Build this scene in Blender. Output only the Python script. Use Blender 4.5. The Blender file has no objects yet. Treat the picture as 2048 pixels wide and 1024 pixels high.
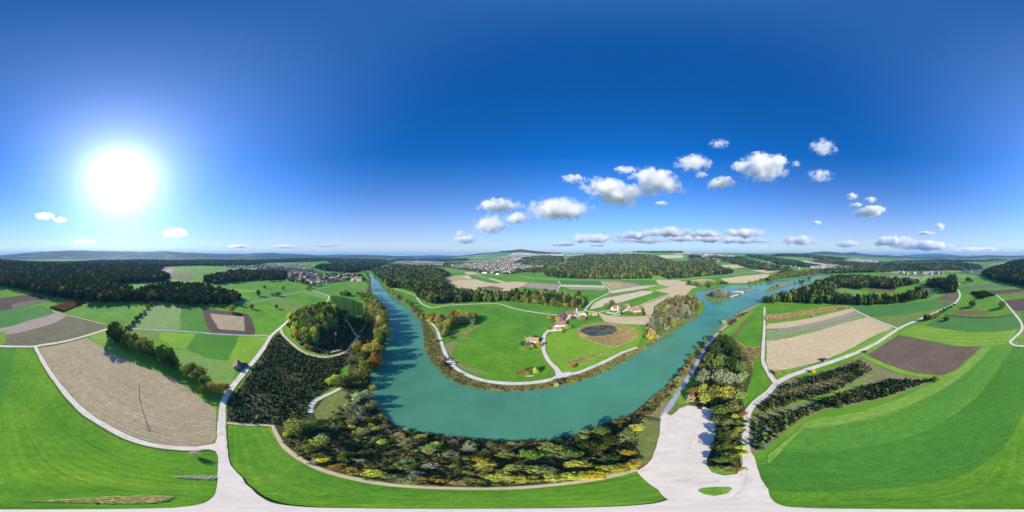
import bpy, bmesh, math, random
import numpy as np
from mathutils import Vector, Matrix, Quaternion
from mathutils.geometry import delaunay_2d_cdt

random.seed(7)
RNG = np.random.default_rng(7)
SC = bpy.context.scene
COL = SC.collection
CAM_Z = 100.0

# ------------------------------------------------------------------ camera, sky, sun, exposure
cam_data = bpy.data.cameras.new('panorama_camera')
cam_data.type = 'PANO'
try:
    cam_data.panorama_type = 'EQUIRECTANGULAR'
except Exception:
    cam_data.cycles.panorama_type = 'EQUIRECTANGULAR'
cam_data.clip_start = 0.1
cam_data.clip_end = 120000.0
cam = bpy.data.objects.new('panorama_camera', cam_data)
cam.location = (0, 0, CAM_Z)
cam.rotation_euler = (math.radians(90), 0, 0)
COL.objects.link(cam)
SC.camera = cam

SUN_AZ, SUN_EL = math.radians(-137.5), math.radians(26.8)
SUN_DIR = Vector((math.sin(SUN_AZ) * math.cos(SUN_EL), math.cos(SUN_AZ) * math.cos(SUN_EL), math.sin(SUN_EL)))
SUN_STRENGTH = 5.0
SKY_STRENGTH = 0.105

world = bpy.data.worlds.new('World')
SC.world = world
world.use_nodes = True


def build_world():
    nt = world.node_tree
    N, L = nt.nodes, nt.links
    N.clear()
    out = N.new('ShaderNodeOutputWorld')
    bg = N.new('ShaderNodeBackground')
    sky = N.new('ShaderNodeTexSky')
    sky.sky_type = 'NISHITA'
    sky.sun_disc = False
    sky.sun_elevation = SUN_EL
    sky.sun_rotation = SUN_AZ
    sky.altitude = 500.0
    sky.air_density = 1.0
    sky.dust_density = 0.3
    sky.ozone_density = 4.5
    hsv = N.new('ShaderNodeHueSaturation')
    hsv.inputs['Saturation'].default_value = 1.6
    hsv.inputs['Value'].default_value = 1.0
    tint = N.new('ShaderNodeMix'); tint.data_type = 'RGBA'; tint.blend_type = 'MULTIPLY'; tint.inputs['Factor'].default_value = 1.0
    L.new(sky.outputs[0], tint.inputs['A']); tint.inputs['B'].default_value = (1.0, 1.0, 1.3, 1)
    L.new(tint.outputs['Result'], hsv.inputs['Color'])
    azure = N.new('ShaderNodeMix'); azure.data_type = 'RGBA'; azure.blend_type = 'MULTIPLY'; azure.inputs['Factor'].default_value = 1.0
    L.new(hsv.outputs[0], azure.inputs['A']); azure.inputs['B'].default_value = (0.5, 1.17, 1.06, 1)
    # pale hazy band of the lower sky
    tc0 = N.new('ShaderNodeTexCoord')
    n0 = N.new('ShaderNodeVectorMath'); n0.operation = 'NORMALIZE'; L.new(tc0.outputs['Generated'], n0.inputs[0])
    s0 = N.new('ShaderNodeSeparateXYZ'); L.new(n0.outputs[0], s0.inputs[0])
    z0 = N.new('ShaderNodeMath'); z0.operation = 'MULTIPLY'; z0.inputs[1].default_value = -5.8; L.new(s0.outputs['Z'], z0.inputs[0])
    e0 = N.new('ShaderNodeMath'); e0.operation = 'EXPONENT'; L.new(z0.outputs[0], e0.inputs[0])
    f0 = N.new('ShaderNodeMath'); f0.operation = 'MULTIPLY'; f0.use_clamp = True; f0.operation = 'MULTIPLY_ADD'; f0.inputs[1].default_value = 1.03; f0.inputs[2].default_value = -0.035; L.new(e0.outputs[0], f0.inputs[0])
    band = N.new('ShaderNodeMix'); band.data_type = 'RGBA'
    L.new(f0.outputs[0], band.inputs['Factor']); L.new(azure.outputs['Result'], band.inputs['A'])
    band.inputs['B'].default_value = (6.5, 6.4, 4.7, 1)
    # the overexposed glare round the sun itself
    tc = N.new('ShaderNodeTexCoord')
    dot = N.new('ShaderNodeVectorMath'); dot.operation = 'DOT_PRODUCT'
    nrm = N.new('ShaderNodeVectorMath'); nrm.operation = 'NORMALIZE'
    L.new(tc.outputs['Generated'], nrm.inputs[0])
    L.new(nrm.outputs[0], dot.inputs[0])
    dot.inputs[1].default_value = SUN_DIR
    mx = N.new('ShaderNodeMath'); mx.operation = 'MAXIMUM'; mx.inputs[1].default_value = 0.0
    L.new(dot.outputs['Value'], mx.inputs[0])
    total = None
    for expo, amp in ((300.0, 24.0), (75.0, 8.0), (17.0, 3.6), (2.6, 1.1)):
        p = N.new('ShaderNodeMath'); p.operation = 'POWER'; p.inputs[1].default_value = expo
        L.new(mx.outputs[0], p.inputs[0])
        m = N.new('ShaderNodeMath'); m.operation = 'MULTIPLY'; m.inputs[1].default_value = amp
        L.new(p.outputs[0], m.inputs[0])
        if total is None:
            total = m
        else:
            a = N.new('ShaderNodeMath'); a.operation = 'ADD'
            L.new(total.outputs[0], a.inputs[0]); L.new(m.outputs[0], a.inputs[1])
            total = a
    glare = N.new('ShaderNodeMix'); glare.data_type = 'RGBA'; glare.blend_type = 'ADD'
    glare.inputs['Factor'].default_value = 1.0
    comb = N.new('ShaderNodeCombineColor')
    for i, k in enumerate((1.0, 1.05, 0.86)):
        m = N.new('ShaderNodeMath'); m.operation = 'MULTIPLY'; m.inputs[1].default_value = k
        L.new(total.outputs[0], m.inputs[0]); L.new(m.outputs[0], comb.inputs[i])
    L.new(band.outputs['Result'], glare.inputs['A'])
    L.new(comb.outputs[0], glare.inputs['B'])
    L.new(glare.outputs['Result'], bg.inputs['Color'])
    bg.inputs['Strength'].default_value = SKY_STRENGTH
    L.new(bg.outputs[0], out.inputs['Surface'])


build_world()

sun_data = bpy.data.lights.new('sun', 'SUN')
sun_data.energy = SUN_STRENGTH
sun_data.angle = math.radians(0.53)
sun_data.color = (1.0, 0.905, 0.75)
sun = bpy.data.objects.new('sun', sun_data)
sun.rotation_euler = SUN_DIR.to_track_quat('Z', 'Y').to_euler()
sun.location = (0, 0, 300)
COL.objects.link(sun)

SC.view_settings.view_transform = 'Standard'
SC.view_settings.look = 'None'
SC.view_settings.exposure = 0.6
SC.view_settings.gamma = 1.0
SC.view_settings.use_curve_mapping = False
SC.render.engine = 'CYCLES'
SC.cycles.use_denoising = True
SC.cycles.max_bounces = 12
SC.cycles.diffuse_bounces = 3
SC.cycles.glossy_bounces = 2
SC.cycles.transmission_bounces = 3
SC.cycles.transparent_max_bounces = 8
SC.cycles.volume_bounces = 12
SC.cycles.volume_step_rate = 0.5
SC.cycles.volume_max_steps = 256
SC.cycles.use_adaptive_sampling = True
SC.cycles.adaptive_threshold = 0.02

# ------------------------------------------------------------------ terrain as a height field in (azimuth, distance)
NAZ = 720
RINGS = [0.0]
_r = 3.0
while _r < 700:
    RINGS.append(_r); _r *= 1.05
while _r < 23000:
    RINGS.append(_r); _r *= 1.03
RINGS.append(23000.0)
RINGS = np.array(RINGS)


def px_az(px):
    return (px / 2048.0 - 0.5) * 2 * math.pi


def py_el(py):
    return (0.5 - py / 1024.0) * math.pi


def _tab(s, r, isz=False):
    """'px:py ...' read as the skyline seen at distance r -> heights on the azimuth grid"""
    pts = sorted((float(a), float(b)) for a, b in (t.split(':') for t in s.split()))
    px = np.array([p[0] for p in pts]); v = np.array([p[1] for p in pts])
    if not isz:
        v = CAM_Z + r * np.tan((0.5 - v / 1024.0) * math.pi)
    px = np.concatenate([px - 2048, px, px + 2048]); v = np.concatenate([v, v, v])
    return np.maximum(np.interp(np.arange(NAZ) / NAZ * 2048, px, v), 0.0)


KNOTS = [
    (650.0, np.zeros(NAZ)),
    (1500.0, _tab('0:46 60:32 120:18 250:12 400:12 500:9 600:4 720:0 1000:0 1060:14 1100:30 1150:44 1300:50 1450:45 1550:32 1620:9 1680:0 1955:0 1975:8 2000:22', 1500, True)),
    (3000.0, _tab('0:521.5 60:525 130:525 200:521 256:520 400:520 512:520.5 620:517 730:518.5 780:521 820:522.8 900:522 940:519 1000:514 1060:511 1100:508.8 1130:508.2 1190:506.4 1250:505 1300:505 1400:505.5 1536:507.5 1600:510 1640:513 1700:517.5 1760:521 1800:522.8 1960:522 2000:519', 3000)),
    (5500.0, _tab('0:518 640:516 740:514.5 800:516 880:517 920:511.5 960:507.5 1000:503.5 1024:501.5 1040:499.2 1060:501.8 1085:504 1110:506.5 1130:508 1200:508 1600:507.5 1620:507 1700:509.5 1760:512.5 1800:514.5 1900:516 1960:514 2000:513', 5500)),
    (9500.0, _tab('0:511 20:509 60:505.2 80:503.7 130:501.6 165:501 200:502.2 256:503 290:504 320:502.8 340:503 360:505 420:507 450:508 490:508.2 512:507 540:505.7 570:507 600:508.3 640:511 690:509.6 740:509.6 768:510.8 800:512.6 830:514 860:514 900:513 920:513 1000:512 1130:510 1600:507.5 1630:504.5 1650:503.2 1665:504 1685:506 1700:505.2 1709:504.2 1720:506.8 1740:509 1760:510.6 1775:510 1790:512 1830:513.3 1900:514.2 1960:512.8 2000:512', 9500)),
    (20000.0, _tab('0:513 600:511 650:510 680:509 700:510.5 740:511.5 800:512 850:510.5 870:510.3 900:511 1000:512 1760:512 1800:511.5 1840:508.5 1880:507 1900:509 1930:511.5 1980:510 2020:511.5', 20000)),
    (23000.0, _tab('0:512.0 1024:512.0', 23000)),
]
HG = np.zeros((NAZ, len(RINGS)))
for (ra, za), (rb, zb) in zip(KNOTS[:-1], KNOTS[1:]):
    sel = np.where((RINGS > ra) & (RINGS <= rb))[0]
    t = (RINGS[sel] - ra) / (rb - ra)
    t = t if ra < 800 else t * t * (3 - 2 * t)
    HG[:, sel] = za[:, None] * (1 - t[None, :]) + zb[:, None] * t[None, :]
_A = np.arange(NAZ) / NAZ * 2 * math.pi - math.pi
GX = np.sin(_A)[:, None] * RINGS[None, :]
GY = np.cos(_A)[:, None] * RINGS[None, :]
KNOLL = (-191.0, 84.0)
HG += 21.0 * np.exp(-((GX - KNOLL[0]) ** 2 + (GY - KNOLL[1]) ** 2) / (2 * 28.0 ** 2)) * (RINGS[None, :] > 60)
_roll = (np.sin(GX / 410 + 1.3) * np.cos(GY / 370 + 0.4) + 0.6 * np.sin(GX / 170 - GY / 230))
HG += np.clip((RINGS[None, :] - 1200) / 2500, 0, 1) * 5.0 * (_roll + 0.8) * np.clip(1.6 - RINGS[None, :] / 14000, 0, 1)
# the slope with the small meadows left of the village
HILL2 = P2 = None
HG = np.maximum(HG, 0.0)


def H(x, y):
    x = np.asarray(x, float); y = np.asarray(y, float)
    r = np.hypot(x, y)
    a = (np.arctan2(x, y) + math.pi) / (2 * math.pi) * NAZ
    i0 = np.floor(a).astype(int); fa = a - i0
    j = np.clip(np.searchsorted(RINGS, r) - 1, 0, len(RINGS) - 2)
    fr = np.clip((r - RINGS[j]) / (RINGS[j + 1] - RINGS[j]), 0, 1)
    i0 %= NAZ; i1 = (i0 + 1) % NAZ
    return ((HG[i0, j] * (1 - fr) + HG[i0, j + 1] * fr) * (1 - fa) + (HG[i1, j] * (1 - fr) + HG[i1, j + 1] * fr) * fa)


def P(px, py):
    """the point of the land seen in the direction of the photograph's pixel (px, py)"""
    az, el = px_az(px), py_el(py)
    s, c = math.sin(az), math.cos(az)
    rr = RINGS
    z = H(rr * s, rr * c)
    ray = CAM_Z + rr * math.tan(el) if el > -1.5 else CAM_Z - rr * 1e3
    if el > -1.5:
        k = np.where(ray <= z)[0]
        if len(k) == 0:
            r = 19000.0
        elif k[0] == 0:
            r = 0.0
        else:
            i = k[0]
            d0 = ray[i - 1] - z[i - 1]; d1 = ray[i] - z[i]
            r = rr[i - 1] + (rr[i] - rr[i - 1]) * d0 / (d0 - d1)
    else:
        r = CAM_Z / math.tan(-el)
    x, y = r * s, r * c
    return Vector((x, y, float(H(x, y))))


def PP(pts):
    return [P(*p) for p in pts]


def in_poly(x, y, poly):
    x = np.asarray(x); y = np.asarray(y)
    inside = np.zeros(x.shape, bool)
    n = len(poly)
    for i in range(n):
        x1, y1 = poly[i]; x2, y2 = poly[(i + 1) % n]
        if y1 == y2:
            continue
        c = ((y1 > y) != (y2 > y)) & (x < (x2 - x1) * (y - y1) / (y2 - y1) + x1)
        inside ^= c
    return inside


# ------------------------------------------------------------------ object helpers
def tag(o, label=None, category=None, group=None, kind=None):
    if label: o['label'] = label
    if category: o['category'] = category
    if group: o['group'] = group
    if kind: o['kind'] = kind
    return o


def mesh_obj(name, verts, faces, mats=(), parent=None, loc=None, smooth=False, midx=None, link=True):
    me = bpy.data.meshes.new(name)
    me.from_pydata([tuple(v) for v in verts], [], [tuple(f) for f in faces])
    for m in (mats if isinstance(mats, (list, tuple)) else [mats]):
        me.materials.append(m)
    if midx is not None:
        me.polygons.foreach_set('material_index', midx)
    if smooth:
        me.polygons.foreach_set('use_smooth', [True] * len(me.polygons))
    me.update()
    o = bpy.data.objects.new(name, me)
    if loc is not None:
        o.location = loc
    if parent is not None:
        o.parent = parent
    if link:
        COL.objects.link(o)
    return o


def empty(name, loc, rz=0.0, scale=None):
    o = bpy.data.objects.new(name, None)
    o.empty_display_size = 0.5
    o.location = loc
    o.rotation_euler = (0, 0, rz)
    if scale: o.scale = scale
    COL.objects.link(o)
    return o


def link_copy(o, parent=None):
    c = o.copy()
    COL.objects.link(c)
    if parent is not None:
        c.parent = parent
    return c


class MB:
    """collects boxes, bars, prisms for one mesh"""
    def __init__(self):
        self.v, self.f, self.m = [], [], []

    def add(self, verts, faces, mi=0):
        b = len(self.v)
        self.v += [tuple(v) for v in verts]
        self.f += [tuple(b + i for i in f) for f in faces]
        self.m += [mi] * len(faces)
        return self

    def box(self, x0, x1, y0, y1, z0, z1, mi=0):
        v = [(x0, y0, z0), (x1, y0, z0), (x1, y1, z0), (x0, y1, z0), (x0, y0, z1), (x1, y0, z1), (x1, y1, z1), (x0, y1, z1)]
        return self.add(v, [(0, 3, 2, 1), (4, 5, 6, 7), (0, 1, 5, 4), (1, 2, 6, 5), (2, 3, 7, 6), (3, 0, 4, 7)], mi)

    def bar(self, a, b, r0, r1=None, n=8, mi=0):
        a, b = Vector(a), Vector(b)
        r1 = r0 if r1 is None else r1
        d = (b - a).normalized()
        u = d.orthogonal().normalized(); w = d.cross(u)
        v = []
        for p, r in ((a, r0), (b, r1)):
            for k in range(n):
                t = 2 * math.pi * k / n
                v.append(p + (u * math.cos(t) + w * math.sin(t)) * r)
        f = [(k, (k + 1) % n, n + (k + 1) % n, n + k) for k in range(n)] + [tuple(range(n - 1, -1, -1)), tuple(range(n, 2 * n))]
        return self.add(v, f, mi)

    def obj(self, name, mats, parent=None, loc=None, smooth=False, link=True):
        return mesh_obj(name, self.v, self.f, mats, parent, loc, smooth, self.m, link)


# ------------------------------------------------------------------ materials
def new_mat(name):
    m = bpy.data.materials.new(name)
    m.use_nodes = True
    nt = m.node_tree
    nt.nodes.clear()
    out = nt.nodes.new('ShaderNodeOutputMaterial')
    return m, nt, out


def _noise(nt, vec, scale, detail=4.0, rough=0.6, stretch=None):
    n = nt.nodes.new('ShaderNodeTexNoise')
    n.inputs['Scale'].default_value = scale
    n.inputs['Detail'].default_value = detail
    n.inputs['Roughness'].default_value = rough
    if stretch:
        mp = nt.nodes.new('ShaderNodeMapping')
        mp.inputs['Scale'].default_value = stretch
        nt.links.new(vec, mp.inputs['Vector'])
        vec = mp.outputs[0]
    nt.links.new(vec, n.inputs['Vector'])
    return n.outputs['Fac']


def _mathn(nt, op, a, b=None, c=None):
    n = nt.nodes.new('ShaderNodeMath'); n.operation = op
    for i, v in enumerate((a, b, c)):
        if v is None: continue
        if isinstance(v, (int, float)): n.inputs[i].default_value = v
        else: nt.links.new(v, n.inputs[i])
    return n.outputs[0]


def _ramp(nt, fac, lo, hi, clamp=True):
    n = nt.nodes.new('ShaderNodeMapRange')
    n.clamp = clamp
    n.inputs['From Min'].default_value = lo; n.inputs['From Max'].default_value = hi
    nt.links.new(fac, n.inputs['Value'])
    return n.outputs[0]


def _mix(nt, fac, a, b, mode='MIX'):
    n = nt.nodes.new('ShaderNodeMix'); n.data_type = 'RGBA'; n.blend_type = mode
    if isinstance(fac, (int, float)): n.inputs['Factor'].default_value = fac
    else: nt.links.new(fac, n.inputs['Factor'])
    for k, v in (('A', a), ('B', b)):
        if isinstance(v, tuple): n.inputs[k].default_value = (*v, 1.0) if len(v) == 3 else v
        else: nt.links.new(v, n.inputs[k])
    return n.outputs['Result']


def field_mat(name, a, b, c=None, patch=30.0, stripe=None, s_amt=0.5, s_col=None, fine=1.2, fine_amt=0.42, bump=0.2, tram=None, lines=None, rough=0.95, grain=4.0, wheel=False):
    """a farm surface: two colours in broad patches, rows along the object's x axis, tufts, a third colour here and there"""
    m, nt, out = new_mat(name)
    tc = nt.nodes.new('ShaderNodeTexCoord')
    V = tc.outputs['Object']
    big = _ramp(nt, _noise(nt, V, 1.0 / patch, 5.0, 0.65), 0.36, 0.66)
    col = _mix(nt, big, a, b)
    if c:
        third = _ramp(nt, _noise(nt, V, 1.7 / patch, 6.0, 0.7, (0.5, 1.0, 1.0)), 0.55, 0.75)
        col = _mix(nt, _mathn(nt, 'MULTIPLY', third, 0.7), col, c)
    sx = nt.nodes.new('ShaderNodeSeparateXYZ'); nt.links.new(V, sx.inputs[0])
    wob = _mathn(nt, 'MULTIPLY_ADD', _noise(nt, V, 0.02, 2.0), 2.0, sx.outputs['Y'])
    if stripe:
        s = _mathn(nt, 'SINE', _mathn(nt, 'MULTIPLY', wob, 2 * math.pi / stripe))
        s = _ramp(nt, s, -0.8, 0.8)
        brk = _ramp(nt, _noise(nt, V, 0.12, 4.0, 0.6, (0.25, 1, 1)), 0.3, 0.62)
        s = _mathn(nt, 'MULTIPLY', _mathn(nt, 'MULTIPLY', s, brk), s_amt)
        col = _mix(nt, s, col, s_col or tuple(v * 0.55 for v in a))
        streak = _ramp(nt, _noise(nt, V, 1.0, 3.0, 0.6, (0.012, 0.9 / stripe * 0.6, 1)), 0.35, 0.68)
        col = _mix(nt, _mathn(nt, 'MULTIPLY', streak, s_amt * 0.55), col, s_col or tuple(v * 0.6 for v in a))
    if lines:       # narrow darker lines between mown swaths
        sp, wd, lc = lines
        fr = _mathn(nt, 'ABSOLUTE', _mathn(nt, 'SUBTRACT', _mathn(nt, 'FRACT', _mathn(nt, 'DIVIDE', wob, sp)), 0.5))
        ln = _ramp(nt, fr, 0.5 * wd / sp * 1.6, 0.5 * wd / sp * 0.4)
        col = _mix(nt, _mathn(nt, 'MULTIPLY', ln, 0.85), col, lc)
    if tram:        # pairs of wheel tracks
        fr = _mathn(nt, 'ABSOLUTE', _mathn(nt, 'SUBTRACT', _mathn(nt, 'FRACT', _mathn(nt, 'DIVIDE', wob, tram)), 0.5))
        d = _mathn(nt, 'ABSOLUTE', _mathn(nt, 'SUBTRACT', fr, 0.9 / tram))
        ln = _ramp(nt, d, 0.35 / tram, 0.12 / tram)
        col = _mix(nt, _mathn(nt, 'MULTIPLY', ln, 0.4), col, tuple(v * 0.6 for v in a))
    if wheel:       # the grassy strip between the wheel ruts, broken here and there
        at = nt.nodes.new('ShaderNodeUVMap'); at.uv_map = 'across'
        su = nt.nodes.new('ShaderNodeSeparateXYZ'); nt.links.new(at.outputs[0], su.inputs[0])
        mid = _mathn(nt, 'ABSOLUTE', _mathn(nt, 'SUBTRACT', su.outputs['X'], 0.5))
        gm = _mathn(nt, 'MULTIPLY', _ramp(nt, mid, 0.13, 0.04), _ramp(nt, _noise(nt, V, 0.25, 4, 0.7), 0.42, 0.6))
        col = _mix(nt, _mathn(nt, 'MULTIPLY', gm, 0.45), col, (0.3, 0.32, 0.14))
    f1 = _noise(nt, V, fine, grain, 0.75)
    f2 = _noise(nt, V, fine * 0.22, 4.0, 0.7)
    k = _mathn(nt, 'ADD', _mathn(nt, 'MULTIPLY', f1, 0.6), _mathn(nt, 'MULTIPLY', f2, 0.4))
    k = _ramp(nt, k, 0.3, 0.7)
    kk = _mathn(nt, 'MULTIPLY_ADD', k, 2 * fine_amt, 1.02 - fine_amt)
    cb = nt.nodes.new('ShaderNodeCombineColor')
    for i in range(3): nt.links.new(kk, cb.inputs[i])
    col = _mix(nt, 1.0, col, cb.outputs[0], 'MULTIPLY')
    bs = nt.nodes.new('ShaderNodeBsdfPrincipled')
    bs.inputs['Roughness'].default_value = rough
    bs.inputs['Specular IOR Level'].default_value = 0.15
    nt.links.new(col, bs.inputs['Base Color'])
    if bump:
        bp = nt.nodes.new('ShaderNodeBump')
        bp.inputs['Strength'].default_value = 0.8
        bp.inputs['Distance'].default_value = bump
        nt.links.new(f1, bp.inputs['Height'])
        nt.links.new(bp.outputs[0], bs.inputs['Normal'])
    nt.links.new(bs.outputs[0], out.inputs['Surface'])
    return m


def plain_mat(name, col, rough=0.8, metal=0.0, var=0.0, scale=1.0, spec=0.3):
    m, nt, out = new_mat(name)
    bs = nt.nodes.new('ShaderNodeBsdfPrincipled')
    bs.inputs['Roughness'].default_value = rough
    bs.inputs['Metallic'].default_value = metal
    bs.inputs['Specular IOR Level'].default_value = spec
    if var:
        tc = nt.nodes.new('ShaderNodeTexCoord')
        f = _ramp(nt, _noise(nt, tc.outputs['Object'], scale, 5.0, 0.65), 0.3, 0.7)
        c = _mix(nt, f, tuple(v * (1 - var) for v in col), tuple(min(1, v * (1 + var)) for v in col))
        nt.links.new(c, bs.inputs['Base Color'])
    else:
        bs.inputs['Base Color'].default_value = (*col, 1)
    nt.links.new(bs.outputs[0], out.inputs['Surface'])
    return m


def foliage_mat(name, fixed=None):
    """leaves: hue from the object's own colour, varied from plant to plant and clump to clump"""
    m, nt, out = new_mat(name)
    oi = nt.nodes.new('ShaderNodeObjectInfo')
    tc = nt.nodes.new('ShaderNodeTexCoord')
    hs = nt.nodes.new('ShaderNodeHueSaturation')
    if fixed: hs.inputs['Color'].default_value = (*fixed, 1)
    else: nt.links.new(oi.outputs['Color'], hs.inputs['Color'])
    nt.links.new(_mathn(nt, 'MULTIPLY_ADD', oi.outputs['Random'], 0.05, 0.475), hs.inputs['Hue'])
    nt.links.new(_mathn(nt, 'MULTIPLY_ADD', oi.outputs['Random'], 0.7, 0.68), hs.inputs['Value'])
    geo = nt.nodes.new('ShaderNodeNewGeometry')
    isl = geo.outputs['Random Per Island']
    cl = _noise(nt, tc.outputs['Object'], 5.0, 3.0, 0.6)
    k = _mathn(nt, 'ADD', _mathn(nt, 'MULTIPLY', isl, 0.55), _mathn(nt, 'MULTIPLY', cl, 0.9))
    kk = _mathn(nt, 'MULTIPLY_ADD', k, 0.9, 0.35)
    cb = nt.nodes.new('ShaderNodeCombineColor')
    for i in range(3): nt.links.new(kk, cb.inputs[i])
    col = _mix(nt, 1.0, hs.outputs[0], cb.outputs[0], 'MULTIPLY')
    df = nt.nodes.new('ShaderNodeBsdfDiffuse'); nt.links.new(col, df.inputs['Color'])
    tr = nt.nodes.new('ShaderNodeBsdfTranslucent'); nt.links.new(_mix(nt, 1.0, col, (1.0, 1.05, 0.6), 'MULTIPLY'), tr.inputs['Color'])
    mx = nt.nodes.new('ShaderNodeMixShader'); mx.inputs[0].default_value = 0.34
    nt.links.new(df.outputs[0], mx.inputs[1]); nt.links.new(tr.outputs[0], mx.inputs[2])
    nt.links.new(mx.outputs[0], out.inputs['Surface'])
    return m


def water_mat(name, col, rough=0.06, bump=0.05, scale=0.35, weed=None):
    m, nt, out = new_mat(name)
    tc = nt.nodes.new('ShaderNodeTexCoord')
    V = tc.outputs['Object']
    f = _ramp(nt, _noise(nt, V, 0.012, 5.0, 0.6), 0.35, 0.65)
    c = _mix(nt, f, tuple(v * 0.8 for v in col), tuple(v * 1.12 for v in col))
    fl = _ramp(nt, _noise(nt, V, 0.045, 7.0, 0.68, (1, 0.55, 1)), 0.46, 0.72)
    c = _mix(nt, _mathn(nt, 'MULTIPLY', fl, 0.22), c, tuple(min(1, v * 1.5 + 0.02) for v in col))
    if weed:
        w = _ramp(nt, _noise(nt, V, weed[1], 6.0, 0.7), 0.47, 0.53)
        c = _mix(nt, w, c, weed[0])
    bs = nt.nodes.new('ShaderNodeBsdfPrincipled')
    nt.links.new(c, bs.inputs['Base Color'])
    bs.inputs['Roughness'].default_value = rough
    bs.inputs['IOR'].default_value = 1.33
    bp = nt.nodes.new('ShaderNodeBump')
    bp.inputs['Strength'].default_value = 1.0
    bp.inputs['Distance'].default_value = bump
    nt.links.new(_noise(nt, V, scale, 4.0, 0.6), bp.inputs['Height'])
    nt.links.new(bp.outputs[0], bs.inputs['Normal'])
    nt.links.new(bs.outputs[0], out.inputs['Surface'])
    return m


MAT = {}
G = field_mat
MAT['bright'] = G('bright_meadow', (0.075, 0.225, 0.016), (0.145, 0.32, 0.02), (0.25, 0.37, 0.03), 30, stripe=2.4, s_amt=0.25, tram=14, fine=1.5, fine_amt=0.5)
MAT['lush'] = G('lush_meadow', (0.062, 0.205, 0.02), (0.115, 0.29, 0.022), (0.2, 0.34, 0.03), 40, fine=1.2, stripe=5.0, s_amt=0.12)
MAT['crop'] = G('young_crop', (0.08, 0.255, 0.032), (0.12, 0.3, 0.03), (0.2, 0.36, 0.035), 60, stripe=1.0, s_amt=0.22, tram=18, fine=1.6, bump=0.35, fine_amt=0.5)
MAT['bluegreen'] = G('blue_green_crop', (0.062, 0.19, 0.045), (0.08, 0.22, 0.04), (0.11, 0.25, 0.05), 45, stripe=2.0, s_amt=0.18, fine=1.3)
MAT['dark'] = G('dark_green_crop', (0.06, 0.2, 0.022), (0.08, 0.25, 0.025), None, 50, stripe=1.5, s_amt=0.3, fine=1.3, fine_amt=0.45)
MAT['mown'] = G('mown_strip', (0.17, 0.33, 0.045), (0.25, 0.38, 0.06), (0.33, 0.4, 0.09), 30, stripe=2.6, s_amt=0.6, s_col=(0.12, 0.26, 0.03), fine=1.2)
MAT['mownlines'] = G('mown_swaths', (0.17, 0.33, 0.03), (0.22, 0.38, 0.035), (0.27, 0.4, 0.05), 40, stripe=9.0, s_amt=0.2, lines=(9.0, 0.9, (0.09, 0.15, 0.06)), fine=1.2)
MAT['yellow'] = G('yellow_meadow', (0.15, 0.31, 0.022), (0.21, 0.37, 0.028), (0.28, 0.37, 0.045), 30, fine=0.9, stripe=6.0, s_amt=0.12)
MAT['light'] = G('light_meadow', (0.19, 0.3, 0.075), (0.16, 0.29, 0.05), (0.26, 0.33, 0.1), 28, stripe=3.0, s_amt=0.3, s_col=(0.11, 0.25, 0.04), fine=1.0)
MAT['striped'] = G('striped_seeding', (0.2, 0.31, 0.1), (0.24, 0.35, 0.1), (0.14, 0.25, 0.06), 40, stripe=2.8, s_amt=0.75, s_col=(0.1, 0.21, 0.045), fine=1.2)
MAT['stripedgreen'] = G('striped_cover_crop', (0.13, 0.27, 0.04), (0.18, 0.28, 0.08), (0.33, 0.3, 0.2), 18, stripe=2.2, s_amt=0.75, s_col=(0.36, 0.32, 0.22), fine=1.2)
MAT['oliveg'] = G('olive_meadow', (0.14, 0.23, 0.04), (0.19, 0.26, 0.06), (0.26, 0.28, 0.1), 26, stripe=3.0, s_amt=0.25, fine=0.9)
MAT['fallow'] = G('fallow', (0.15, 0.14, 0.075), (0.2, 0.185, 0.11), (0.14, 0.16, 0.06), 26, stripe=3.0, s_amt=0.55, s_col=(0.1, 0.1, 0.05), fine=1.4)
MAT['seeded'] = G('seeded_field', (0.37, 0.3, 0.175), (0.44, 0.36, 0.22), (0.29, 0.28, 0.125), 30, stripe=2.4, s_amt=0.5, s_col=(0.24, 0.195, 0.11), fine=1.2, bump=0.25, tram=15)
MAT['stubble'] = G('stubble_field', (0.55, 0.42, 0.235), (0.62, 0.49, 0.29), (0.46, 0.4, 0.2), 34, stripe=1.6, s_amt=0.3, s_col=(0.4, 0.31, 0.16), fine=1.2)
MAT['pale'] = G('pale_stubble', (0.56, 0.49, 0.31), (0.64, 0.56, 0.39), (0.46, 0.44, 0.23), 26, stripe=4.0, s_amt=0.35, s_col=(0.42, 0.37, 0.2), fine=1.0)
MAT['tangreen'] = G('olive_stubble', (0.42, 0.35, 0.13), (0.46, 0.4, 0.2), (0.3, 0.33, 0.09), 26, stripe=4.0, s_amt=0.3, fine=1.0)
MAT['pink'] = G('harrowed_soil', (0.33, 0.255, 0.205), (0.39, 0.31, 0.255), (0.27, 0.21, 0.165), 30, stripe=3.2, s_amt=0.3, s_col=(0.25, 0.19, 0.15), fine=1.2, bump=0.25)
MAT['brown'] = G('ploughed_soil', (0.145, 0.105, 0.07), (0.2, 0.15, 0.1), (0.27, 0.21, 0.14), 26, stripe=1.7, s_amt=0.45, s_col=(0.085, 0.064, 0.05), fine=1.6, bump=0.4)
MAT['darkbrown'] = G('dark_ploughed_soil', (0.09, 0.063, 0.046), (0.125, 0.09, 0.063), (0.16, 0.118, 0.08), 24, stripe=2.2, s_amt=0.5, s_col=(0.055, 0.041, 0.035), fine=1.5, bump=0.4)
MAT['rusty'] = G('rusty_stubble', (0.17, 0.12, 0.05), (0.2, 0.16, 0.06), (0.12, 0.17, 0.035), 20, stripe=3.0, s_amt=0.3, fine=1.0)
MAT['nursery'] = G('nursery_soil', (0.06, 0.075, 0.03), (0.12, 0.11, 0.055), (0.19, 0.165, 0.1), 12, stripe=1.8, s_amt=0.5, s_col=(0.035, 0.045, 0.018), fine=1.6, bump=0.3)
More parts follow.
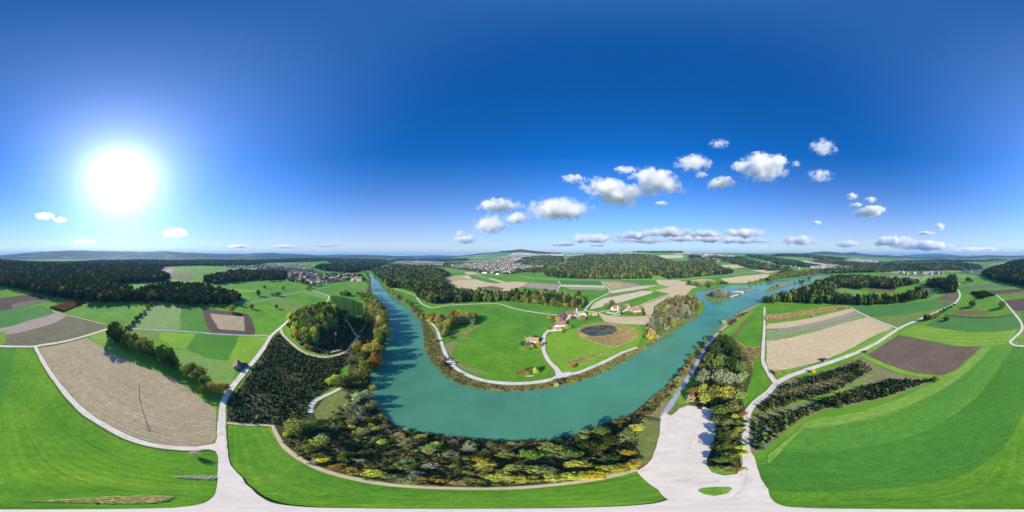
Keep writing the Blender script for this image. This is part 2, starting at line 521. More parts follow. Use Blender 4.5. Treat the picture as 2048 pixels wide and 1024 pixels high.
MAT['drygrass'] = G('dry_grass', (0.22, 0.2, 0.085), (0.29, 0.25, 0.13), (0.14, 0.17, 0.045), 14, stripe=2.0, s_amt=0.35, fine=1.5, bump=0.3)
MAT['reedtan'] = G('reed_bed', (0.42, 0.29, 0.11), (0.48, 0.35, 0.15), (0.34, 0.29, 0.09), 14, fine=1.6, bump=0.5, fine_amt=0.4)
MAT['reedrough'] = G('bank_growth', (0.2, 0.2, 0.07), (0.27, 0.24, 0.1), (0.13, 0.19, 0.04), 9, fine=1.3, bump=0.4, fine_amt=0.5)
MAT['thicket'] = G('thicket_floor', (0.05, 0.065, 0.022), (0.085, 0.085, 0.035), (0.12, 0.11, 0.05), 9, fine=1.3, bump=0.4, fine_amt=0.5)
MAT['roughgrass'] = G('rough_grass', (0.14, 0.2, 0.045), (0.22, 0.25, 0.07), (0.28, 0.27, 0.11), 9, fine=1.5, bump=0.4, stripe=1.6, s_amt=0.3)
MAT['gravel'] = G('gravel', (0.63, 0.555, 0.45), (0.73, 0.655, 0.545), (0.4, 0.31, 0.22), 7, fine=2.0, bump=0.06, fine_amt=0.14, rough=0.9, wheel=True)
MAT['gravelpath'] = G('gravel_path', (0.6, 0.54, 0.455), (0.68, 0.62, 0.54), (0.46, 0.4, 0.3), 9, fine=1.4, bump=0.03, fine_amt=0.16, wheel=True)
MAT['dirtpath'] = G('dirt_path', (0.5, 0.39, 0.26), (0.57, 0.46, 0.32), (0.32, 0.32, 0.14), 10, fine=1.4, bump=0.04, fine_amt=0.2, wheel=True)
MAT['asphalt'] = G('grey_asphalt', (0.34, 0.345, 0.36), (0.4, 0.4, 0.41), None, 12, fine=1.0, bump=0.0, fine_amt=0.1)
MAT['sand'] = G('river_sand', (0.62, 0.58, 0.48), (0.68, 0.63, 0.54), None, 10, fine=1.0, bump=0.05, fine_amt=0.12)
MAT['verge'] = G('grass_verge', (0.12, 0.27, 0.025), (0.18, 0.33, 0.035), (0.25, 0.32, 0.07), 12, fine=1.2)
MAT['wornedge'] = G('worn_grass_edge', (0.15, 0.24, 0.04), (0.25, 0.27, 0.09), (0.38, 0.34, 0.2), 4, fine=1.6, fine_amt=0.4)
MAT['foliage'] = foliage_mat('foliage')
MAT['river'] = water_mat('river_water', (0.07, 0.238, 0.14), 0.05, 0.09, 0.55)
MAT['pond'] = water_mat('pond_water', (0.02, 0.03, 0.03), 0.05, 0.01, 0.6, weed=((0.075, 0.09, 0.03), 0.12))
MAT['bark'] = plain_mat('bark', (0.12, 0.095, 0.07), 0.9, var=0.35, scale=6)


def terrain_mat():
    """land beyond the fields that are built one by one: a patchwork of meadow, crop and stubble"""
    m, nt, out = new_mat('open_land')
    tc = nt.nodes.new('ShaderNodeTexCoord')
    V = tc.outputs['Object']
    mp = nt.nodes.new('ShaderNodeMapping'); mp.inputs['Scale'].default_value = (1 / 330, 1 / 210, 0.0)
    mp.inputs['Rotation'].default_value = (0, 0, 0.5)
    nt.links.new(V, mp.inputs['Vector'])
    vo = nt.nodes.new('ShaderNodeTexVoronoi'); vo.distance = 'MANHATTAN'
    vo.inputs['Scale'].default_value = 1.0; vo.inputs['Randomness'].default_value = 0.85
    nt.links.new(mp.outputs[0], vo.inputs['Vector'])
    cr = nt.nodes.new('ShaderNodeValToRGB')
    cr.color_ramp.interpolation = 'CONSTANT'
    cols = [(0.0, (0.08, 0.22, 0.025)), (0.22, (0.11, 0.26, 0.03)), (0.42, (0.09, 0.2, 0.04)), (0.58, (0.16, 0.27, 0.05)), (0.68, (0.36, 0.29, 0.17)), (0.76, (0.1, 0.24, 0.03)), (0.88, (0.23, 0.18, 0.12)), (0.94, (0.13, 0.25, 0.04))]
    e = cr.color_ramp.elements
    while len(e) < len(cols): e.new(0.5)
    for el, (p, c) in zip(e, cols):
        el.position = p; el.color = (*c, 1)
    sp = nt.nodes.new('ShaderNodeSeparateColor'); nt.links.new(vo.outputs['Color'], sp.inputs[0])
    nt.links.new(sp.outputs[0], cr.inputs[0])
    ln = nt.nodes.new('ShaderNodeVectorMath'); ln.operation = 'LENGTH'; nt.links.new(V, ln.inputs[0])
    farf = _ramp(nt, ln.outputs['Value'], 700, 1000)
    near = _mix(nt, _ramp(nt, _noise(nt, V, 1 / 40, 5, 0.65), 0.35, 0.66), (0.085, 0.25, 0.02), (0.14, 0.3, 0.025))
    near = _mix(nt, _ramp(nt, _noise(nt, V, 1 / 18, 6, 0.7), 0.56, 0.72), near, (0.2, 0.31, 0.05))
    col = _mix(nt, farf, near, cr.outputs[0])
    # far woods, too far off to tell trees apart
    wood = _ramp(nt, _noise(nt, V, 1 / 900, 5, 0.6), 0.37, 0.42)
    wood = _mathn(nt, 'MULTIPLY', wood, _ramp(nt, ln.outputs['Value'], 3800, 5000))
    col = _mix(nt, wood, col, (0.028, 0.045, 0.02))
    k = _mathn(nt, 'MULTIPLY_ADD', _ramp(nt, _noise(nt, V, 1.0, 5, 0.75), 0.3, 0.7), 0.6, 0.7)
    cb = nt.nodes.new('ShaderNodeCombineColor')
    for i in range(3): nt.links.new(k, cb.inputs[i])
    col = _mix(nt, 1.0, col, cb.outputs[0], 'MULTIPLY')
    bs = nt.nodes.new('ShaderNodeBsdfPrincipled')
    bs.inputs['Roughness'].default_value = 0.95
    bs.inputs['Specular IOR Level'].default_value = 0.1
    nt.links.new(col, bs.inputs['Base Color'])
    nt.links.new(bs.outputs[0], out.inputs['Surface'])
    return m


def build_terrain():
    nr = len(RINGS)
    v = np.zeros((1 + NAZ * (nr - 1), 3))
    v[0] = (0, 0, HG[0, 0])
    v[1:, 0] = GX[:, 1:].ravel(); v[1:, 1] = GY[:, 1:].ravel(); v[1:, 2] = HG[:, 1:].ravel()
    m = nr - 1
    i = np.arange(NAZ)[:, None]; j = np.arange(m - 1)[None, :]
    a = 1 + i * m + j; b = 1 + ((i + 1) % NAZ) * m + j
    q = np.stack([a, a + 1, b + 1, b], -1).reshape(-1, 4)
    tri = [(0, 1 + k * m, 1 + ((k + 1) % NAZ) * m) for k in range(NAZ)]
    o = mesh_obj('ground', v, [tuple(f) for f in q.tolist()] + tri, terrain_mat(), smooth=True)
    # normals must point up
    me = o.data
    if me.polygons[0].normal.z < 0:
        me.flip_normals()
    return tag(o, 'wide green valley floor rising to wooded ridges and far blue hills', kind='structure')


build_terrain()

LAYER_N = [0]


def sheet(name, poly, mat, z, dirv=None, kind='structure', label=None):
    """a thin sheet that lies on the land inside a polygon of world points"""
    n = len(poly)
    cx = sum(p.x for p in poly) / n; cy = sum(p.y for p in poly) / n
    xy = [(p.x, p.y) for p in poly]
    rmax = max(math.hypot(*p) for p in xy)
    verts2 = [Vector(p) for p in xy]
    onhill = rmax > 640 or any(p.z > 0.3 for p in poly)
    if onhill:
        rm = sum(math.hypot(*p) for p in xy) / n
        sp = max(8.0, rm * 0.03)
        # boundary subdivision
        v2 = []
        for i in range(n):
            a, b = Vector(xy[i]), Vector(xy[(i + 1) % n])
            k = max(1, int((b - a).length / sp))
            v2 += [a.lerp(b, t / k) for t in range(k)]
        verts2 = v2
        xs = [p[0] for p in xy]; ys = [p[1] for p in xy]
        gx, gy = np.meshgrid(np.arange(min(xs), max(xs), sp), np.arange(min(ys), max(ys), sp))
        gx, gy = gx.ravel(), gy.ravel()
        if len(gx) < 6000:
            ok = in_poly(gx, gy, xy)
            inner = [Vector((float(x), float(y))) for x, y in zip(gx[ok], gy[ok])]
        else:
            inner = []
    else:
        inner = []
    nb = len(verts2)
    edges = [(i, (i + 1) % nb) for i in range(nb)]
    try:
        r = delaunay_2d_cdt(verts2 + inner, edges, [], 1, 1e-4)
        vv, ff = r[0], r[2]
    except Exception:
        vv, ff = verts2, [tuple(range(nb))]
    X = np.array([p.x for p in vv]); Y = np.array([p.y for p in vv])
    R = np.hypot(X, Y)
    Z = H(X, Y) + z + np.maximum(R - 640, 0) * 0.0006
    ang = 0.0
    if dirv is not None:
        d = dirv[1] - dirv[0]
        ang = math.atan2(d.y, d.x)
    ca, sa = math.cos(-ang), math.sin(-ang)
    lv = [((x - cx) * ca - (y - cy) * sa, (x - cx) * sa + (y - cy) * ca, zz) for x, y, zz in zip(X, Y, Z)]
    o = mesh_obj(name, lv, ff, mat, loc=(cx, cy, 0))
    o.rotation_euler = (0, 0, ang)
    if len(o.data.polygons) and o.data.polygons[0].normal.z < 0:
        o.data.flip_normals()
    tag(o, label, kind=kind)
    return o


def smooth_line(pts, step=6.0, closed=False):
    """Catmull-Rom through world points"""
    n = len(pts)
    out = []
    rng = range(n if closed else n - 1)
    for i in rng:
        if closed:
            p0, p1, p2, p3 = pts[(i - 1) % n], pts[i], pts[(i + 1) % n], pts[(i + 2) % n]
        else:
            p0, p1, p2, p3 = pts[max(i - 1, 0)], pts[i], pts[i + 1], pts[min(i + 2, n - 1)]
        L = (p2 - p1).length
        k = max(1, min(30, int(L / step)))
        for t in range(k):
            s = t / k
            a = -0.5 * s + s * s - 0.5 * s ** 3; b = 1 - 2.5 * s * s + 1.5 * s ** 3
            c = 0.5 * s + 2 * s * s - 1.5 * s ** 3; d = -0.5 * s * s + 0.5 * s ** 3
            out.append(p0 * a + p1 * b + p2 * c + p3 * d)
    if not closed: out.append(pts[-1])
    return out


LAYER_COUNT = {}


def lift(layer):
    """height of the next sheet of a layer: never level with another sheet"""
    LAYER_COUNT[layer] = LAYER_COUNT.get(layer, 0) + 1
    return 0.02 + layer * 0.05 + LAYER_COUNT[layer] * 0.0005


def where(p):
    az = (math.degrees(math.atan2(p.x, p.y)) + 360) % 360
    r = math.hypot(p.x, p.y)
    side = 'straight ahead' if az < 22 or az > 338 else 'in the right half' if az < 110 else 'at the right edge' if az < 180 else 'at the left edge' if az < 250 else 'in the left half'
    return side + (', close below' if r < 60 else ', near' if r < 140 else ', in the middle distance' if r < 420 else ', far off' if r < 1200 else ', towards the horizon')


def field(name, mat, pts, layer=0, d=None, smooth=False, label=None):
    w = PP(pts)
    if smooth: w = smooth_line(w, 5.0, True)
    if not smooth:
        q = []
        for i, a in enumerate(w):
            b = w[(i + 1) % len(w)]; L_ = (b - a).length
            r_ = max(20.0, math.hypot((a.x + b.x) / 2, (a.y + b.y) / 2))
            if r_ > 620 or L_ < 4: q.append(a); continue
            k = max(1, int(L_ / max(3.0, r_ * 0.03)))
            nrm_ = Vector((-(b - a).y, (b - a).x, 0)).normalized()
            for t_ in range(k):
                p_ = a.lerp(b, t_ / k)
                q.append(p_ + nrm_ * min(1.0, r_ * 0.006) * (RNG.normal() * 0.28 + 0.25 * math.sin(t_ * 0.7 + i)) if t_ else p_)
        w = q
    if not label:
        label = '%s (%s) %s' % (MAT[mat].name.replace('_', ' '), name.replace('_', ' '), where(sum(w, Vector()) / len(w)))
        label = label.replace('(', 'on the ').replace(')', '')
    dv = PP(d) if d else None
    return sheet(name, w, MAT[mat], lift(layer), dv, label=label)


def ribbon(name, mat, pts, width, layer=6, label=None, world=None):
    line = smooth_line(world or PP(pts), 3.0)
    if mat in ('gravelpath', 'dirtpath') and name != 'grass_edge':
        ex = 1.3 if mat == 'gravelpath' else 0.7
        ww = {k: v + ex * min(1.0, 0.25 + k / 80) for k, v in width.items()} if isinstance(width, dict) else (max(width) if isinstance(width, (tuple, list)) else width) + ex
        ribbon('grass_edge', 'wornedge', pts, ww, layer - 0.4)
    z0 = lift(layer)
    v, f = [], []
    n = len(line)
    for i, p in enumerate(line):
        t = (line[min(i + 1, n - 1)] - line[max(i - 1, 0)]); t.z = 0
        t = t.normalized() if t.length > 1e-6 else Vector((1, 0, 0))
        nn = Vector((-t.y, t.x, 0))
        if isinstance(width, dict): w = float(np.interp(math.hypot(p.x, p.y), list(width), list(width.values())))
        else: w = width if not isinstance(width, (tuple, list)) else width[0] + (width[1] - width[0]) * i / (n - 1)
        wv = 1.0 + 0.06 * math.sin(i * 0.9) + 0.05 * math.sin(i * 0.37 + 1)
        for s in (-1, 1):
            q = p + nn * s * w * 0.5 * (wv + RNG.normal() * 0.05)
            r = math.hypot(q.x, q.y)
            v.append((q.x, q.y, float(H(q.x, q.y)) + z0 + max(r - 640, 0) * 0.0007))
        if i:
            b = 2 * i
            f.append((b - 2, b - 1, b + 1, b))
    c = line[n // 2]
    v = [(a - c.x, b - c.y, z) for a, b, z in v]
    o = mesh_obj(name, v, f, MAT[mat], loc=(c.x, c.y, 0))
    uv = o.data.uv_layers.new(name='across')
    uv.data.foreach_set('uv', np.array([(0.0 if l.vertex_index % 2 == 0 else 1.0, l.vertex_index / 2.0) for l in o.data.loops], dtype=np.float32).ravel())
    if o.data.polygons[0].normal.z < 0: o.data.flip_normals()
    tag(o, label or ('%s of %s %s' % (name.replace('_', ' '), MAT[mat].name.replace('_', ' '), where(c))), kind='structure')
    return o
# ------------------------------------------------------------------ fields, water, roads (traced on the land)
F = field
# left half, near
F('meadow', 'bright', [(32, 694), (62, 694), (72, 700), (95, 742), (118, 772), (146, 806), (174, 832), (213, 857), (253, 877), (295, 891), (338, 898), (394, 899), (430, 901), (434, 930), (434, 958), (428, 988), (405, 1005), (337, 1015), (170, 1018), (0, 1018.5), (-170, 1018), (-400, 1016.5), (-470, 1013), (-500, 998), (-508, 984), (-428, 985), (-315, 979), (-202, 969), (-124, 950), (-73, 921), (-34, 885), (0, 820), (17, 770), (24, 736)], 0, [(100, 760), (330, 905)])
F('crop_field', 'dark', [(32, 694), (24, 736), (17, 770), (0, 820), (-34, 885), (-73, 921), (-124, 950), (-202, 969), (-315, 979), (-428, 985), (-503, 982), (-512, 978), (-538, 930), (-484, 902), (-442, 905.6), (-343, 899), (-231, 874), (-146, 833), (-90, 789), (-51, 737), (-22, 694), (0, 694)], 0, [(-200, 880), (-51, 737)])
F('crop_field', 'crop', [(-484, 902), (-442, 905.6), (-343, 899), (-231, 874), (-146, 833), (-90, 789), (-51, 737), (-22, 694), (-63, 693), (-106, 737), (-132, 758), (-189, 792), (-259, 823), (-343, 844), (-439, 855.5), (-470, 885), (-484, 902), (-512, 927), (-538, 930), (-500, 905)], 1, [(-200, 800), (-106, 737)])
F('grass_strip', 'mown', [(-512, 928), (-484, 902), (-470, 885), (-439, 855.5), (-343, 844), (-259, 823), (-189, 792), (-132, 758), (-106, 737), (-64, 692), (-85, 694), (-127, 736), (-160, 756), (-217, 782), (-273, 806), (-343, 827), (-419, 837), (-442, 848), (-484, 885), (-512, 908)], 2, [(-343, 836), (-132, 758)])
F('ploughed_field', 'seeded', [(77, 697), (98, 736), (120, 768), (148, 802), (176, 827), (216, 851), (255, 871), (297, 885), (338, 891), (390, 891.5), (420, 887), (432, 878), (433, 819), (394, 789), (351, 757), (290, 736), (210, 696), (175, 675)], 1, [(175, 674), (290, 736)])
F('grass_strip', 'mown', [(176, 673), (210, 660), (236, 692), (300, 735), (345, 752), (380, 782), (415, 800), (434, 806), (433.5, 818), (395, 788), (352, 756), (291, 735), (211, 695)], 2, [(176, 673), (291, 735)])
F('ploughed_field', 'fallow', [(-10, 674), (20, 669), (60, 660), (110, 645), (137, 631), (208, 648), (211, 657), (175, 669.5), (125, 682.5), (87, 688.5), (55, 691), (0, 691), (-18, 690), (-24, 683)], 1, [(60, 672), (150, 650)])
F('ploughed_field', 'pink', [(-5, 657), (25, 652), (60, 640), (113, 626), (120, 625), (137, 631), (110, 645), (60, 660), (20, 669), (-5, 673.5)], 1, [(25, 662), (120, 628)])
F('crop_field', 'bluegreen', [(-6, 623), (20, 621), (60, 614), (80, 610), (100, 617), (113, 626), (60, 640), (25, 652), (-5, 657)], 1, [(0, 640), (80, 618)])
F('ploughed_field', 'darkbrown', [(-38, 601), (0, 596), (60, 588), (100, 595), (105, 600), (70, 608), (25, 619), (0, 622), (-18, 622), (-28, 614)], 1, [(0, 610), (90, 594)])
F('ploughed_field', 'fallow', [(22, 609), (60, 602), (95, 599), (60, 609.5), (25, 618)], 2, [(22, 612), (90, 600)])
F('meadow', 'lush', [(140, 629), (133, 626), (172, 606), (262, 608), (270, 622), (250, 650), (209, 648)], 1, [(140, 629), (262, 608)])
F('meadow', 'bright', [(0, 585), (30, 580), (60, 586), (20, 592), (0, 595), (-30, 598), (-40, 590)], 1)
F('ploughed_field', 'darkbrown', [(-22, 578), (0, 577), (12, 579), (0, 581), (-30, 583), (-62, 587), (-81, 585), (-60, 581)], 2)
F('crop_field', 'rusty', [(-62, 588), (-25, 590), (0, 587), (10, 585), (0, 583), (-30, 584)], 2)
F('meadow', 'striped', [(258, 655), (265, 647), (285, 630), (300, 617), (318, 603), (362, 605), (361, 660), (331, 660), (281, 657.5)], 1, [(285, 655), (322, 606)])
F('meadow', 'dark', [(362.5, 605), (403, 614), (418, 664), (381, 662), (361, 660)], 1, [(370, 660), (366, 608)])
F('ploughed_field', 'darkbrown', [(403, 616), (415, 617), (440, 621), (470, 624), (495, 628), (503, 637), (510, 660), (509, 669), (470, 669), (430, 667.5), (418, 664)], 1, [(403, 616), (418, 664)])
F('seed_bed', 'seeded', [(419, 626.5), (450, 630), (488, 633.5), (490, 662), (437, 658)], 2, [(419, 626), (437, 658)])
F('meadow', 'oliveg', [(256, 657.5), (318, 662), (319, 675), (300, 690), (262, 690), (244, 664)], 1)
F('meadow', 'yellow', [(318.5, 663), (392, 667), (372, 698), (350, 697), (319, 676)], 1)
F('crop_field', 'dark', [(392, 667), (478, 672.5), (456, 721), (415, 716), (372, 699)], 2, [(415, 716), (456, 721)])
F('meadow', 'yellow', [(478.5, 672.5), (512, 672.5), (539, 675.5), (522, 698), (505, 722), (470, 735), (456, 721)], 1)
F('meadow', 'light', [(372, 699), (415, 716), (456, 721), (472, 737), (463, 770), (440, 783), (400, 750), (365, 728), (345, 700)], 0)
# fields on the near slope below the village
F('meadow', 'bright', [(505, 625), (512, 606), (535, 603), (583, 628), (572, 643), (540, 669), (513, 670), (511, 655), (503, 637), (490, 622)], 0, [(513, 670), (512, 606)])
F('meadow', 'oliveg', [(535, 602), (560, 596), (623, 613), (612, 618), (590, 625), (581, 627)], 1, [(560, 596), (623, 613)])
F('crop_field', 'lush', [(570, 591.5), (600, 586), (653, 600), (652, 606), (624, 613)], 1, [(570, 591), (624, 613)])
F('meadow', 'light', [(604, 585.5), (622, 582), (637, 586), (654, 592), (655, 598.5)], 1, [(604, 585), (655, 598)])
F('meadow', 'lush', [(624, 581), (660, 568), (700, 572), (728, 577), (731, 587), (722, 605), (690, 594), (662, 590)], 0)
F('meadow', 'oliveg', [(682, 568), (700, 569.5), (728, 574), (730, 580), (700, 575)], 1)
F('meadow', 'lush', [(412, 570), (440, 565), (512, 561), (560, 566), (600, 570), (600, 580), (560, 590), (512, 601), (470, 606), (440, 595)], 0)
F('meadow', 'bright', [(548, 563), (572, 562), (600, 566), (588, 569), (560, 568)], 1)
F('meadow', 'yellow', [(422, 578), (470, 578), (512, 580), (512, 584), (460, 584), (425, 582)], 1)
F('meadow', 'bright', [(440, 611), (470, 609), (512, 604), (505, 622), (495, 627), (470, 622)], 0)
# upper left plateau between the woods
F('meadow', 'bright', [(325, 541), (345, 535.5), (400, 532), (450, 534), (462, 541), (440, 545), (410, 541.5), (345, 546), (326, 546)], 0)
F('ploughed_field', 'pink', [(322, 545), (335, 537.5), (350, 537), (342, 545.5)], 1)
F('crop_field', 'fallow', [(325, 547), (370, 548), (395, 556), (370, 562), (340, 557)], 1)
F('meadow', 'yellow', [(339, 556), (372, 564), (365, 567), (343, 567)], 1)
F('meadow', 'bright', [(535, 527), (575, 525), (610, 524.5), (655, 522.5), (660, 526), (620, 531), (560, 530)], 0)
F('meadow', 'yellow', [(668, 549), (690, 545.5), (702, 548), (675, 551)], 0)
F('meadow', 'lush', [(222, 570), (262, 567), (262, 582), (232, 580)], 0)
# the loop of land inside the river bend
F('meadow', 'lush', [(797, 581), (823, 588), (840, 606), (863, 617), (893, 612.5), (955, 610), (1024, 617), (1074, 627), (1112, 632), (1112, 650), (1095, 664), (1087, 680), (1086, 697), (1091, 712), (1100, 727), (1112, 739), (1110, 750), (1085, 760), (1050, 764), (1015, 764), (985, 761), (955, 754), (930, 744), (912, 730), (895, 700), (878, 672), (855, 640), (838, 622), (815, 600), (797, 588)], 0, [(920, 690), (1080, 690)])
F('meadow', 'lush', [(895, 611), (955, 608), (996, 608), (1024, 615), (1075, 625), (1114, 629.5), (1150, 625), (1168, 621), (1172, 617), (1100, 611), (1024, 603), (955, 605)], 0, [(955, 608), (1114, 629)])
F('meadow', 'bright', [(905, 671), (935, 668.5), (957, 652), (1000, 660), (1080, 690), (1085, 710), (1105, 740), (1080, 752), (1030, 752), (975, 743), (930, 728), (909, 712), (904, 700), (912, 690), (925, 680)], 1, [(920, 690), (1080, 690)])
F('meadow', 'yellow', [(1092, 682), (1097, 670), (1108, 664), (1130, 664), (1150, 656), (1168, 645), (1200, 644), (1280, 651), (1285, 672), (1273, 692), (1244, 703), (1212, 720), (1180, 733), (1142, 745), (1117, 746), (1102, 724), (1092, 705)], 1)
F('meadow', 'lush', [(1140, 640), (1170, 634), (1196, 628), (1208, 643), (1190, 646), (1165, 655), (1145, 658)], 2)
F('garden', 'verge', [(1036, 700), (1046, 677), (1056, 675), (1085, 680), (1086, 700), (1060, 703)], 2)
F('reed_bed', 'reedtan', [(1154, 662), (1160, 654), (1175, 649), (1195, 646), (1220, 646), (1240, 651), (1262, 654), (1272, 660), (1277, 669), (1268, 678), (1245, 690), (1225, 697), (1205, 690), (1185, 684), (1165, 676), (1156, 669)], 3, smooth=True)
F('pond', 'pond', [(1161, 662), (1163, 658), (1180, 653), (1200, 651), (1220, 650.5), (1230, 653), (1234, 658), (1233, 663), (1222, 669), (1200, 672), (1180, 672.5), (1168, 668)], 4, smooth=True)
F('reed_bed', 'reedtan', [(1134, 728), (1140, 722), (1160, 715), (1180, 711), (1210, 705.5), (1215, 707), (1190, 714), (1165, 722), (1140, 731)], 3, smooth=True)
F('reed_bank', 'reedrough', [(797, 590), (815, 603), (842, 642), (846, 660), (848, 685), (851, 703), (864, 726), (880, 745), (910, 766), (955, 779), (1010, 784), (1075, 781), (1130, 771), (1190, 754), (1240, 729), (1280, 704), (1342, 666), (1400, 631), (1396, 624), (1340, 657), (1290, 690), (1275, 696), (1244, 708), (1212, 725), (1180, 738), (1140, 751), (1110, 762), (1085, 767), (1050, 771), (1015, 771), (985, 768), (950, 759), (925, 748), (905, 735), (892, 716), (880, 690), (872, 665), (858, 648), (848, 638), (825, 605)], 2)
F('reed_bank', 'reedrough', [(888, 690), (905, 683), (918, 683), (925, 672), (940, 660), (955, 650), (958, 651), (940, 665), (922, 680), (908, 695), (904, 705), (908, 716), (920, 726), (945, 737), (975, 746), (960, 747), (925, 738), (905, 722), (896, 705)], 2)
F('reed_bank', 'reedrough', [(890, 664), (915, 667), (932, 661), (955, 650), (935, 668), (905, 671), (893, 670)], 3)
F('stubble_field', 'stubble', [(1197, 628), (1215, 633), (1236, 633.3), (1280, 632.5), (1303, 631), (1300, 642), (1292, 649.5), (1260, 648.5), (1224, 646), (1209, 643)], 2, [(1210, 640), (1290, 640)])
F('stubble_field', 'stubble', [(1283, 611), (1341, 588), (1360, 583), (1385, 576), (1372, 590), (1350, 597), (1326, 601), (1308, 612), (1306, 630), (1291, 630), (1290, 619)], 1, [(1285, 612), (1341, 590)])
F('stubble_field', 'stubble', [(1311, 560.3), (1355, 560.3), (1372, 564), (1392, 572), (1393, 575), (1341, 588), (1308, 581), (1341, 574), (1318, 569)], 1, [(1318, 569), (1392, 573)])
F('meadow', 'yellow', [(1289, 577), (1318, 569.6), (1341, 574), (1308, 580.7)], 2, [(1289, 577), (1318, 570)])
F('meadow', 'lush', [(1240, 561), (1258, 560), (1310, 560.3), (1317, 568.5), (1285, 571.5), (1268, 567)], 1)
F('stubble_field', 'tangreen', [(1205, 563), (1218, 563.3), (1240, 563.8), (1252, 575), (1222, 579)], 1, [(1205, 563), (1222, 579)])
F('ploughed_field', 'pink', [(1240, 563.8), (1265, 566), (1285, 571.7), (1252, 576)], 1)
F('stubble_field', 'pale', [(1221, 581), (1252, 576.3), (1285, 571.7), (1318, 569.2), (1289, 577), (1250, 583), (1223, 587)], 1, [(1221, 584), (1285, 574)])
F('meadow', 'oliveg', [(1206, 594.5), (1223, 587.2), (1250, 583.2), (1290, 577.5), (1306, 581), (1250, 588.5), (1208, 597)], 1)
F('stubble_field', 'pale', [(1180, 619), (1188, 607), (1206, 597), (1245, 589.5), (1282, 582), (1308, 581.5), (1302, 587), (1270, 596), (1240, 605), (1210, 612)], 1, [(1188, 612), (1282, 585)])
F('meadow', 'bright', [(1178, 620.5), (1210, 612.5), (1240, 605.5), (1270, 596.5), (1304, 587), (1340, 588.3), (1312, 597.5), (1282, 610.5), (1262, 616), (1230, 616), (1212, 621), (1196, 624.5)], 1, [(1230, 610), (1304, 588)])
F('meadow', 'lush', [(1064, 563), (1073, 558), (1118, 560), (1115, 568.3), (1090, 566.7)], 1)
F('crop_field', 'bluegreen', [(1118.5, 560), (1200, 562), (1206, 570.3), (1160, 569.6), (1116, 568.3)], 1)
F('ploughed_field', 'pink', [(1044, 573.5), (1059, 565), (1090, 567.2), (1121, 569), (1115, 580), (1080, 577.5)], 1, [(1044, 573), (1115, 580)])
F('stubble_field', 'pale', [(1122, 569.2), (1160, 570), (1207, 571), (1212, 575.5), (1160, 574.3), (1121, 573)], 1, [(1122, 571), (1210, 573)])
F('ploughed_field', 'pink', [(1130, 574.2), (1212, 576), (1211, 579.3), (1140, 578.4)], 2)
F('crop_field', 'lush', [(1115, 573.5), (1130, 574), (1140, 578.6), (1215, 579.5), (1219, 583), (1203, 593), (1180, 598), (1140, 592), (1112, 586)], 1)
F('crop_field', 'lush', [(1027, 580), (1044, 574), (1080, 578), (1113, 581), (1110, 587), (1075, 585), (1040, 583)], 1)
F('stubble_field', 'stubble', [(893, 563.5), (920, 560.5), (950, 558.5), (975, 565), (990, 567), (1024, 563), (1057, 564.5), (1042, 574), (1026, 578.5), (1000, 588), (960, 586), (930, 584), (905, 580), (896, 572)], 1, [(893, 566), (1024, 570)])
F('ploughed_field', 'fallow', [(955, 575), (985, 572), (1010, 577), (995, 583), (970, 580)], 2, [(955, 575), (1010, 578)])
F('stubble_field', 'tangreen', [(884, 553.5), (904, 551.5), (930, 559.5), (893, 562.5)], 1)
F('stubble_field', 'tangreen', [(905, 551.3), (922, 551), (936, 558.5), (931, 559.3)], 1)
F('stubble_field', 'pale', [(922.5, 551), (938, 552), (944, 557.5), (936.5, 558.5)], 1)
F('meadow', 'lush', [(938, 551.5), (948, 549.7), (970, 556.5), (1000, 564), (994, 566.5), (970, 561.5), (945, 557.5)], 1)
F('ploughed_field', 'pink', [(949, 549.5), (957, 549.3), (973, 556), (969, 557)], 2)
F('meadow', 'lush', [(955, 549), (975, 548.3), (1024, 556), (1024, 561.5), (1011, 563), (972, 556)], 1)
F('stubble_field', 'stubble', [(974, 556.5), (981, 556), (1011, 563.2), (1003, 565.7)], 2)
F('meadow', 'lush', [(893, 545), (925, 545), (935, 549.7), (897, 551.4)], 1)
F('stubble_field', 'stubble', [(927, 544.8), (945, 543.7), (960, 547.7), (936, 549.5)], 1)
# beyond the main road, the slope and the plateau
F('meadow', 'yellow', [(1303, 558.5), (1305, 552), (1318, 552), (1336, 559)], 1)
F('meadow', 'lush', [(1046, 548), (1060, 545), (1092, 547), (1090, 553), (1060, 553)], 1)
F('meadow', 'lush', [(1112, 533), (1135, 529), (1160, 527.5), (1135, 531.5), (1118, 534.5)], 1)
F('crop_field', 'oliveg', [(1440, 540.5), (1465, 539), (1500, 541), (1508, 544.5), (1475, 547.5)], 1)
F('crop_field', 'lush', [(1408, 556.3), (1440, 552.5), (1480, 548.5), (1515, 544.7), (1529, 547), (1490, 551.3), (1440, 557.5), (1455, 564), (1440, 563), (1425, 558)], 1)
F('stubble_field', 'stubble', [(1441, 557.5), (1490, 551.5), (1530, 548), (1540, 549.5), (1536, 554), (1495, 566), (1457, 566)], 1, [(1445, 560), (1530, 551)])
F('stubble_field', 'stubble', [(1503, 541.3), (1536, 538.5), (1562, 541), (1536, 546.5)], 1)
F('stubble_field', 'tangreen', [(1380, 560.7), (1405, 557.5), (1422, 558.5), (1437, 564), (1405, 571), (1390, 566)], 1)
F('stubble_field', 'stubble', [(1430, 534.5), (1445, 530), (1475, 529.3), (1490, 534.7), (1450, 537.5)], 1)
F('meadow', 'lush', [(1425, 527.5), (1440, 523.5), (1472, 528.5), (1450, 530)], 1)
F('stubble_field', 'stubble', [(1306, 514), (1320, 510.3), (1365, 511), (1366, 515.3), (1320, 517.3)], 1)
F('meadow', 'lush', [(1284, 508), (1305, 505.6), (1335, 505.6), (1335, 508.5), (1318, 511.2), (1290, 511)], 1)
F('meadow', 'lush', [(1368, 513.5), (1410, 511.3), (1420, 513), (1375, 517.8)], 1)
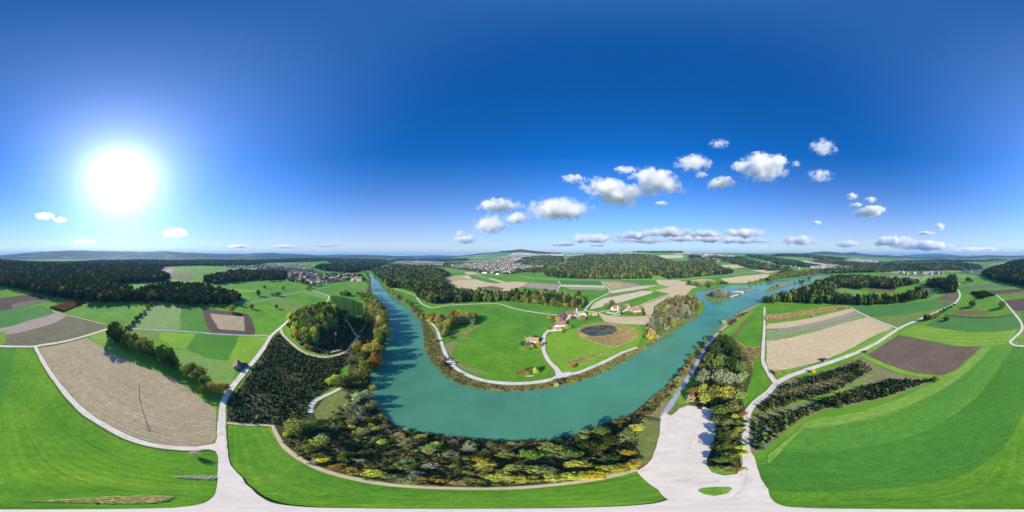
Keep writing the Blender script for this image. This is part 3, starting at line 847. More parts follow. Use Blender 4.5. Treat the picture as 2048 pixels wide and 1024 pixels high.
F('stubble_field', 'pale', [(1380, 518.7), (1420, 515.2), (1440, 518.2), (1400, 519.7)], 1)
F('stubble_field', 'stubble', [(1130, 510.5), (1165, 508.8), (1168, 510), (1135, 512)], 1)
F('reservoir', 'river', [(1349, 525.6), (1358, 523.5), (1371, 525.6), (1360, 527.2)], 2)
F('meadow', 'lush', [(1548, 546), (1575, 549), (1560, 551.5), (1545, 551)], 1)
F('meadow', 'bright', [(1575, 543), (1620, 538.5), (1640, 540), (1600, 547)], 1)
F('stubble_field', 'stubble', [(1536, 519), (1546, 519.5), (1550, 524), (1536, 524.6)], 1)
# right half
F('meadow', 'bright', [(1690, 549), (1740, 546), (1800, 546.5), (1790, 551), (1740, 554.3), (1700, 552)], 1)
F('ploughed_field', 'pink', [(1738, 556), (1760, 552.7), (1828, 553.2), (1843, 556), (1838, 563.5), (1790, 560)], 1, [(1740, 556), (1838, 560)])
F('meadow', 'bright', [(1843, 563), (1860, 553.3), (1898, 551.5), (1895, 558.5), (1880, 565), (1850, 566)], 1)
F('meadow', 'light', [(1668, 590), (1674, 578), (1700, 577), (1722, 583), (1728, 598), (1700, 604), (1676, 602)], 1)
F('meadow', 'rusty', [(1727, 577), (1745, 576), (1790, 580), (1790, 586), (1740, 583.5)], 1)
F('meadow', 'bright', [(1729, 586), (1790, 588), (1790, 594), (1750, 603), (1730, 598)], 1)
F('meadow', 'rusty', [(1800, 590), (1835, 576), (1860, 576), (1868, 590), (1845, 598), (1810, 601)], 1)
F('pond', 'river', [(1848, 584), (1855, 580.5), (1868, 580.5), (1873, 586.5), (1865, 588), (1855, 586.5)], 3)
F('meadow', 'bright', [(1531, 606), (1600, 608), (1680, 611), (1693, 612), (1650, 616), (1600, 624), (1531, 632)], 1, [(1540, 628), (1640, 615)])
F('crop_field', 'bluegreen', [(1702, 616), (1720, 612), (1790, 609), (1830, 605), (1860, 600), (1905, 606), (1895, 612), (1870, 620), (1800, 630), (1742, 634)], 1, [(1742, 632), (1890, 610)])
F('meadow', 'oliveg', [(1742.5, 634.3), (1800, 630.3), (1850, 622.3), (1894, 612.5), (1893, 616), (1852, 634), (1814, 648), (1793, 654.5)], 1)
F('ploughed_field', 'brown', [(1868, 599.5), (1893, 587), (1916, 586.5), (1917, 595), (1911, 604)], 2)
F('grass_strip', 'verge', [(1532, 646), (1600, 637), (1660, 624), (1697, 615), (1702, 617), (1660, 627), (1600, 640), (1534, 648)], 2)
F('stubble_field', 'stubble', [(1532, 657.5), (1535, 647), (1600, 639.5), (1660, 626.5), (1700, 617.5), (1711, 621.5), (1660, 637), (1600, 651), (1560, 657)], 1, [(1540, 652), (1690, 622)])
F('ploughed_field', 'pink', [(1556, 658), (1600, 651), (1660, 637.3), (1711, 621.7), (1722, 627), (1680, 639.5), (1620, 652.5), (1560, 663)], 1, [(1560, 660), (1700, 627)])
F('crop_field', 'stripedgreen', [(1533, 660), (1560, 660), (1620, 652.7), (1690, 637), (1722, 627.2), (1733, 633), (1690, 644.5), (1620, 665.5), (1560, 678), (1545, 681), (1534, 680)], 1, [(1545, 672), (1722, 630)])
F('stubble_field', 'stubble', [(1534, 737), (1533, 681), (1545, 681.5), (1560, 678.5), (1620, 666), (1690, 645), (1735, 634), (1786, 654.5), (1740, 676), (1690, 703), (1640, 723), (1572, 739), (1546, 743)], 1, [(1572, 736), (1740, 676)])
F('grass_strip', 'mownlines', [(1553, 758), (1572, 741), (1640, 725), (1690, 705), (1740, 678), (1786, 656), (1790, 660), (1755, 684), (1723, 700), (1686, 715), (1648, 728), (1621, 736.5), (1578, 752)], 1, [(1572, 748), (1740, 681)])
F('grass_strip', 'mownlines', [(1700, 721), (1726, 703), (1757, 687), (1793, 664), (1797, 669), (1763, 692), (1733, 709), (1765, 725), (1797, 737), (1845, 748), (1888, 750), (1916, 738), (1919, 737), (1888, 758), (1845, 754), (1790, 744), (1750, 729), (1725, 713)], 1, [(1733, 713), (1845, 751)])
F('ploughed_field', 'brown', [(1733.5, 709), (1763, 692), (1796, 670), (1829, 676), (1879, 686), (1917, 693), (1964, 693), (1954, 702), (1929, 722), (1914, 738), (1888, 750), (1845, 748), (1797, 737), (1765, 725)], 2, [(1765, 725), (1796, 670)])
F('meadow', 'mownlines', [(1799, 668), (1828, 650.5), (1850, 652), (1900, 659), (1940, 664), (1990, 663), (2035, 658), (2030, 668), (2020, 678), (2010, 688), (1960, 692), (1917, 692), (1879, 685), (1829, 675)], 1, [(1827, 657.5), (2037, 660)])
F('crop_field', 'bluegreen', [(1855, 649), (1880, 634), (1905, 634), (1950, 636.5), (1985, 636.5), (2028, 631), (2040, 650), (2040, 657), (1990, 662.5), (1940, 663.5), (1900, 658.5), (1852, 651.5)], 2, [(1860, 650), (2035, 655)])
F('ploughed_field', 'darkbrown', [(1888, 629), (1905, 630.5), (1950, 634), (1985, 634), (2026, 628.5), (2027, 631.5), (1985, 637), (1950, 637), (1905, 634), (1888, 631.2)], 3)
F('stubble_field', 'rusty', [(1906, 622.5), (1912, 620), (1948, 620.6), (1978, 621), (1976, 629), (1942, 631), (1917, 630)], 2)
F('meadow', 'bright', [(1862, 640), (1895, 614), (1912, 604), (1922, 590), (1940, 588), (1953, 597), (1992, 592), (2006, 603), (2013, 612), (2025, 628), (1985, 633.5), (1950, 633.5), (1905, 630), (1885, 632)], 1)
F('meadow', 'lush', [(1921, 588), (1918, 580), (1915, 572), (1930, 563), (1945, 556), (1962, 552), (1980, 560), (2010, 568), (2048, 574), (2010, 579), (1985, 582), (1970, 583.5), (1940, 585)], 0)
F('crop_field', 'fallow', [(1926, 572), (1973, 568.5), (2011, 572), (1980, 577), (1930, 577.6)], 1)
F('ploughed_field', 'darkbrown', [(1967, 585), (1986, 581), (2026, 578), (2060, 580), (2048, 582.3), (2011, 586.3), (1992, 588)], 2)
F('meadow', 'bright', [(1972, 568), (1940, 566), (1960, 561), (1985, 563)], 1)
F('ploughed_field', 'darkbrown', [(1931, 550), (1940, 548.6), (1955, 548.6), (1957, 549.8)], 1)
F('grass_strip', 'verge', [(2023, 686), (2032, 674), (2044, 664), (2062, 664), (2056, 688), (2040, 689.5), (2029, 688.5)], 2)
F('meadow', 'bright', [(1525, 614), (1527, 690), (1500, 693), (1478, 683), (1452, 671), (1462, 655), (1492, 632), (1515, 614)], 0, [(1450, 670), (1515, 614)])
F('worn_track', 'rusty', [(1464, 672), (1482, 652), (1499, 634), (1500, 637), (1486, 656), (1472, 675)], 1)
F('reed_bed', 'reedtan', [(1476, 684), (1495, 695), (1524, 694), (1523, 708), (1508, 716), (1506, 737), (1490, 745), (1472, 730), (1466, 700)], 1)
F('meadow', 'bright', [(1508, 715), (1524, 712), (1527, 730), (1545, 765), (1525, 788), (1503, 806), (1475, 795), (1478, 775), (1500, 750), (1508, 738)], 1)
F('nursery_ground', 'drygrass', [(1508, 825), (1520, 806), (1545, 780), (1572, 760), (1640, 745), (1700, 722), (1725, 714), (1750, 731), (1790, 746), (1860, 757), (1875, 760), (1820, 779), (1760, 798), (1700, 810), (1645, 820), (1605, 837), (1570, 863), (1536, 893), (1510, 909), (1503, 905), (1500, 860)], 1, [(1540, 830), (1725, 770)])
F('grass_strip', 'verge', [(1512, 818), (1600, 800), (1690, 775), (1750, 742), (1755, 745), (1700, 778), (1605, 806), (1515, 826)], 2)
F('nursery_ground', 'nursery', [(455, 842), (452, 815), (458, 800), (470, 786), (492, 757), (515, 722), (545, 676), (558, 664), (566, 673), (587, 692), (604, 705), (624, 713), (644, 717), (665, 715), (690, 706), (710, 690), (722, 700), (700, 725), (680, 740), (672, 768), (620, 800), (618, 826), (590, 842), (548, 850), (512, 849)], 1, [(500, 845), (560, 690)])
F('grass_strip', 'bright', [(562, 656), (567, 672), (588, 690), (606, 701), (626, 709), (612, 702), (592, 688), (574, 668), (572, 650)], 2)
F('meadow', 'bright', [(455, 845), (512, 850.5), (545, 853), (547, 864), (567, 895), (595, 917), (646, 942), (708, 959), (793, 972), (906, 977.5), (1018, 977.5), (1108, 970.5), (1193, 959), (1243, 948), (1270, 941), (1291, 962), (1316, 980), (1334, 997), (1305, 1006), (1221, 1012.5), (1018, 1016.5), (765, 1016.5), (624, 1014), (554, 1007), (510, 993), (484, 956), (462, 930), (453, 890)], 1, [(600, 930), (1000, 985)])
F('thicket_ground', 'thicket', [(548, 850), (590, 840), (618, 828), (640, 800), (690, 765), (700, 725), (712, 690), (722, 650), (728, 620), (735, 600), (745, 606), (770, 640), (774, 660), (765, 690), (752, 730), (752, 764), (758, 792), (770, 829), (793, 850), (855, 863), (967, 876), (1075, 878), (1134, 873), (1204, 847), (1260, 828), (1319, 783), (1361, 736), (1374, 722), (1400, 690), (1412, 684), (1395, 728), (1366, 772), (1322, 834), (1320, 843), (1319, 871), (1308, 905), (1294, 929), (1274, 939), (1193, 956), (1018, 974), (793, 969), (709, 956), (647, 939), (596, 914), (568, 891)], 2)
F('rough_grass', 'roughgrass', [(1262, 835), (1322, 843), (1319, 871), (1308, 905), (1294, 929), (1272, 938), (1262, 920), (1278, 880)], 3)
F('rough_grass', 'roughgrass', [(626, 824), (650, 797), (682, 778), (700, 790), (690, 815), (660, 835), (640, 845)], 3)
F('rough_grass', 'reedrough', [(1270, 826), (1300, 800), (1336, 768), (1374, 724), (1421, 674), (1470, 630), (1505, 612), (1518, 607), (1500, 622), (1468, 640), (1436, 672), (1410, 700), (1392, 730), (1362, 778), (1330, 822), (1320, 836)], 3)
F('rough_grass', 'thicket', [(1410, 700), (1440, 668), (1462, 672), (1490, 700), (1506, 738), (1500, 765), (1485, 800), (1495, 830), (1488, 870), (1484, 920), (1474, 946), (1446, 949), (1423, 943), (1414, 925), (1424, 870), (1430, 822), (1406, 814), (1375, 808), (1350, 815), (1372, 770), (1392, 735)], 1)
F('grass_strip', 'verge', [(1345, 829), (1356, 798), (1372, 770), (1420, 695), (1440, 668), (1500, 622), (1516, 613), (1500, 630), (1452, 672), (1425, 705), (1396, 760), (1380, 806), (1359, 816)], 2)
F('grass_strip', 'verge', [(1412, 918), (1420, 925), (1450, 942), (1474, 944), (1472, 948), (1446, 951), (1423, 945), (1411, 931)], 3)
F('knoll_slope', 'thicket', [(614, 699), (640, 709), (665, 708), (690, 701), (705, 685), (713, 674), (700, 655), (690, 638), (682, 626), (670, 616), (640, 615), (605, 628), (580, 645), (580, 665), (594, 684)], 1)  # scrubby slope; its dark ground colour stands in for the wood's shadow
F('vineyard_ground', 'dark', [(658, 591), (685, 593), (705, 599), (724, 606), (729, 625), (724, 634), (700, 634), (676, 629), (664, 610)], 1)
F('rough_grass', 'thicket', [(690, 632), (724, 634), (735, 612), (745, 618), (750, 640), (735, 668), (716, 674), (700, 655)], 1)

# the river, its islands and banks
RIVER_PX = [(724, 540.5), (734.5, 544.5), (746, 551), (761, 562), (768, 573), (773, 579.5), (783, 591), (797, 599.5), (809, 610), (823, 620), (835.5, 631), (842, 642.5), (845.5, 656), (847, 670), (848, 685), (850.5, 702.5), (857, 714), (864, 726), (873, 736), (880, 745), (893, 757), (910, 766), (930, 773), (955, 778), (985, 782), (1010, 783), (1040, 783), (1075, 780), (1100, 776), (1130, 770), (1160, 763), (1190, 753), (1215, 742), (1240, 728), (1262, 715), (1280, 703), (1296, 695), (1311, 686), (1326, 675), (1342.5, 665), (1357.5, 656), (1370, 647.5), (1386, 639), (1400, 630), (1406, 624), (1409, 612.5), (1407.5, 607), (1402.5, 601), (1392.5, 591), (1389, 584.5), (1399, 582), (1417.5, 579.5), (1430, 577), (1437.5, 574), (1457.5, 571.5), (1480, 571), (1505, 571.5), (1517.5, 570), (1525, 567), (1536, 562.6), (1548.5, 561), (1571, 560.3), (1586, 558), (1605, 554.8), (1623.5, 552.3), (1635, 549.8), (1642, 548.3), (1652, 547.2), (1666, 547.4),
            (1661, 551), (1651, 553), (1633.5, 558), (1617, 567), (1598.5, 575), (1573.5, 586), (1555, 592), (1536, 598), (1529, 602), (1517.5, 606.4), (1505, 612), (1485, 620), (1467.5, 630), (1452.5, 640), (1445, 649), (1435, 656), (1426, 665), (1420, 674), (1407.5, 686), (1392.5, 701), (1387.5, 707.5), (1374, 724), (1361.5, 739), (1336, 767), (1319, 787), (1294, 803.5), (1274, 817.5), (1260, 831.6), (1232, 840), (1204, 851), (1165, 865), (1134, 876.6), (1117, 879.5), (1075, 882), (1024, 884), (967.7, 879.5), (906, 874), (855, 867), (821, 862.6), (793, 854), (776, 840), (762, 829), (752, 812), (745, 790), (740, 764), (743, 742), (752, 722), (762, 695), (768, 672), (768, 655), (762, 640), (752, 624), (742, 610), (735, 600), (732, 590), (733, 578), (738, 569), (739, 560), (732, 548), (722, 541.5)]
F('river', 'river', RIVER_PX, 5, label='broad turquoise river bending round the meadows and running away on both sides')
F('river_island', 'roughgrass', [(1408, 592), (1412.5, 588), (1424, 586), (1440, 584), (1460, 582.5), (1475, 581.5), (1490, 581.5), (1491.5, 585), (1485, 591), (1467.5, 596), (1457.5, 596.5), (1452, 600), (1438, 601.5), (1430, 602), (1424, 604.5), (1415, 601), (1410, 596)], 6, smooth=True, label='green island with willows in the widened upstream river')
F('lagoon', 'river', [(1461, 588), (1470, 584.5), (1480, 584.2), (1478, 587), (1468, 590), (1460, 591)], 7, smooth=True)
F('sand_bar', 'sand', [(1462, 583), (1480, 582), (1488, 583), (1488, 587), (1481, 589), (1484, 585), (1463, 584.3)], 7)
F('sand_bar', 'sand', [(1460, 593), (1476, 588.3), (1478, 590), (1462, 595)], 7)
F('river_island', 'roughgrass', [(1470, 578), (1480, 576.6), (1502.5, 576.3), (1503, 577.5), (1485, 579.2)], 6)
F('river_island', 'roughgrass', [(1506, 582), (1510, 579), (1514, 578), (1512, 581.5), (1507, 582.8)], 6)
F('river_island', 'roughgrass', [(1529, 585), (1536, 578), (1548.5, 572), (1561, 568), (1578.5, 567), (1598.5, 563), (1596, 560), (1611, 556), (1633.5, 552), (1635, 554), (1623.5, 559.5), (1601, 565.5), (1580, 571), (1561, 577.5), (1536, 585)], 6, label='long grassy river island with gravel patches and low scrub')
F('sand_bar', 'pink', [(1555, 573), (1562, 569.5), (1578, 568.5), (1572, 571), (1560, 573.6)], 7)
F('mud_bank', 'fallow', [(1399, 582.5), (1417, 578), (1432, 575), (1440, 573.5), (1437, 577), (1420, 581), (1401, 584)], 6)
F('mud_bank', 'fallow', [(1548, 564), (1556, 560), (1572, 560), (1560, 563.5)], 6)
F('distant_river', 'river', [(1773, 541), (1776, 537), (1785, 535), (1783, 537), (1777, 541)], 3)

# roads, tracks and paths
R = ribbon
F('road', 'gravel', [(434, 899), (436.5, 905), (436, 930), (435.5, 961), (430, 989), (408, 1006), (337.6, 1016), (170, 1018.6), (0, 1019), (-170, 1018.5), (-400, 1017), (-470, 1014), (-503.5, 1000), (-512, 978), (-530, 945), (-539, 915), (-546, 905), (-560, 908), (-563, 930), (-574, 947), (-582, 975), (-600, 983), (-640, 975), (-648, 992), (-712, 999), (-743, 1007.5), (-827, 1013.5), (-1030, 1017.2), (-1283, 1017.2), (-1424, 1014.8), (-1494, 1007.7), (-1524, 995), (-1544, 978), (-1563.5, 955), (-1587, 930), (-1595, 893), (-1598, 843), (-1613, 843)], 7, label='pale gravel road running right under the viewpoint to a road fork')
F('gravel_lot', 'gravel', [(1321, 843), (1322, 834), (1331, 824), (1345, 830), (1359, 817.6), (1375, 811), (1406, 814.5), (1432, 820), (1432, 862), (1424, 895), (1413, 922), (1414, 932), (1424, 945), (1446, 951), (1474, 948), (1480, 960), (1470, 990), (1440, 1000), (1360, 1001), (1334, 998), (1316, 979), (1291, 961), (1273, 942), (1294, 929), (1308, 905), (1319, 871)], 8, label='broad pale gravel parking ground beside the wooded river bank')
F('grass_island', 'verge', [(1396, 981), (1404, 976), (1430, 974), (1460, 974), (1465, 977), (1455, 987), (1430, 992), (1410, 989)], 9, smooth=True)
F('worn_track', 'roughgrass', [(1333, 828), (1340, 822), (1350, 808), (1358, 812), (1376, 809), (1372, 813), (1352, 820), (1342, 832)], 9)
F('road_fork', 'gravel', [(396, 893.5), (418, 891), (430, 887), (436, 872), (449, 872), (452.5, 900), (453, 925), (437, 925), (436, 912), (431, 902.5), (420, 899.5), (398, 898.5)], 8, smooth=True)
R('track', 'gravelpath', [(446, 886), (434, 891), (394, 897), (338, 895), (295, 888), (253, 874), (214, 854), (174, 829), (146, 803.5), (118, 769.7), (95.6, 739), (81, 714), (70, 693)], {35: 2.4, 60: 2.9, 150: 3.4}, 6, label='pale farm track curving up the left between meadow and seeded field')
R('road', 'gravelpath', [(444, 905), (442, 880), (444, 850), (445, 815), (450, 795), (460, 780), (471, 766), (492, 740), (508, 722), (524.5, 700), (541, 674), (554.5, 661), (572, 646), (584, 633)], {30: 1.7, 60: 2.5, 110: 3.8, 200: 3.6}, 7, label='pale road climbing past the shed and the young fir plantation')
R('track', 'asphalt', [(539, 674), (532, 671.5), (512, 671.3), (470, 670), (418.5, 667), (381, 664), (331, 661.3), (281, 659), (256, 656.5), (236, 655)], 3.2, 6)
R('track', 'gravelpath', [(214, 658.5), (210, 660), (175, 671), (125, 684), (87.5, 690), (70, 693), (40, 693.5), (0, 692.5), (-18.5, 691), (-27, 686), (-27, 682.5), (-18.5, 675), (-6, 662.5), (-3.5, 652.5), (-8.5, 641), (-21, 625), (-33.5, 610), (-41, 602), (-53.5, 592), (-63.5, 587), (-77, 584.5)], 3.4, 6)
R('path', 'dirtpath', [(104, 618), (113, 626), (137, 631), (170, 639), (210, 648.5)], 2.2, 6)
R('path', 'dirtpath', [(453, 846), (500, 850), (545, 852), (550, 864), (569, 894), (597, 916), (648, 941), (710, 958), (793, 971), (906, 976.7), (1018, 976.7), (1108, 969.7), (1193, 958), (1243, 947), (1276, 939)], 1.35, 6, label='narrow dirt path along the edge of the riverside thicket')
R('path', 'gravelpath', [(620, 826), (622, 812), (630, 802), (645, 794), (665, 785), (684, 775)], 2.0, 6)
R('path', 'dirtpath', [(560, 656), (562, 660), (567, 671), (587, 690), (604.5, 703), (624.5, 711), (644.5, 714.5), (662, 713), (687, 706), (699.5, 696.5), (708, 684.5), (716, 674), (724.5, 660), (733, 641)], 2.6, 6)
R('path', 'dirtpath', [(716, 674), (706, 662.5), (697, 647.5), (684.5, 636)], 2.2, 6)
R('path', 'dirtpath', [(754.5, 626), (743, 612), (737, 604)], 2.2, 6)
R('track', 'asphalt', [(440, 609.5), (468.5, 607), (493.5, 604.5), (512, 602), (549.5, 596), (568, 591), (599.5, 584.8), (622, 581), (660, 573)], 3.6, 6)
R('track', 'gravelpath', [(622, 581), (637, 584.7), (656, 591), (657.6, 596), (654.5, 603)], 3.2, 6)
R('path', 'gravelpath', [(790, 577), (797, 580), (823, 588), (833, 594.5), (837, 601), (843, 607), (854, 613), (863, 616), (875.5, 614.5), (893, 611), (918, 609.5), (955.5, 608), (995.5, 607.6), (1024, 616), (1045, 620.6), (1074, 625.6), (1114, 630.5), (1130, 634)], 3.0, 6, label='white gravel path skirting the foot of the wood across the river')
R('path', 'gravelpath', [(855.5, 639), (865.5, 649), (874, 659), (878, 671), (882, 682.5), (888, 701), (894, 716), (900.5, 727.5), (912, 737), (930, 748), (955, 758), (985, 764.5), (1015, 767), (1050, 767), (1085, 763), (1110, 757.5), (1130, 751), (1160, 744.5), (1179, 736.5), (1211.5, 722.5), (1244, 706), (1274, 695)], 3.3, 7, label='white riverside path round the tip of the meadow peninsula')
R('road', 'gravelpath', [(1122, 752), (1111.5, 737), (1099, 724), (1090, 709), (1086.5, 696), (1087.5, 684), (1089, 671), (1094, 664), (1104, 656), (1116, 650), (1128, 640), (1140, 634)], 3.6, 7, label='pale lane from the riverside path up to the hamlet')
F('road_fork', 'gravelpath', [(1103, 757), (1112, 751), (1110, 740), (1115, 739), (1122, 746), (1140, 744), (1145, 747), (1128, 757), (1118, 756)], 8, smooth=True)
F('farm_yard', 'gravel', [(1092, 665), (1096, 660), (1110, 653), (1118, 656), (1128, 656), (1124, 661), (1110, 663)], 7)
F('farm_yard', 'gravel', [(1112, 648), (1124, 640), (1132, 634), (1145, 629), (1168, 625), (1168, 633), (1150, 634), (1136, 639), (1126, 645), (1130, 652)], 7)
R('road', 'gravelpath', [(1136, 636), (1152, 628), (1168, 622.5), (1172, 618), (1176.5, 611.5), (1186.5, 602), (1204, 593), (1216.5, 587), (1220, 582), (1216.5, 577), (1208, 569.5), (1203, 563)], 3.4, 6)
R('road', 'gravelpath', [(1170, 622), (1182, 623), (1196.5, 625.6), (1206.5, 630), (1219, 632.3), (1234, 630.6), (1241.5, 627.5)], 3.0, 6)
R('road', 'gravelpath', [(1198, 625), (1209, 622.5), (1224, 620.5), (1236, 618.5)], 2.6, 6)
R('track', 'gravelpath', [(1244, 626), (1250, 621), (1258, 617), (1280, 611), (1310, 598), (1341, 588)], 3.0, 6)
F('farm_yard', 'gravel', [(1245, 624), (1252, 616), (1262.5, 615), (1266.6, 625.5), (1258, 621)], 7)
F('sand_arena', 'sand', [(1210.6, 625), (1216, 623.5), (1229, 627), (1239, 622.5), (1240.6, 623.5), (1229, 629.3)], 7)
R('highway', 'asphalt', [(1040, 553), (1073, 557), (1119, 559.6), (1174, 560.2), (1236.5, 560), (1280, 559), (1311, 559.6), (1355, 559.6), (1382.5, 557), (1405, 554.6), (1430, 552.6), (1467.5, 549), (1505, 545), (1536, 541)], 7.0, 6, label='grey country road across the foot of the wooded slope')
R('track', 'gravelpath', [(1112, 587), (1119, 573), (1121, 569), (1116, 561)], 3.0, 6)
R('track', 'dirtpath', [(1042, 574), (1026, 578.5), (1018, 584)], 3.0, 6)
R('path', 'asphalt', [(1516, 610), (1492.5, 621), (1467.5, 636), (1455, 649), (1441, 661), (1430, 672.5), (1421, 684), (1411, 696), (1404, 710), (1396, 722.5), (1387, 740), (1373, 761), (1366, 772.5), (1356, 785), (1345, 804), (1333, 824), (1326, 838)], (2.6, 3.4), 7, label='grey riverside path from the gravel ground upstream')
R('road', 'gravelpath', [(1440, 1003), (1478, 985), (1493, 955), (1495, 925), (1492, 895), (1491.5, 865), (1493, 838), (1501, 816), (1518, 799.5), (1538, 783), (1553, 767.5), (1578, 753), (1621, 737.5), (1648.5, 729), (1686, 716), (1723.5, 701), (1755, 685), (1792, 661), (1814.5, 649), (1837, 640), (1862, 629), (1894.5, 615), (1909.5, 607), (1918, 597), (1920, 589.5), (1917, 581), (1914.5, 574.5), (1920, 566)], {8: 1.0, 25: 1.7, 55: 2.3, 90: 3.8, 130: 4.6, 400: 4.6}, 7, label='long pale lane running from the gravel ground out between the fields')
R('track', 'gravelpath', [(1553, 767), (1541, 752), (1532.5, 738), (1526, 722.5), (1526, 705), (1527, 685), (1529, 647.5), (1529, 614)], 3.0, 7)
R('track', 'gravelpath', [(1796, 660), (1790, 655), (1742, 636), (1702, 616)], 2.8, 6)
R('track', 'gravelpath', [(1842, 562), (1850, 556.5), (1859, 551.5)], 4.0, 6)
# ------------------------------------------------------------------ plants: meshes
FOL, BARK = MAT['foliage'], MAT['bark']
COLS = {
    'dark green': (0.064, 0.105, 0.026), 'green': (0.17, 0.26, 0.052), 'olive green': (0.32, 0.35, 0.095),
    'yellow-green': (0.56, 0.56, 0.1), 'yellow': (0.66, 0.53, 0.05), 'golden': (0.46, 0.31, 0.07),
    'orange': (0.4, 0.18, 0.04), 'rust red': (0.24, 0.085, 0.055), 'silver-green': (0.34, 0.39, 0.22),
    'grey': (0.34, 0.31, 0.25), 'straw yellow': (0.52, 0.42, 0.2), 'brown': (0.2, 0.135, 0.07),
}


def quads_mesh(name, C, Nrm, size, mats, twist=None, aspect=1.0, trunk=None):
    """leaf quads at C facing Nrm"""
    n = len(C)
    up = RNG.normal(size=(n, 3))
    U = np.cross(Nrm, up); U /= np.linalg.norm(U, axis=1)[:, None] + 1e-9
    W = np.cross(Nrm, U)
    s = size[:, None] if hasattr(size, '__len__') else size
    U = U * s * 0.5; W = W * s * 0.5 * aspect
    V = np.stack([C - U - W * 0.6, C + U * 0.8 - W, C + U + W * 0.7, C - U * 0.7 + W], 1).reshape(-1, 3)
    F = np.arange(4 * n).reshape(-1, 4)
    me = bpy.data.meshes.new(name)
    me.vertices.add(4 * n); me.vertices.foreach_set('co', V.ravel())
    me.loops.add(4 * n); me.loops.foreach_set('vertex_index', F.ravel())
    me.polygons.add(n); me.polygons.foreach_set('loop_start', np.arange(n) * 4)
    try: me.polygons.foreach_set('loop_total', np.full(n, 4))
    except Exception: pass
    for m in mats: me.materials.append(m)
    me.update(calc_edges=True)
    return me


def sphere_dirs(n):
    d = RNG.normal(size=(n, 3))
    return d / np.linalg.norm(d, axis=1)[:, None]


def crown_points(kind, nlobe, nleaf, leaf):
    """unit tree: height 1, crown half-width 0.5"""
    C, Nn, S = [], [], []
    if kind == 'conifer':
        nw = max(5, nlobe)
        for k in range(nw):
            t = (k + 0.5) / nw
            z = 0.1 + 0.88 * t
            R = 0.48 * (1 - t) ** 0.85 * (0.85 + 0.3 * RNG.random())
            m = max(4, int(nleaf * (1 - t * 0.75)))
            a = RNG.random(m) * 2 * math.pi
            rr = R * np.sqrt(RNG.random(m) * 0.9 + 0.1)
            c = np.stack([np.cos(a) * rr, np.sin(a) * rr, z - rr * 0.25 + RNG.normal(size=m) * 0.02], 1)
            nn = np.stack([np.cos(a) * 0.8, np.sin(a) * 0.8, np.full(m, 0.7)], 1) + RNG.normal(size=(m, 3)) * 0.35
            C.append(c); Nn.append(nn); S.append(leaf * (0.7 + 0.6 * RNG.random(m)))
    else:
        if kind == 'broad': z0, rz, zb = 0.53, 0.47, 0.07
        elif kind == 'tall': z0, rz, zb = 0.54, 0.46, 0.1
        elif kind == 'shrub': z0, rz, zb = 0.45, 0.52, 0.0
        elif kind == 'willow': z0, rz, zb = 0.5, 0.48, 0.04
        else: z0, rz, zb = 0.55, 0.44, 0.1
        d = sphere_dirs(nlobe)
        fine = nlobe > 36
        f = (0.35 + 0.62 * RNG.random(nlobe) ** 0.6) if fine else 0.3 + 0.5 * RNG.random(nlobe)
        asym = 1 + 0.16 * np.sin(2 * np.arctan2(d[:, 1], d[:, 0]) + RNG.random() * 6) + 0.14 * np.sin(5 * np.arctan2(d[:, 1], d[:, 0]) + d[:, 2] * 3 + RNG.random() * 6)
        lc = np.stack([d[:, 0] * 0.46 * f * asym, d[:, 1] * 0.46 * f * asym, z0 + d[:, 2] * rz * f * 0.95], 1)
        if fine: lr = (0.09 + 0.2 * RNG.random(nlobe) ** 1.4) * 0.5
        else: lr = (0.22 + 0.34 * RNG.random(nlobe)) * 0.5 * (0.8 if kind == 'tall' else 1)
        lc = np.concatenate([lc, [[0, 0, z0], [0.08, 0.05, z0 - 0.1]]]); lr = np.append(lr, [0.24, 0.2])
        for c0, r0 in zip(lc, lr):
            m = max(5, int(nleaf * (0.6 + r0 * 2.2)))
            dd = sphere_dirs(m) + np.array([c0[0], c0[1], (c0[2] - z0)]) * 0.9 + np.array([0, 0, 0.18])
            dd /= np.linalg.norm(dd, axis=1)[:, None]
            sh = r0 * (0.72 + 0.36 * RNG.random(m))
            c = c0 + dd * sh[:, None] * np.array([1, 1, rz / 0.5 if kind != 'tall' else 0.8])
            ok = c[:, 2] > zb
            c, dd = c[ok], dd[ok]
            nn = dd * 0.9 + RNG.normal(size=dd.shape) * 0.42
            C.append(c); Nn.append(nn); S.append(leaf * (0.6 + 0.8 * RNG.random(len(c))))
    C = np.concatenate(C); Nn = np.concatenate(Nn); S = np.concatenate(S)
    Nn /= np.linalg.norm(Nn, axis=1)[:, None] + 1e-9
    return C, Nn, S


def crown_mesh(name, kind, nlobe, nleaf, leaf):
    return quads_mesh(name, *crown_points(kind, nlobe, nleaf, leaf), [FOL])


def bare_mesh(name, n=420):
    """leafless crown: thin twigs fanning out and up"""
    a = RNG.random(n) * 2 * math.pi
    t = 0.25 + 0.75 * RNG.random(n)
    sp = RNG.random(n) ** 0.6 * 0.5
    base = np.stack([np.cos(a) * sp * 0.35 * t, np.sin(a) * sp * 0.35 * t, 0.15 + 0.4 * t], 1)
    tip = np.stack([np.cos(a) * sp * (0.5 + 0.5 * t), np.sin(a) * sp * (0.5 + 0.5 * t), 0.35 + 0.62 * t * (1 - 0.5 * sp)], 1)
    side = np.cross(tip - base, RNG.normal(size=(n, 3))); side /= np.linalg.norm(side, axis=1)[:, None]
    w = 0.012
    V = np.stack([base - side * w, base + side * w, tip + side * w * 0.3, tip - side * w * 0.3], 1).reshape(-1, 3)
    F = np.arange(4 * n).reshape(-1, 4)
    me = bpy.data.meshes.new(name)
    me.from_pydata(V.tolist(), [], F.tolist())
    me.materials.append(FOL)
    me.update()
    return me


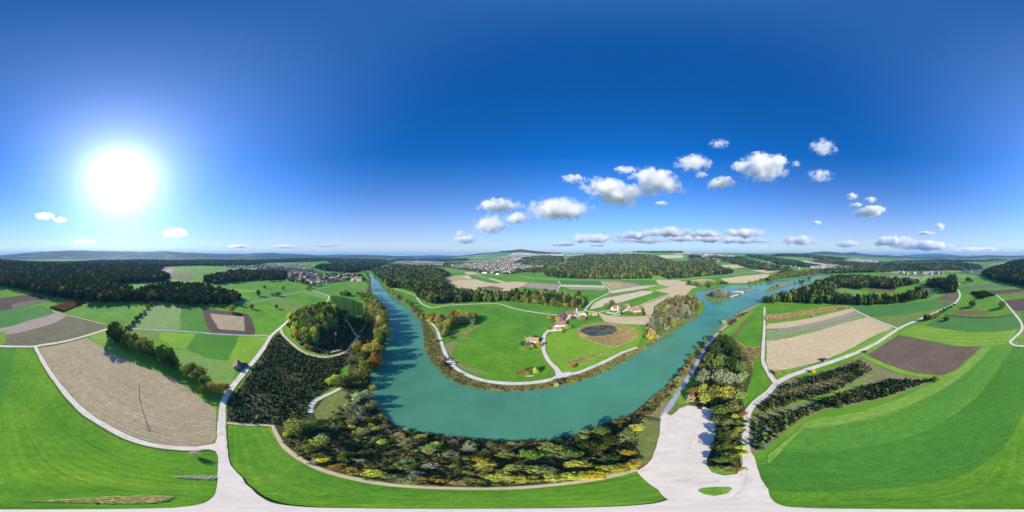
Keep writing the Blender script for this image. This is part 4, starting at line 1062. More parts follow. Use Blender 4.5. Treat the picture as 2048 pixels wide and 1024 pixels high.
def trunk_mesh(name, r=0.035, limbs=5, top=0.62):
    b = MB()
    p = Vector((0, 0, -0.02)); rad = r
    for k in range(3):
        q = Vector((RNG.normal() * 0.012, RNG.normal() * 0.012, top * (k + 1) / 3))
        b.bar(p, q, rad, rad * 0.7, 7)
        p, rad = q, rad * 0.7
    for k in range(limbs):
        a = k * 2.4 + RNG.random(); z = 0.2 + 0.35 * k / limbs
        b.bar((0, 0, z), (math.cos(a) * 0.28, math.sin(a) * 0.28, z + 0.22), r * 0.5, r * 0.15, 5)
    me = b.obj(name, BARK, link=False).data
    return me


TREES = {   # kind -> list of (crown mesh, trunk mesh)
    'broad': [(crown_mesh('broadleaf_crown', 'broad', 92, 27, 0.051), trunk_mesh('trunk')) for _ in range(7)],
    'tall': [(crown_mesh('tall_crown', 'tall', 70, 24, 0.055), trunk_mesh('trunk', 0.022)) for _ in range(3)],
    'willow': [(crown_mesh('willow_crown', 'willow', 90, 27, 0.048), trunk_mesh('trunk', 0.04)) for _ in range(3)],
    'conifer': [(crown_mesh('conifer_crown', 'conifer', 17, 60, 0.085), trunk_mesh('trunk', 0.022, 0, 0.9)) for _ in range(2)],
    'shrub': [(crown_mesh('shrub_crown', 'shrub', 48, 20, 0.085), trunk_mesh('stem', 0.03, 3, 0.5)) for _ in range(3)],
    'bare': [(bare_mesh('bare_twigs'), trunk_mesh('trunk', 0.025, 6, 0.6)) for _ in range(2)],
}
KIND_WORD = {'broad': ('broadleaf_tree', 'tree', 'tree'), 'tall': ('tall_tree', 'tree', 'slender tree'), 'willow': ('willow_tree', 'tree', 'bushy willow'),
             'conifer': ('fir_tree', 'tree', 'fir tree'), 'shrub': ('shrub', 'shrub', 'rounded shrub'), 'bare': ('bare_tree', 'tree', 'leafless tree')}
PLANTED = []
_proto = {}


def plant(kind, p, h, w, colour, place, px=None, label=None, rz=None):
    """one plant: an Empty at its foot, trunk and crown under it; alike plants share their meshes"""
    i = int(RNG.integers(len(TREES[kind])))
    nm, cat, word = KIND_WORD[kind]
    if kind == 'broad' and colour in ('yellow', 'golden', 'orange', 'straw yellow', 'rust red', 'yellow-green'): nm = 'autumn_tree'
    root = empty(nm, p, RNG.random() * 6.28 if rz is None else rz, (w, w, h))
    key = (kind, i)
    if key not in _proto:
        cm, tm = TREES[kind][i]
        c = bpy.data.objects.new('crown', cm); t = bpy.data.objects.new('trunk' if kind != 'shrub' else 'stem', tm)
        _proto[key] = (c, t)
    c0, t0 = _proto[key]
    c = c0.copy(); t = t0.copy()
    COL.objects.link(c); COL.objects.link(t)
    c.parent = root; t.parent = root
    j = 1 + RNG.normal(size=3) * 0.07
    col = COLS[colour]
    c.color = (max(0.005, col[0] * j[0]), max(0.005, col[1] * j[0] * (1 + (j[1] - 1) * 0.4)), col[2] * j[2], 1)
    root['category'] = cat
    PLANTED.append((root, kind, colour, place, px if px is not None else 0, label, word))
    return root


def T(px, base, top, wpx, colour, place, kind='broad', label=None):
    """a plant whose foot and top are seen at these pixels"""
    p = P(px, base)
    r = max(4.0, math.hypot(p.x, p.y))
    w = wpx / 2048 * 2 * math.pi * r
    eps = -py_el((base + top) / 2)
    D = (CAM_Z - p.z - 0.3 * w) / math.sin(max(0.05, -py_el(base)))
    ext = (base - top) / 1024 * math.pi * D
    h = math.sqrt(max(ext ** 2 - (w * 0.8 * math.sin(eps)) ** 2, 0.01)) / math.cos(min(eps, 1.2))
    h = max(0.8, min(max(h, 0.75 * w), ((1.25 if base > 830 else 1.45) if kind in ('broad', 'willow', 'bare') else 0.9 if kind == 'shrub' else 2.2) * w, 26))
    k = (0.42 * w) / r              # stand it half a crown behind the front edge of its foliage
    p = Vector((p.x * (1 + k), p.y * (1 + k), 0)); p.z = float(H(p.x, p.y))
    return plant(kind, p, h, max(0.8, w) * 1.12, colour, place, px, label)


def pick(weights):
    ks = list(weights); ws = np.array([weights[k] for k in ks], float)
    return ks[int(RNG.choice(len(ks), p=ws / ws.sum()))]


def row(place, line, n, h, colours, kinds=None, wr=0.62, jit=2.0):
    pts = smooth_line(PP(line), 3.0)
    d = np.cumsum([0] + [(pts[i + 1] - pts[i]).length for i in range(len(pts) - 1)])
    for k in range(n):
        s = (k + 0.5 + RNG.normal() * 0.18) / n * d[-1]
        i = int(np.clip(np.searchsorted(d, s) - 1, 0, len(pts) - 2))
        p = pts[i].lerp(pts[i + 1], (s - d[i]) / max(1e-6, d[i + 1] - d[i]))
        q = Vector((p.x + RNG.normal() * jit, p.y + RNG.normal() * jit, 0)); q.z = float(H(q.x, q.y))
        hh = h[0] + (h[1] - h[0]) * RNG.random()
        az = math.atan2(q.x, q.y)
        cw = colours(az / 2 / math.pi * 2048 + 1024) if callable(colours) else colours
        plant(pick(kinds or {'broad': 1}), q, hh, hh * wr * (0.85 + 0.35 * RNG.random()), pick(cw), place, (az / 2 / math.pi + 0.5) * 2048)


def scatter(poly_px, spacing, tries=None, world=None, grow=None):
    """points inside a polygon on the land, no two closer than spacing (grow: spacing rises with distance)"""
    poly = world or PP(poly_px)
    xy = [(p.x, p.y) for p in poly]
    A = 0.5 * abs(sum(xy[i][0] * xy[(i + 1) % len(xy)][1] - xy[(i + 1) % len(xy)][0] * xy[i][1] for i in range(len(xy))))
    x0, x1 = min(p[0] for p in xy), max(p[0] for p in xy); y0, y1 = min(p[1] for p in xy), max(p[1] for p in xy)
    # jittered grid, thinned by distance
    nx, ny = max(1, int((x1 - x0) / spacing)), max(1, int((y1 - y0) / spacing))
    gx, gy = np.meshgrid(np.arange(nx + 1), np.arange(ny + 1))
    gx = x0 + (gx + (gy % 2) * 0.5 + RNG.uniform(-0.36, 0.36, gx.shape)) * spacing
    gy = y0 + (gy + RNG.uniform(-0.36, 0.36, gy.shape)) * spacing
    gx, gy = gx.ravel(), gy.ravel()
    ok = in_poly(gx, gy, xy)
    gx, gy = gx[ok], gy[ok]
    if grow:
        r = np.hypot(gx, gy)
        keep = RNG.random(len(r)) < (spacing / np.maximum(spacing, r * grow)) ** 2
        gx, gy = gx[keep], gy[keep]
    return gx, gy


def area(place, poly, spacing, h, colours, kinds=None, wr=0.65):
    X, Y = scatter(poly, spacing)
    for x, y in zip(X, Y):
        hh = h[0] + (h[1] - h[0]) * RNG.random()
        az = math.atan2(x, y); px = (az / 2 / math.pi + 0.5) * 2048
        cw = colours(px) if callable(colours) else colours
        plant(pick(kinds or {'broad': 1}), (float(x), float(y), float(H(x, y))), hh, hh * wr * (0.85 + 0.35 * RNG.random()), pick(cw), place, px)


# ------------------------------------------------------------------ masses: points that carry many small instances
SRC = {}


FOLC = {}
MASS_K = 0.66      # mass foliage colours darkened, partly to stand in for shade of backlit forests


def source(kind, colour, nlobe=9, nleaf=12, leaf=0.17, mesh=None):
    key = (kind, colour, nlobe)
    if key in SRC: return SRC[key]
    me = mesh.copy() if mesh else crown_mesh('mass_crown', kind, nlobe, nleaf, leaf)
    if colour not in FOLC:
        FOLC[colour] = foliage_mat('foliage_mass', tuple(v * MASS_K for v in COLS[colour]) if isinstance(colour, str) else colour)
    me.materials.clear(); me.materials.append(FOLC[colour])
    o = bpy.data.objects.new('mass_crown', me)
    SRC[key] = o
    return o


def mass(name, X, Y, hs, ws, sources, weights, label, kind='stuff', zoff=-0.1, Z=None):
    """one object whose points carry instances of the source plants"""
    n = len(X)
    if n == 0: return None
    col = bpy.data.collections.new(name + '_sources')
    for s in sources:
        c = s.copy(); col.objects.link(c)
    order = sorted(range(len(sources)), key=lambda i: list(col.objects)[i].name)
    objs = sorted(col.objects, key=lambda o: o.name)
    Z = H(X, Y) + zoff if Z is None else Z
    cx, cy = float(np.mean(X)), float(np.mean(Y))
    me = bpy.data.meshes.new(name)
    me.vertices.add(n)
    me.vertices.foreach_set('co', np.stack([X - cx, Y - cy, Z], 1).ravel())
    names = [o.name for o in list(col.objects)]
    rank = {nm: i for i, nm in enumerate(sorted(names))}
    w = np.array(weights, float); w /= w.sum()
    idx = RNG.choice(len(sources), n, p=w) if not callable(weights) else None
    idx = np.array([rank[names[i]] for i in idx])
    for nm, ty, val in (('vid', 'INT', idx), ('rot', 'FLOAT', RNG.random(n) * 6.283), ('hgt', 'FLOAT', hs), ('wid', 'FLOAT', ws)):
        at = me.attributes.new(nm, ty, 'POINT')
        at.data.foreach_set('value', np.asarray(val, dtype=np.int32 if ty == 'INT' else np.float32))
    o = bpy.data.objects.new(name, me)
    o.location = (cx, cy, 0)
    COL.objects.link(o)
    ng = bpy.data.node_groups.new(name, 'GeometryNodeTree')
    ng.interface.new_socket('Geometry', in_out='INPUT', socket_type='NodeSocketGeometry')
    ng.interface.new_socket('Geometry', in_out='OUTPUT', socket_type='NodeSocketGeometry')
    N, L = ng.nodes, ng.links
    gi, go = N.new('NodeGroupInput'), N.new('NodeGroupOutput')
    ip = N.new('GeometryNodeInstanceOnPoints')
    ci = N.new('GeometryNodeCollectionInfo')
    ci.inputs['Collection'].default_value = col
    ci.inputs['Separate Children'].default_value = True
    ci.inputs['Reset Children'].default_value = True
    def attr(nm, ty):
        a = N.new('GeometryNodeInputNamedAttribute'); a.data_type = ty; a.inputs['Name'].default_value = nm
        return [s for s in a.outputs if s.enabled and s.name == 'Attribute'][0]
    rc = N.new('ShaderNodeCombineXYZ'); L.new(attr('rot', 'FLOAT'), rc.inputs['Z'])
    sc = N.new('ShaderNodeCombineXYZ')
    wd = attr('wid', 'FLOAT'); L.new(wd, sc.inputs['X']); L.new(wd, sc.inputs['Y']); L.new(attr('hgt', 'FLOAT'), sc.inputs['Z'])
    m2p = N.new('GeometryNodeMeshToPoints')
    L.new(gi.outputs[0], m2p.inputs['Mesh'])
    L.new(m2p.outputs[0], ip.inputs['Points'])
    L.new(ci.outputs[0], ip.inputs['Instance'])
    ip.inputs['Pick Instance'].default_value = True
    L.new(attr('vid', 'INT'), ip.inputs['Instance Index'])
    L.new(rc.outputs[0], ip.inputs['Rotation'])
    L.new(sc.outputs[0], ip.inputs['Scale'])
    L.new(ip.outputs[0], go.inputs[0])
    md = o.modifiers.new('scatter', 'NODES'); md.node_group = ng
    tag(o, label, kind=kind)
    return o


def wood(name, poly, spacing, h, mix, label, grow=None, lod=None, wr=0.62, holes=()):
    X, Y = scatter(poly, spacing, grow=grow)
    for hole in holes:
        k = ~in_poly(X, Y, [(p.x, p.y) for p in PP(hole)])
        X, Y = X[k], Y[k]
    r = np.hypot(X, Y)
    sp = np.maximum(spacing, r * (grow or 0))
    hh = h[0] + (h[1] - h[0]) * RNG.random(len(X))
    ww = np.maximum(hh * wr, sp * 1.25) * (0.7 + 0.7 * RNG.random(len(X)))
    hh = hh * (0.82 + 0.3 * RNG.random(len(X)))
    srcs, wts = [], []
    for kind, colour, wt in mix:
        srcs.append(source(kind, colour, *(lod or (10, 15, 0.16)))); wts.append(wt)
    return mass(name, X, Y, hh, ww, srcs, wts, label)


def tuft_mesh(name, n=34, spread=0.5, lean=0.35, w=0.09):
    a = RNG.random(n) * 2 * math.pi; rr = spread * np.sqrt(RNG.random(n))
    b = np.stack([np.cos(a) * rr, np.sin(a) * rr, np.zeros(n)], 1)
    t = b + np.stack([RNG.normal(size=n) * lean * 0.5, RNG.normal(size=n) * lean * 0.5, 0.55 + 0.45 * RNG.random(n)], 1)
    s = np.cross(t - b, RNG.normal(size=(n, 3))); s /= np.linalg.norm(s, axis=1)[:, None]
    V = np.stack([b - s * w, b + s * w, t + s * w * 0.5, t - s * w * 0.5], 1).reshape(-1, 3)
    me = bpy.data.meshes.new(name)
    me.from_pydata(V.tolist(), [], np.arange(4 * n).reshape(-1, 4).tolist())
    me.materials.append(FOL); me.update()
    return me


TUFT = [tuft_mesh('reed_tuft') for _ in range(2)]


def tufts(name, polys, spacing, h, mix, label, w=(1.2, 2.0)):
    X, Y = [], []
    for poly in polys:
        x, y = scatter(poly, spacing); X.append(x); Y.append(y)
    X = np.concatenate(X); Y = np.concatenate(Y)
    n = len(X)
    srcs, wts = [], []
    for i, (kind, colour, wt) in enumerate(mix):
        if kind == 'tuft':
            srcs.append(source('tuft%d' % (i % 2), colour, 1, mesh=TUFT[i % 2]))
        else:
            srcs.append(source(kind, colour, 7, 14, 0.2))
        wts.append(wt)
    return mass(name, X, Y, h[0] + (h[1] - h[0]) * RNG.random(n), w[0] + (w[1] - w[0]) * RNG.random(n), srcs, wts, label)


# ------------------------------------------------------------------ plants: individuals near enough to be told apart
HEDGE = 'in the hedge along the seeded field'
for t in [(222, 684, 640, 24, 'dark green'), (236, 692, 642, 27, 'dark green'), (251, 697, 650, 22, 'green'), (263, 701, 661, 20, 'olive green'), (277, 707, 664, 22, 'olive green'),
          (291, 713, 668, 20, 'olive green'), (305, 718, 676, 18, 'dark green'), (318, 724, 680, 22, 'dark green'), (332, 732, 681, 28, 'dark green'), (346, 739, 686, 24, 'dark green'),
          (356, 742, 712, 15, 'green'), (375, 757, 721, 28, 'olive green'), (392, 766, 724, 26, 'olive green'), (409, 775, 738, 26, 'green'), (424, 787, 748, 26, 'yellow-green'), (439, 789, 753, 27, 'golden'), (452, 783, 762, 18, 'golden'), (404, 790, 762, 20, 'green')]:
    T(*t, HEDGE)
for t in [(229, 672, 644, 24, 'dark green'), (244, 684, 646, 24, 'green'), (258, 690, 652, 22, 'olive green'), (271, 695, 660, 22, 'dark green'), (285, 701, 664, 22, 'olive green'), (299, 706, 672, 20, 'green'), (325, 718, 682, 24, 'dark green'), (340, 724, 684, 24, 'dark green'), (384, 752, 718, 26, 'olive green'), (400, 758, 728, 26, 'olive green')]:
    T(*t, HEDGE)
for t in [(253, 664, 650, 13, 'dark green'), (260, 657, 642, 11, 'grey'), (267, 651, 636, 11, 'brown'), (275, 642, 626, 12, 'dark green'), (282, 634, 621, 10, 'dark green'), (289, 628, 614, 10, 'grey'), (296, 618, 606, 10, 'olive green'), (302, 612, 600, 9, 'brown')]:
    T(*t, 'in the low hedge running to the wood', 'shrub')
T(464, 626, 610, 15, 'olive green', 'above the square brown field', label='round olive green tree at the far edge of the brown field with pale centre')
T(503, 619, 608, 10, 'brown', 'above the square brown field', label='small brown-leaved tree right of the brown field with pale centre')
for t in [(517, 593, 580, 10, 'brown'), (556, 593, 584, 12, 'green'), (545, 592, 586, 9, 'grey'), (553, 618, 609, 7, 'dark green'), (541, 563, 551, 14, 'dark green'), (522, 562, 556, 7, 'olive green'), (560, 563, 558, 6, 'dark green'), (567, 580, 573, 6, 'dark green'), (440, 581, 572, 8, 'dark green'), (448, 585, 577, 7, 'green'), (529, 577, 571, 6, 'dark green'),
          (612, 570, 563, 10, 'green'), (620, 577, 570, 10, 'olive green'), (628, 573, 566, 11, 'green'), (606, 568, 556, 12, 'dark green'), (640, 572, 564, 9, 'olive green'), (615, 581, 575, 9, 'yellow-green')]:
    T(*t, 'on the meadow slope below the village')
for t in [(684, 592, 583, 10, 'dark green'), (691, 593, 580, 11, 'olive green'), (698, 592, 584, 9, 'dark green'), (688, 590, 586, 10, 'green'), (716, 590, 584, 8, 'dark green'), (722, 597, 583, 10, 'olive green'), (728, 604, 582, 13, 'green')]:
    T(*t, 'above the vineyard')
mixL = lambda px: {'dark green': 2, 'green': 3, 'olive green': 4, 'yellow-green': 0.6, 'golden': 0.4, 'orange': 0.4}
row('on the bank above the footbridge', [(741, 584), (736, 577), (738, 569), (739, 561), (732, 550), (724, 543)], 12, (14, 19), {'green': 3, 'olive green': 4, 'orange': 0.8, 'golden': 0.6}, wr=0.6)
row('on the bank below the knoll', [(734, 590), (742, 604), (750, 614), (759, 626), (765, 640), (769, 655), (768, 672), (761, 695), (752, 715), (744, 735)], 34, (16, 21), mixL, wr=0.6)
row('on the bank below the knoll', [(728, 600), (738, 616), (748, 632), (756, 655), (752, 680), (742, 705), (732, 728), (724, 745)], 20, (10, 15), lambda px: {'green': 2, 'olive green': 4, 'yellow-green': 2, 'golden': 1.4, 'orange': 0.8, 'grey': 1}, wr=0.75)
KN = [(577, 646), (590, 640), (606, 628), (640, 618), (668, 616), (676, 628), (672, 645), (655, 662), (640, 680), (626, 697), (610, 694), (592, 680), (580, 664)]
area('in the wood on the knoll', KN, 8.3, (14, 18), {'green': 4, 'dark green': 2, 'olive green': 4, 'yellow-green': 1.3, 'golden': 0.15}, wr=0.7)
for t in [(600, 691, 668, 10, 'grey', 'shrub'), (612, 699, 680, 12, 'golden', 'shrub'), (585, 676, 655, 10, 'grey', 'shrub'), (622, 703, 690, 12, 'olive green', 'shrub'), (577, 655, 640, 12, 'brown', 'shrub')]:
    T(*t[:5], 'at the foot of the knoll', t[5])

row('on the far bank across from the knoll', [(776, 582), (783, 588), (792, 596), (800, 602), (810, 608), (819, 616)], 9, (11, 15), lambda px: {'orange': 3, 'golden': 2, 'olive green': 3} if px < 800 else {'olive green': 4, 'green': 3, 'orange': 0.7}, wr=0.68)
row('on the far bank across from the knoll', [(822, 618), (830, 624), (838, 634), (846, 642)], 9, (6, 9), {'olive green': 3, 'straw yellow': 1, 'brown': 1, 'orange': 0.7}, {'shrub': 1}, wr=0.9)
COPSE = 'in the copse on the meadow peninsula'
for t in [(856, 641, 622, 11, 'orange'), (867, 641, 616, 11, 'orange'), (862, 648, 630, 12, 'yellow-green'), (875, 651, 624, 14, 'golden'), (882, 655, 628, 14, 'olive green'), (888, 660, 632, 14, 'olive green'), (895, 662, 626, 17, 'yellow-green'), (884, 644, 620, 12, 'brown'), (897, 646, 619, 14, 'olive green'), (906, 654, 622, 16, 'olive green'), (908, 640, 615, 15, 'orange'), (918, 640, 618, 15, 'golden'), (917, 651, 623, 16, 'green'), (928, 646, 620, 16, 'olive green'), (926, 652, 626, 14, 'dark green'), (936, 649, 620, 15, 'olive green'), (938, 640, 617, 13, 'golden'), (945, 647, 621, 14, 'olive green'), (949, 641, 626, 11, 'brown'), (882, 668, 646, 14, 'silver-green'), (890, 671, 655, 12, 'olive green'), (877, 661, 644, 11, 'olive green'), (901, 658, 636, 14, 'green'), (946, 651, 640, 9, 'grey')]:
    T(*t, COPSE)
for t in [(871, 685, 664, 10, 'straw yellow'), (879, 719, 706, 11, 'straw yellow'), (887, 723, 705, 13, 'straw yellow'), (894, 673, 664, 12, 'dark green'), (884, 675, 660, 8, 'olive green'), (898, 739, 731, 8, 'rust red'), (885, 735, 722, 14, 'brown'), (902, 678, 671, 8, 'green')]:
    T(*t, 'beside the white riverside path', 'shrub')
for t in [(1044, 752, 730, 14, 'golden'), (1049, 752, 738, 11, 'olive green'), (1035, 752, 743, 12, 'olive green'), (1055, 751, 742, 9, 'golden'), (1061, 750, 732, 12, 'olive green'), (1071, 750, 731, 14, 'yellow-green')]:
    T(*t, 'inside the bend of the riverside path')
for t in [(1108, 771, 759, 17, 'olive green'), (1121, 768, 758, 14, 'brown'), (1096, 774, 766, 12, 'golden'), (1114, 774, 764, 12, 'straw yellow')]:
    T(*t, 'between the path fork and the water', 'shrub')
T(1148, 738, 730, 9, 'orange', 'x', label='small orange tree on the grass by the straight stretch of riverside path')
for t in [(1099, 641, 629, 12, 'olive green'), (1107, 643, 634, 11, 'golden'), (1115, 644, 634, 13, 'yellow-green'), (1145, 641, 632, 10, 'brown'), (1158, 642, 632, 10, 'silver-green'), (1167, 644, 631, 11, 'yellow-green'), (1099, 661, 653, 8, 'rust red'), (1125, 662, 654, 9, 'olive green'), (1133, 660, 650, 10, 'yellow-green'), (1140, 659, 652, 9, 'olive green'), (1125, 667, 661, 6, 'green'), (1180, 632, 625, 7, 'yellow-green'), (1176, 638, 631, 6, 'silver-green'), (1176, 620, 615, 6, 'green')]:
    T(*t, 'among the houses of the hamlet')
for t in [(1070, 676, 671, 7, 'rust red'), (1051, 677, 673, 6, 'silver-green'), (1046, 694, 683, 10, 'dark green'), (1054, 695, 685, 10, 'silver-green'), (1079, 696, 685, 11, 'yellow'), (1064, 695, 688, 8, 'olive green'), (1060, 700, 696, 6, 'brown'), (1049, 700, 696, 6, 'olive green'), (1070, 698, 693, 6, 'rust red')]:
    T(*t, 'in the garden of the single farmhouse', 'shrub' if t[3] < 9 else 'broad')
for t in [(1213, 620, 607, 12, 'green'), (1220, 619, 606, 9, 'dark green'), (1224, 611, 600, 12, 'brown'), (1248, 620, 610, 9, 'green'), (1280, 618, 610, 6, 'olive green'), (1284, 624, 618, 7, 'dark green'), (1244, 630, 624, 7, 'dark green'), (1252, 630, 625, 9, 'olive green'), (1262, 630, 626, 9, 'brown'), (1272, 631, 624, 9, 'green'), (1281, 631, 623, 9, 'green'), (1288, 631, 624, 8, 'dark green')]:
    T(*t, 'round the red-roofed farm', 'shrub' if t[1] >= 630 else 'broad')
W7 = [(1289, 687), (1320, 673), (1350, 655), (1383, 634), (1398, 622), (1400, 612), (1392, 602), (1380, 597), (1350, 598), (1330, 605), (1312, 620), (1307, 640), (1298, 655), (1290, 672)]
area('in the far upstream bank wood', W7, 14.0, (12, 17), {'silver-green': 3, 'grey': 3, 'olive green': 4, 'green': 2, 'golden': 1.5, 'orange': 0.8, 'brown': 1, 'yellow-green': 1}, {'broad': 3, 'tall': 2, 'willow': 1}, wr=0.58)
for t in [(1430, 597, 578, 13, 'silver-green'), (1440, 597, 575, 14, 'silver-green'), (1450, 596, 577, 12, 'silver-green'), (1423, 594, 583, 9, 'olive green'), (1457, 596, 584, 9, 'silver-green'), (1436, 593, 577, 11, 'olive green')]:
    T(*t, 'on the river island', 'willow')
for t in [(1378, 571, 560, 9, 'dark green'), (1387, 572, 561, 11, 'olive green'), (1394, 573, 563, 9, 'green'), (1404, 574, 564, 10, 'olive green'), (1415, 572, 562, 11, 'green'), (1425, 570, 561, 10, 'olive green'), (1435, 568, 561, 9, 'green'), (1445, 570, 562, 9, 'dark green'), (1453, 569, 564, 7, 'dark green'), (1500, 569, 562, 8, 'green'), (1512, 567, 560, 8, 'olive green'), (1522, 564, 556, 8, 'green'), (1533, 562, 555, 8, 'dark green'), (1418, 576, 572, 8, 'dark green')]:
    T(*t, 'along the far river shore')
T(1534, 608, 592, 20, 'dark green', 'x', label='dark round tree at the water on the right bank where the meadow ends')
T(1447.5, 650, 638, 11, 'straw yellow', 'x', 'shrub', label='pale straw-coloured round bush at the water beside the grey path')
for t in [(1462, 651, 641, 10, 'rust red'), (1468, 646, 637, 10, 'rust red'), (1474, 642, 633, 10, 'grey'), (1479, 637, 629, 9, 'rust red'), (1486, 632, 626, 9, 'rust red'), (1442, 667, 661, 7, 'rust red'), (1494, 627, 623, 5, 'brown')]:
    T(*t, 'between grey path and right-bank meadow', 'shrub')
# grove and row beside the gravel ground
GR = 'in the grove by the grey path'
for t in [(1446, 702, 672, 27, 'dark green'), (1432, 716, 686, 26, 'dark green'), (1460, 715, 688, 26, 'dark green'), (1473, 722, 694, 24, 'dark green'), (1420, 737, 702, 26, 'green'), (1442, 742, 705, 30, 'green'), (1464, 745, 708, 28, 'dark green'), (1480, 746, 714, 22, 'green'), (1486, 730, 705, 16, 'dark green'),
          (1411, 764, 733, 26, 'silver-green'), (1436, 768, 735, 30, 'silver-green'), (1456, 771, 740, 28, 'silver-green'), (1474, 770, 742, 22, 'silver-green'), (1399, 772, 748, 20, 'silver-green'), (1487, 762, 740, 18, 'olive green')]:
    T(*t, GR, 'willow' if t[4] == 'silver-green' else 'broad')
for t in [(1404, 794, 768, 28, 'yellow-green'), (1385, 794, 776, 22, 'golden'), (1430, 800, 770, 32, 'olive green'), (1455, 802, 768, 34, 'yellow-green'), (1477, 804, 776, 28, 'olive green'), (1381, 807, 792, 22, 'straw yellow'), (1409, 809, 790, 26, 'yellow-green'), (1440, 832, 800, 32, 'green'), (1465, 828, 796, 32, 'olive green'), (1484, 836, 812, 22, 'golden')]:
    T(*t, 'at the gravel ground edge')
for t in [(1433, 853, 826, 28, 'green'), (1455, 856, 828, 34, 'olive green'), (1441, 880, 846, 38, 'dark green'), (1465, 874, 845, 34, 'olive green'), (1481, 870, 850, 20, 'yellow-green'), (1436, 906, 872, 42, 'dark green'), (1457, 900, 870, 40, 'green'), (1476, 897, 876, 28, 'yellow-green'), (1438, 926, 894, 46, 'green'), (1462, 925, 898, 44, 'dark green'), (1478, 916, 900, 30, 'yellow'), (1468, 940, 917, 50, 'golden'), (1446, 938, 918, 40, 'olive green'), (1488, 905, 893, 16, 'yellow')]:
    t = (t[0] + RNG.uniform(-9, 5), t[1] + RNG.uniform(-9, 6), t[2] + RNG.uniform(-9, 6), t[3] * RNG.uniform(0.7, 1.15), t[4])
    T(*t, 'between gravel ground and lane')
for t in [(1350, 786, 768, 16, 'olive green'), (1357, 765, 748, 18, 'olive green'), (1366, 752, 736, 16, 'brown'), (1382, 718, 706, 13, 'green'), (1394, 702, 692, 12, 'green'), (1402, 692, 683, 11, 'dark green'), (1340, 800, 788, 14, 'green'), (1376, 730, 718, 12, 'brown'), (1412, 683, 675, 10, 'green')]:
    T(*t, 'on the bank below the grey path', 'shrub')
# trees among the fields on the right
T(1945, 616, 601, 16, 'brown', 'x', label='lone dark round tree in the middle of the right-hand meadow')
T(2004, 618, 602, 17, 'olive green', 'x', label='lone olive round tree beside the bend of the far right track')
T(1967, 597, 585, 10, 'dark green', 'x', label='single tall tree standing in the dark fir patch')
T(1936, 565, 553, 10, 'dark green', 'x', label='dark tree with a low hedge out in the far right meadow')
T(1943, 564, 558, 7, 'dark green', 'x', 'shrub', label='low dark bush right beside the dark tree in the far right meadow')
T(1892, 643, 631, 12, 'dark green', 'x', 'shrub', label='single dark bush on the blue-green crop by the lane')
for t in [(1850, 641, 627, 9, 'dark green'), (1857, 642, 625, 10, 'dark green'), (1864, 640, 625, 9, 'olive green'), (1871, 638, 623, 9, 'golden'), (1877, 635, 622, 8, 'olive green'), (1882, 627, 620, 8, 'dark green'), (1889, 623, 614, 8, 'dark green'), (1895, 619, 614, 7, 'brown'), (1902, 616, 611, 7, 'dark green'), (1908, 612, 607, 6, 'dark green')]:
    T(*t, 'in the hedge along the right-hand lane', 'shrub' if t[0] > 1880 else 'broad')
T(1626, 747, 738, 11, 'yellow', 'x', 'shrub', label='small bright yellow bush between lane and rough nursery')
T(1554, 751, 738, 15, 'straw yellow', 'x', 'shrub', label='tan bush at the fork where the straight track leaves the lane')
T(1871, 763, 749, 15, 'golden', 'x', 'shrub', label='golden bush at the pointed end of the rough nursery')
T(1674, 816, 796, 22, 'dark green', 'x', 'conifer', label='largest dark fir in the rough nursery on the right')
COLS['pale grey'] = (0.62, 0.56, 0.5)
T(389, 914, 896, 34, 'pale grey', 'x', 'bare', label='small leafless tree on the grass by the left road junction')

# the thicket on the near bank
TH = 'in the near riverside thicket'
for t in [(590, 870, 838, 52, 'olive green'), (622, 862, 834, 36, 'green'), (574, 874, 858, 20, 'yellow-green'), (640, 893, 866, 48, 'olive green'), (668, 897, 870, 36, 'brown'), (618, 905, 882, 40, 'olive green'), (690, 917, 893, 42, 'green'), (645, 926, 910, 30, 'yellow'), (672, 940, 926, 38, 'yellow'), (705, 947, 926, 52, 'golden'), (745, 953, 926, 60, 'yellow-green'), (785, 957, 936, 46, 'olive green'), (828, 958, 936, 40, 'silver-green'), (855, 962, 938, 38, 'yellow'), (884, 966, 942, 50, 'golden'), (915, 968, 946, 46, 'straw yellow'), (950, 966, 940, 46, 'olive green'),
          (1006, 962, 912, 84, 'yellow-green'), (1046, 966, 915, 84, 'yellow-green'), (1082, 950, 905, 76, 'olive green'), (1112, 963, 922, 66, 'yellow-green'), (1152, 960, 912, 74, 'yellow-green'), (1188, 958, 905, 74, 'yellow'), (1222, 948, 900, 70, 'yellow-green'), (1250, 940, 903, 52, 'yellow'), (1272, 930, 898, 38, 'golden'), (1140, 917, 884, 50, 'green'), (1178, 902, 870, 46, 'dark green'), (1222, 890, 852, 46, 'dark green'), (1250, 882, 840, 42, 'olive green'), (1272, 866, 834, 34, 'yellow-green'), (1204, 872, 848, 38, 'green'), (1100, 906, 882, 50, 'olive green'), (1060, 918, 888, 52, 'green'), (1012, 917, 895, 44, 'olive green'), (972, 937, 906, 52, 'yellow-green'), (1032, 944, 910, 56, 'olive green'), (1150, 936, 902, 52, 'yellow-green'), (1220, 924, 888, 48, 'dark green'), (1255, 912, 884, 36, 'yellow')]:
    T(*t, TH)
for t in [(715, 806, 776, 26, 'silver-green'), (736, 801, 768, 24, 'silver-green'), (746, 818, 796, 22, 'silver-green'), (700, 828, 802, 30, 'silver-green'), (720, 832, 816, 26, 'silver-green'), (704, 852, 836, 26, 'silver-green'), (724, 872, 850, 32, 'olive green'), (690, 800, 782, 18, 'silver-green'), (818, 896, 873, 42, 'silver-green'), (940, 902, 880, 36, 'silver-green'), (862, 906, 888, 42, 'olive green'), (668, 862, 848, 22, 'silver-green')]:
    T(*t, TH, 'willow')
